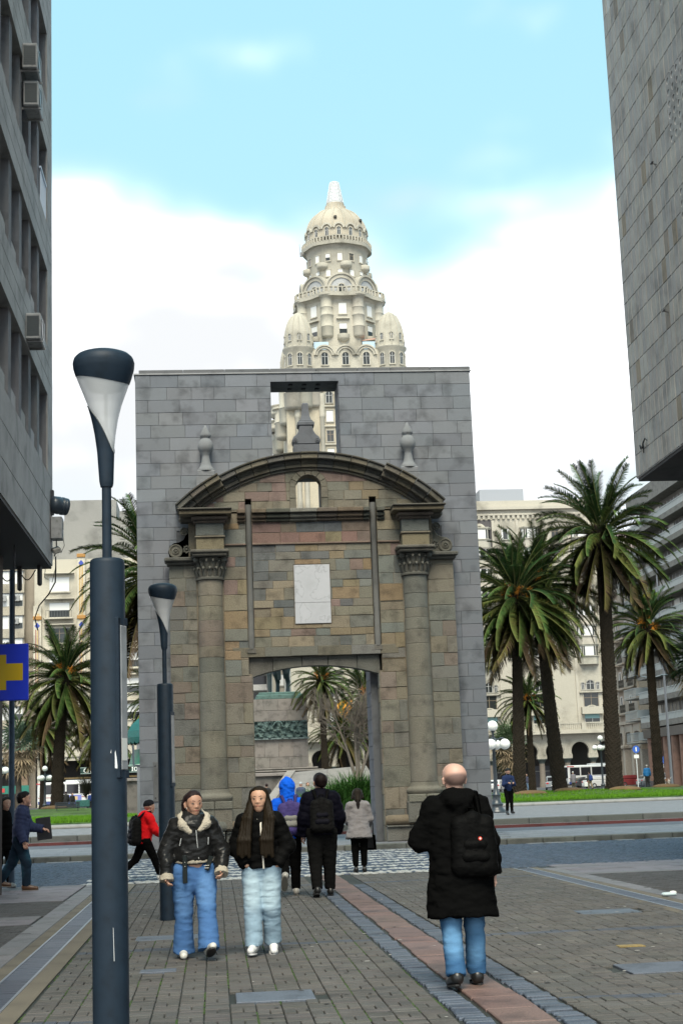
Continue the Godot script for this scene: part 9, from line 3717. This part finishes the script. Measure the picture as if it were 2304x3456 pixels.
	p = person("person in a red hooded jacket and black beanie striding past the lamp post", Vector3(-1.42, 0, -31.6), PI / 2 + 0.35, 1.60, {"near": true, "cell": 0.021, "hair": "none", "hat": [Color(0.022, 0.022, 0.024)], "lean": 8,
		"legs": [[-24, 26, -34], [26, 6, 6]], "arms": [[30, 8, 30, 0], [20, 10, 40, 10]],
		"trousers": [black, 1.1, 1.05], "cuff": 0.03, "shoes": Color(0.6, 0.6, 0.58), "sole": Color(0.5, 0.5, 0.48), "coat": [Color(0.60, 0.012, 0.018), MAT.puffer, 0.04, 0.10, 0.047, 0.13, 0.012, 1]})
	rucksack("black rucksack on the back of the red jacket", p, Vector3(0.34, 0.52, 0.22), 0.13, 0.22, Color(0.008, 0.008, 0.01), Color(0.011, 0.011, 0.013))
	p = person("man in a navy quilted jacket and jeans walking right at the left edge", Vector3(-3.66, 0, -29.8), PI / 2, 1.80, {"near": true, "face": true, "cell": 0.019, "wide": 1.04, "skin": Color(0.45, 0.25, 0.18), "hair": "short", "hair_col": Color(0.012, 0.01, 0.01), "lean": 4,
		"legs": [[-22, 12, -6], [16, 16, 0]], "arms": [[20, 8, 60, 20], [-6, 8, 26, 0]], "paint": [[0, -0.34, 0.22, 0.26, Color(0.25, 0.15, 0.12)]],
		"trousers": [Color(0.018, 0.028, 0.045), 1.2, 1.2, Color(0.03, 0.07, 0.1)], "shoes": Color(0.10, 0.05, 0.025), "sole": Color(0.2, 0.17, 0.14), "coat": [Color(0.032, 0.04, 0.085), MAT.puffer, 0.03, 0.10, 0.048, 0.075, 0.008, 0]})
	b = MB.new()
	b.col = Color(0.01, 0.01, 0.012)
	b.t = Transform3D(Basis.from_euler(Vector3(0, 0, 0.1)), Vector3(-3.25, 1.12, -30.05))
	b.bbox(Vector3(), Vector3(0.28, 0.42, 0.03), 0.006)
	var fo := part(self, "folder", b, MAT.gloss)
	tag(fo, "black folder carried by the man in the navy quilted jacket", "folder")
	person("person in long black clothes half hidden behind the man in navy", Vector3(-4.12, 0, -31.0), 0.6, 1.70, {"near": true, "cell": 0.022, "hair": "bob", "hair_col": Color(0.03, 0.025, 0.02), "legs": [[6, 6, 0], [-6, 8, 0]], "coat": [black, MAT.puffer, 0.1, 0.12, 0.05, 0.1, 0.01, 0], "shoes": Color(0.4, 0.4, 0.38)})
	p = person("bearded man in a navy jumper looking at his phone, legs crossed", Vector3(11.85, 0.405, -62.1), 0.15, 1.76, {"near": true, "face": true, "cell": 0.024, "skin": Color(0.36, 0.21, 0.15), "hair": "short", "hair_col": Color(0.01, 0.009, 0.009), "nod": 24, "curl": 1.2,
		"legs": [[4, 4, 0], [12, 26, -20]], "arms": [[14, 10, 92, 36], [14, 10, 92, 36]], "paint": [[0, -0.32, 0.24, 0.3, Color(0.02, 0.016, 0.014)]],
		"trousers": [black, 1.0, 0.95], "coat": [Color(0.02, 0.035, 0.08), MAT.fabric, 0.02, 0.09, 0.04, 0.0, 0.014, 0]})
	J = posed[p]
	b = MB.new()
	b.col = Color(0.012, 0.012, 0.014)
	b.t = Transform3D(Basis(Vector3.UP, 0.15) * Basis(Vector3.RIGHT, -0.7), p.position + Basis(Vector3.UP, 0.15) * ((J[0].wr + J[1].wr) / 2 + Vector3(0, 0.05, 0.09)))
	b.bbox(Vector3(), Vector3(0.08, 0.155, 0.012), 0.004)
	var ph := part(self, "phone", b, MAT.gloss)
	tag(ph, "black phone held by the bearded man in the navy jumper", "phone")
	far_people(black)
	equestrian()
	run_jobs()

func far_people(black: Color) -> void:
	var wk := [[14, 8, 0], [-14, 14, -8]]
	var st := [[2, 2, 0], [-2, 2, 0]]
	var grn := Color(0.5, 0.5, 0.48)
	# label, place, turn, height, options
	var L := [
		["man in black from behind on the ramp below the monument", Vector3(3.25, 0, -97), PI, 1.72, {"legs": wk, "arms": [[-10, 24, 60, 30], [-10, 24, 60, 30]], "coat": [black, MAT.plain, 0.02, 0.09, 0.04, 0, 0, 0]}],
		["person in a yellow striped bobble hat behind the blue hooded top", Vector3(2.36, 0, -54.5), PI, 1.62, {"legs": wk, "hair": "none", "hat": [Color(0.025, 0.028, 0.03), Color(0.45, 0.42, 0.08)]}],
		["woman with long reddish hair among the people in the passage", Vector3(5.5, 0, -92), 0.3, 1.66, {"legs": st, "hair": "bob", "hair_col": Color(0.13, 0.05, 0.03), "coat": [Color(0.05, 0.06, 0.06), MAT.plain, 0.03, 0.1, 0.045, 0, 0, 0]}],
		["person with a pale grey hood and dark speckled coat in the passage", Vector3(4.1, 0, -74), 2.9, 1.6, {"legs": st, "hair": "none", "coat": [Color(0.03, 0.04, 0.09), MAT.plain, 0.05, 0.1, 0.045, 0, 0, 0], "hat": [Color(0.45, 0.48, 0.5)]}],
		["person in a grey coat and white bobble cap between the tall trunks", Vector3(34.2, 0, -146), PI, 1.72, {"legs": st, "hair": "none", "hat": [Color(0.6, 0.6, 0.58)], "trousers": [Color(0.05, 0.04, 0.03), 1, 1], "coat": [Color(0.13, 0.125, 0.14), MAT.plain, 0.12, 0.12, 0.045, 0, 0, 0]}],
		["dark clothed person just left of the grey coat and white cap", Vector3(33.9, 0, -150), 0.4, 1.55, {"legs": st, "trousers": [Color(0.1, 0.08, 0.06), 1, 1], "coat": [Color(0.02, 0.022, 0.03), MAT.plain, 0.02, 0.1, 0.05, 0, 0, 0]}],
		["man with a blue rucksack and a white bag near the globe lamp at the right", Vector3(35.8, 0, -146), PI + 0.4, 1.66, {"legs": wk, "trousers": [Color(0.2, 0.15, 0.1), 1.1, 1], "coat": [Color(0.045, 0.04, 0.04), MAT.plain, 0.03, 0.1, 0.05, 0, 0, 0]}],
		["young person in jeans and a dark jacket left of the short palm", Vector3(28.0, 0, -138), 0.5, 1.66, {"legs": wk, "trousers": [Color(0.1, 0.16, 0.25), 1, 1], "coat": [Color(0.06, 0.06, 0.1), MAT.plain, 0.02, 0.09, 0.045, 0, 0, 0]}],
		["white haired person in a bright blue jacket beside the dog", Vector3(33.2, 0, -117), PI - 0.3, 1.68, {"legs": st, "hair_col": Color(0.4, 0.38, 0.35), "coat": [Color(0.01, 0.14, 0.35), MAT.plain, 0.03, 0.105, 0.05, 0, 0, 0]}],
		["person in dark brown holding the dog's lead", Vector3(34.6, 0, -118), 0.3, 1.58, {"legs": st, "coat": [Color(0.03, 0.02, 0.017), MAT.plain, 0.03, 0.1, 0.045, 0, 0, 0]}],
		["dark haired man in black of the couple by the left bench", Vector3(-13.3, 0, -141), PI, 1.75, {"legs": st, "wide": 1.15, "coat": [black, MAT.plain, 0.05, 0.11, 0.055, 0, 0, 0]}],
		["dark haired woman in black of the couple by the left bench", Vector3(-12.7, 0, -140.5), 0.6, 1.62, {"legs": st, "hair": "bob", "coat": [black, MAT.plain, 0.1, 0.11, 0.05, 0, 0, 0]}],
		["person in a white jacket with a blue rucksack near the green bin", Vector3(-11.15, 0, -141), PI, 1.68, {"legs": st, "coat": [Color(0.55, 0.53, 0.49), MAT.plain, 0.03, 0.1, 0.05, 0, 0, 0]}],
		["person in a white cap at the left edge beyond the crossing", Vector3(-13.7, 0, -100), 0.4, 1.68, {"legs": st, "hair": "none", "hat": [Color(0.6, 0.6, 0.58)], "coat": [Color(0.02, 0.025, 0.05), MAT.plain, 0.05, 0.1, 0.05, 0, 0, 0]}],
		["person in pale clothes near the slim pole at the left edge", Vector3(-12.6, 0, -106), 0.9, 1.62, {"legs": st, "hair": "bob", "coat": [Color(0.4, 0.25, 0.24), MAT.plain, 0.02, 0.09, 0.045, 0, 0, 0], "trousers": [black, 1, 1]}]]
	for l in L:
		var o: Dictionary = l[4]
		o["cell"] = 0.042
		var at: Vector3 = l[1]
		at.y = grass_h(at.x, at.z) if absf(at.x) > 9.0 else terrain_y(at.z)
		if at.z > -56: at.y = 0.05
		if (at.x > 15 and at.z > -150 and at.z < -84) or (at.x < -9 and at.z > -106): at.y += 0.2
		var p := person(l[0], at, l[2], l[3], o)
		if "blue rucksack" in l[0]:
			rucksack("blue rucksack worn by the %s" % ("person in white" if "white jacket" in l[0] else "man with the white bag"), p, Vector3(0.34, 0.46, 0.2), 0.15, 0.19, Color(0.03, 0.05, 0.16), Color(0.025, 0.04, 0.13))
		if "white bag" in l[0]:
			var b := MB.new()
			b.col = Color(0.6, 0.6, 0.58)
			b.bbox(Vector3(0, 0.3, 0), Vector3(0.34, 0.42, 0.12), 0.03)
			var o2 := part(self, "carrier_bag", b, MAT.plain)
			o2.position = at + Vector3(-0.42, 0.2, 0.1)
			tag(o2, "white carrier bag held near the globe lamp at the right", "bag")
	# dog: white and brown, standing
	var t := thing("dog", "white and brown dog standing on the lawn at the right", "dog", Vector3(34.35, grass_h(34.3, -116) + 0.26, -116))
	var bones := [[Vector3(-0.26, 0.36, 0), Vector3(0.2, 0.38, 0), 0.13, 0.15, 0, 0.85], [Vector3(-0.3, 0.42, 0), Vector3(-0.46, 0.56, 0), 0.09, 0.085], [Vector3(-0.46, 0.57, 0), Vector3(-0.62, 0.52, 0.0), 0.08, 0.04], [Vector3(0.28, 0.44, 0), Vector3(0.46, 0.66, 0), 0.035, 0.015]]
	for z: float in [-0.08, 0.08]:
		bones.append([Vector3(-0.22, 0.32, z), Vector3(-0.23, 0.16, z), 0.06, 0.035])
		bones.append([Vector3(-0.23, 0.16, z), Vector3(-0.24, 0.02, z), 0.033, 0.035])
		bones.append([Vector3(0.22, 0.34, z), Vector3(0.16, 0.2, z), 0.08, 0.045])
		bones.append([Vector3(0.16, 0.2, z), Vector3(0.26, 0.12, z), 0.04, 0.03])
		bones.append([Vector3(0.26, 0.12, z), Vector3(0.24, 0.02, z), 0.03, 0.035])
		bones.append([Vector3(-0.42, 0.62, z), Vector3(-0.40, 0.54, z * 1.3), 0.035, 0.03])
	job(t, "body", [[bones, 0.022, 60.0]], Color(0.5, 0.46, 0.41), MAT.plain, {"paint": [[Vector3(0.02, 0.42, 0), 0.2, Color(0.14, 0.06, 0.03)], [Vector3(0.24, 0.42, 0), 0.16, Color(0.13, 0.055, 0.03)]]})

# the bronze horse and rider on the monument
func equestrian() -> void:
	var t := thing("equestrian_statue", "dark green bronze horse and rider on the monument, its legs seen under the arch", "statue", Vector3(5.75, 9.95, -134), -0.25)
	var s := 2.1
	var B := []
	var ad := func(a: Vector3, b: Vector3, ra: float, rb: float) -> void: B.append([a * s, b * s, ra * s, rb * s])
	ad.call(Vector3(0, 1.55, -0.75), Vector3(0, 1.6, 0.65), 0.36, 0.34)
	ad.call(Vector3(0, 1.75, 0.7), Vector3(0, 2.45, 1.2), 0.28, 0.16)
	ad.call(Vector3(0, 2.5, 1.2), Vector3(0, 2.2, 1.7), 0.17, 0.10)
	ad.call(Vector3(0, 1.75, -1.0), Vector3(0, 0.8, -1.35), 0.12, 0.06)
	for x: float in [-0.22, 0.22]:
		var up := 0.5 if x > 0 else 0.0
		ad.call(Vector3(x, 1.4, 0.6), Vector3(x, 0.85 + up * 0.4, 0.7 + up * 0.6), 0.2, 0.11)
		ad.call(Vector3(x, 0.85 + up * 0.4, 0.7 + up * 0.6), Vector3(x, 0.12 + up, 0.65 + up * 0.3), 0.10, 0.08)
		ad.call(Vector3(x, 1.45, -0.75), Vector3(x, 0.95, -0.6), 0.26, 0.14)
		ad.call(Vector3(x, 0.95, -0.6), Vector3(x, 0.6, -0.95), 0.12, 0.09)
		ad.call(Vector3(x, 0.6, -0.95), Vector3(x, 0.08, -0.85), 0.08, 0.09)
		ad.call(Vector3(x * 1.3, 1.9, 0.05), Vector3(x * 1.9, 1.35, 0.25), 0.15, 0.11)
		ad.call(Vector3(x * 1.9, 1.35, 0.25), Vector3(x * 1.8, 0.9, 0.1), 0.10, 0.07)
		ad.call(Vector3(x, 2.6, 0.0), Vector3(x * 1.3, 2.2, 0.15), 0.10, 0.08)
		ad.call(Vector3(x * 1.3, 2.2, 0.15), Vector3(x * 0.6, 2.1, 0.4), 0.08, 0.06)
	ad.call(Vector3(0, 1.95, 0), Vector3(0, 2.6, 0), 0.2, 0.22)
	ad.call(Vector3(0, 2.7, 0), Vector3(0, 2.98, 0.03), 0.09, 0.15)
	job(t, "bronze_figure", [[B, 0.09, 22.0]], Color(0.045, 0.07, 0.075), MAT.patina)

func _ready() -> void:
	rng.seed = 7
	make_view()
	make_materials()
	build_ground()
	build_gate()
	left_building()
	right_building()
	street_things()
	salvo()
	left_row()
	right_row()
	plants()
	vehicles()
	square_things()
	people()
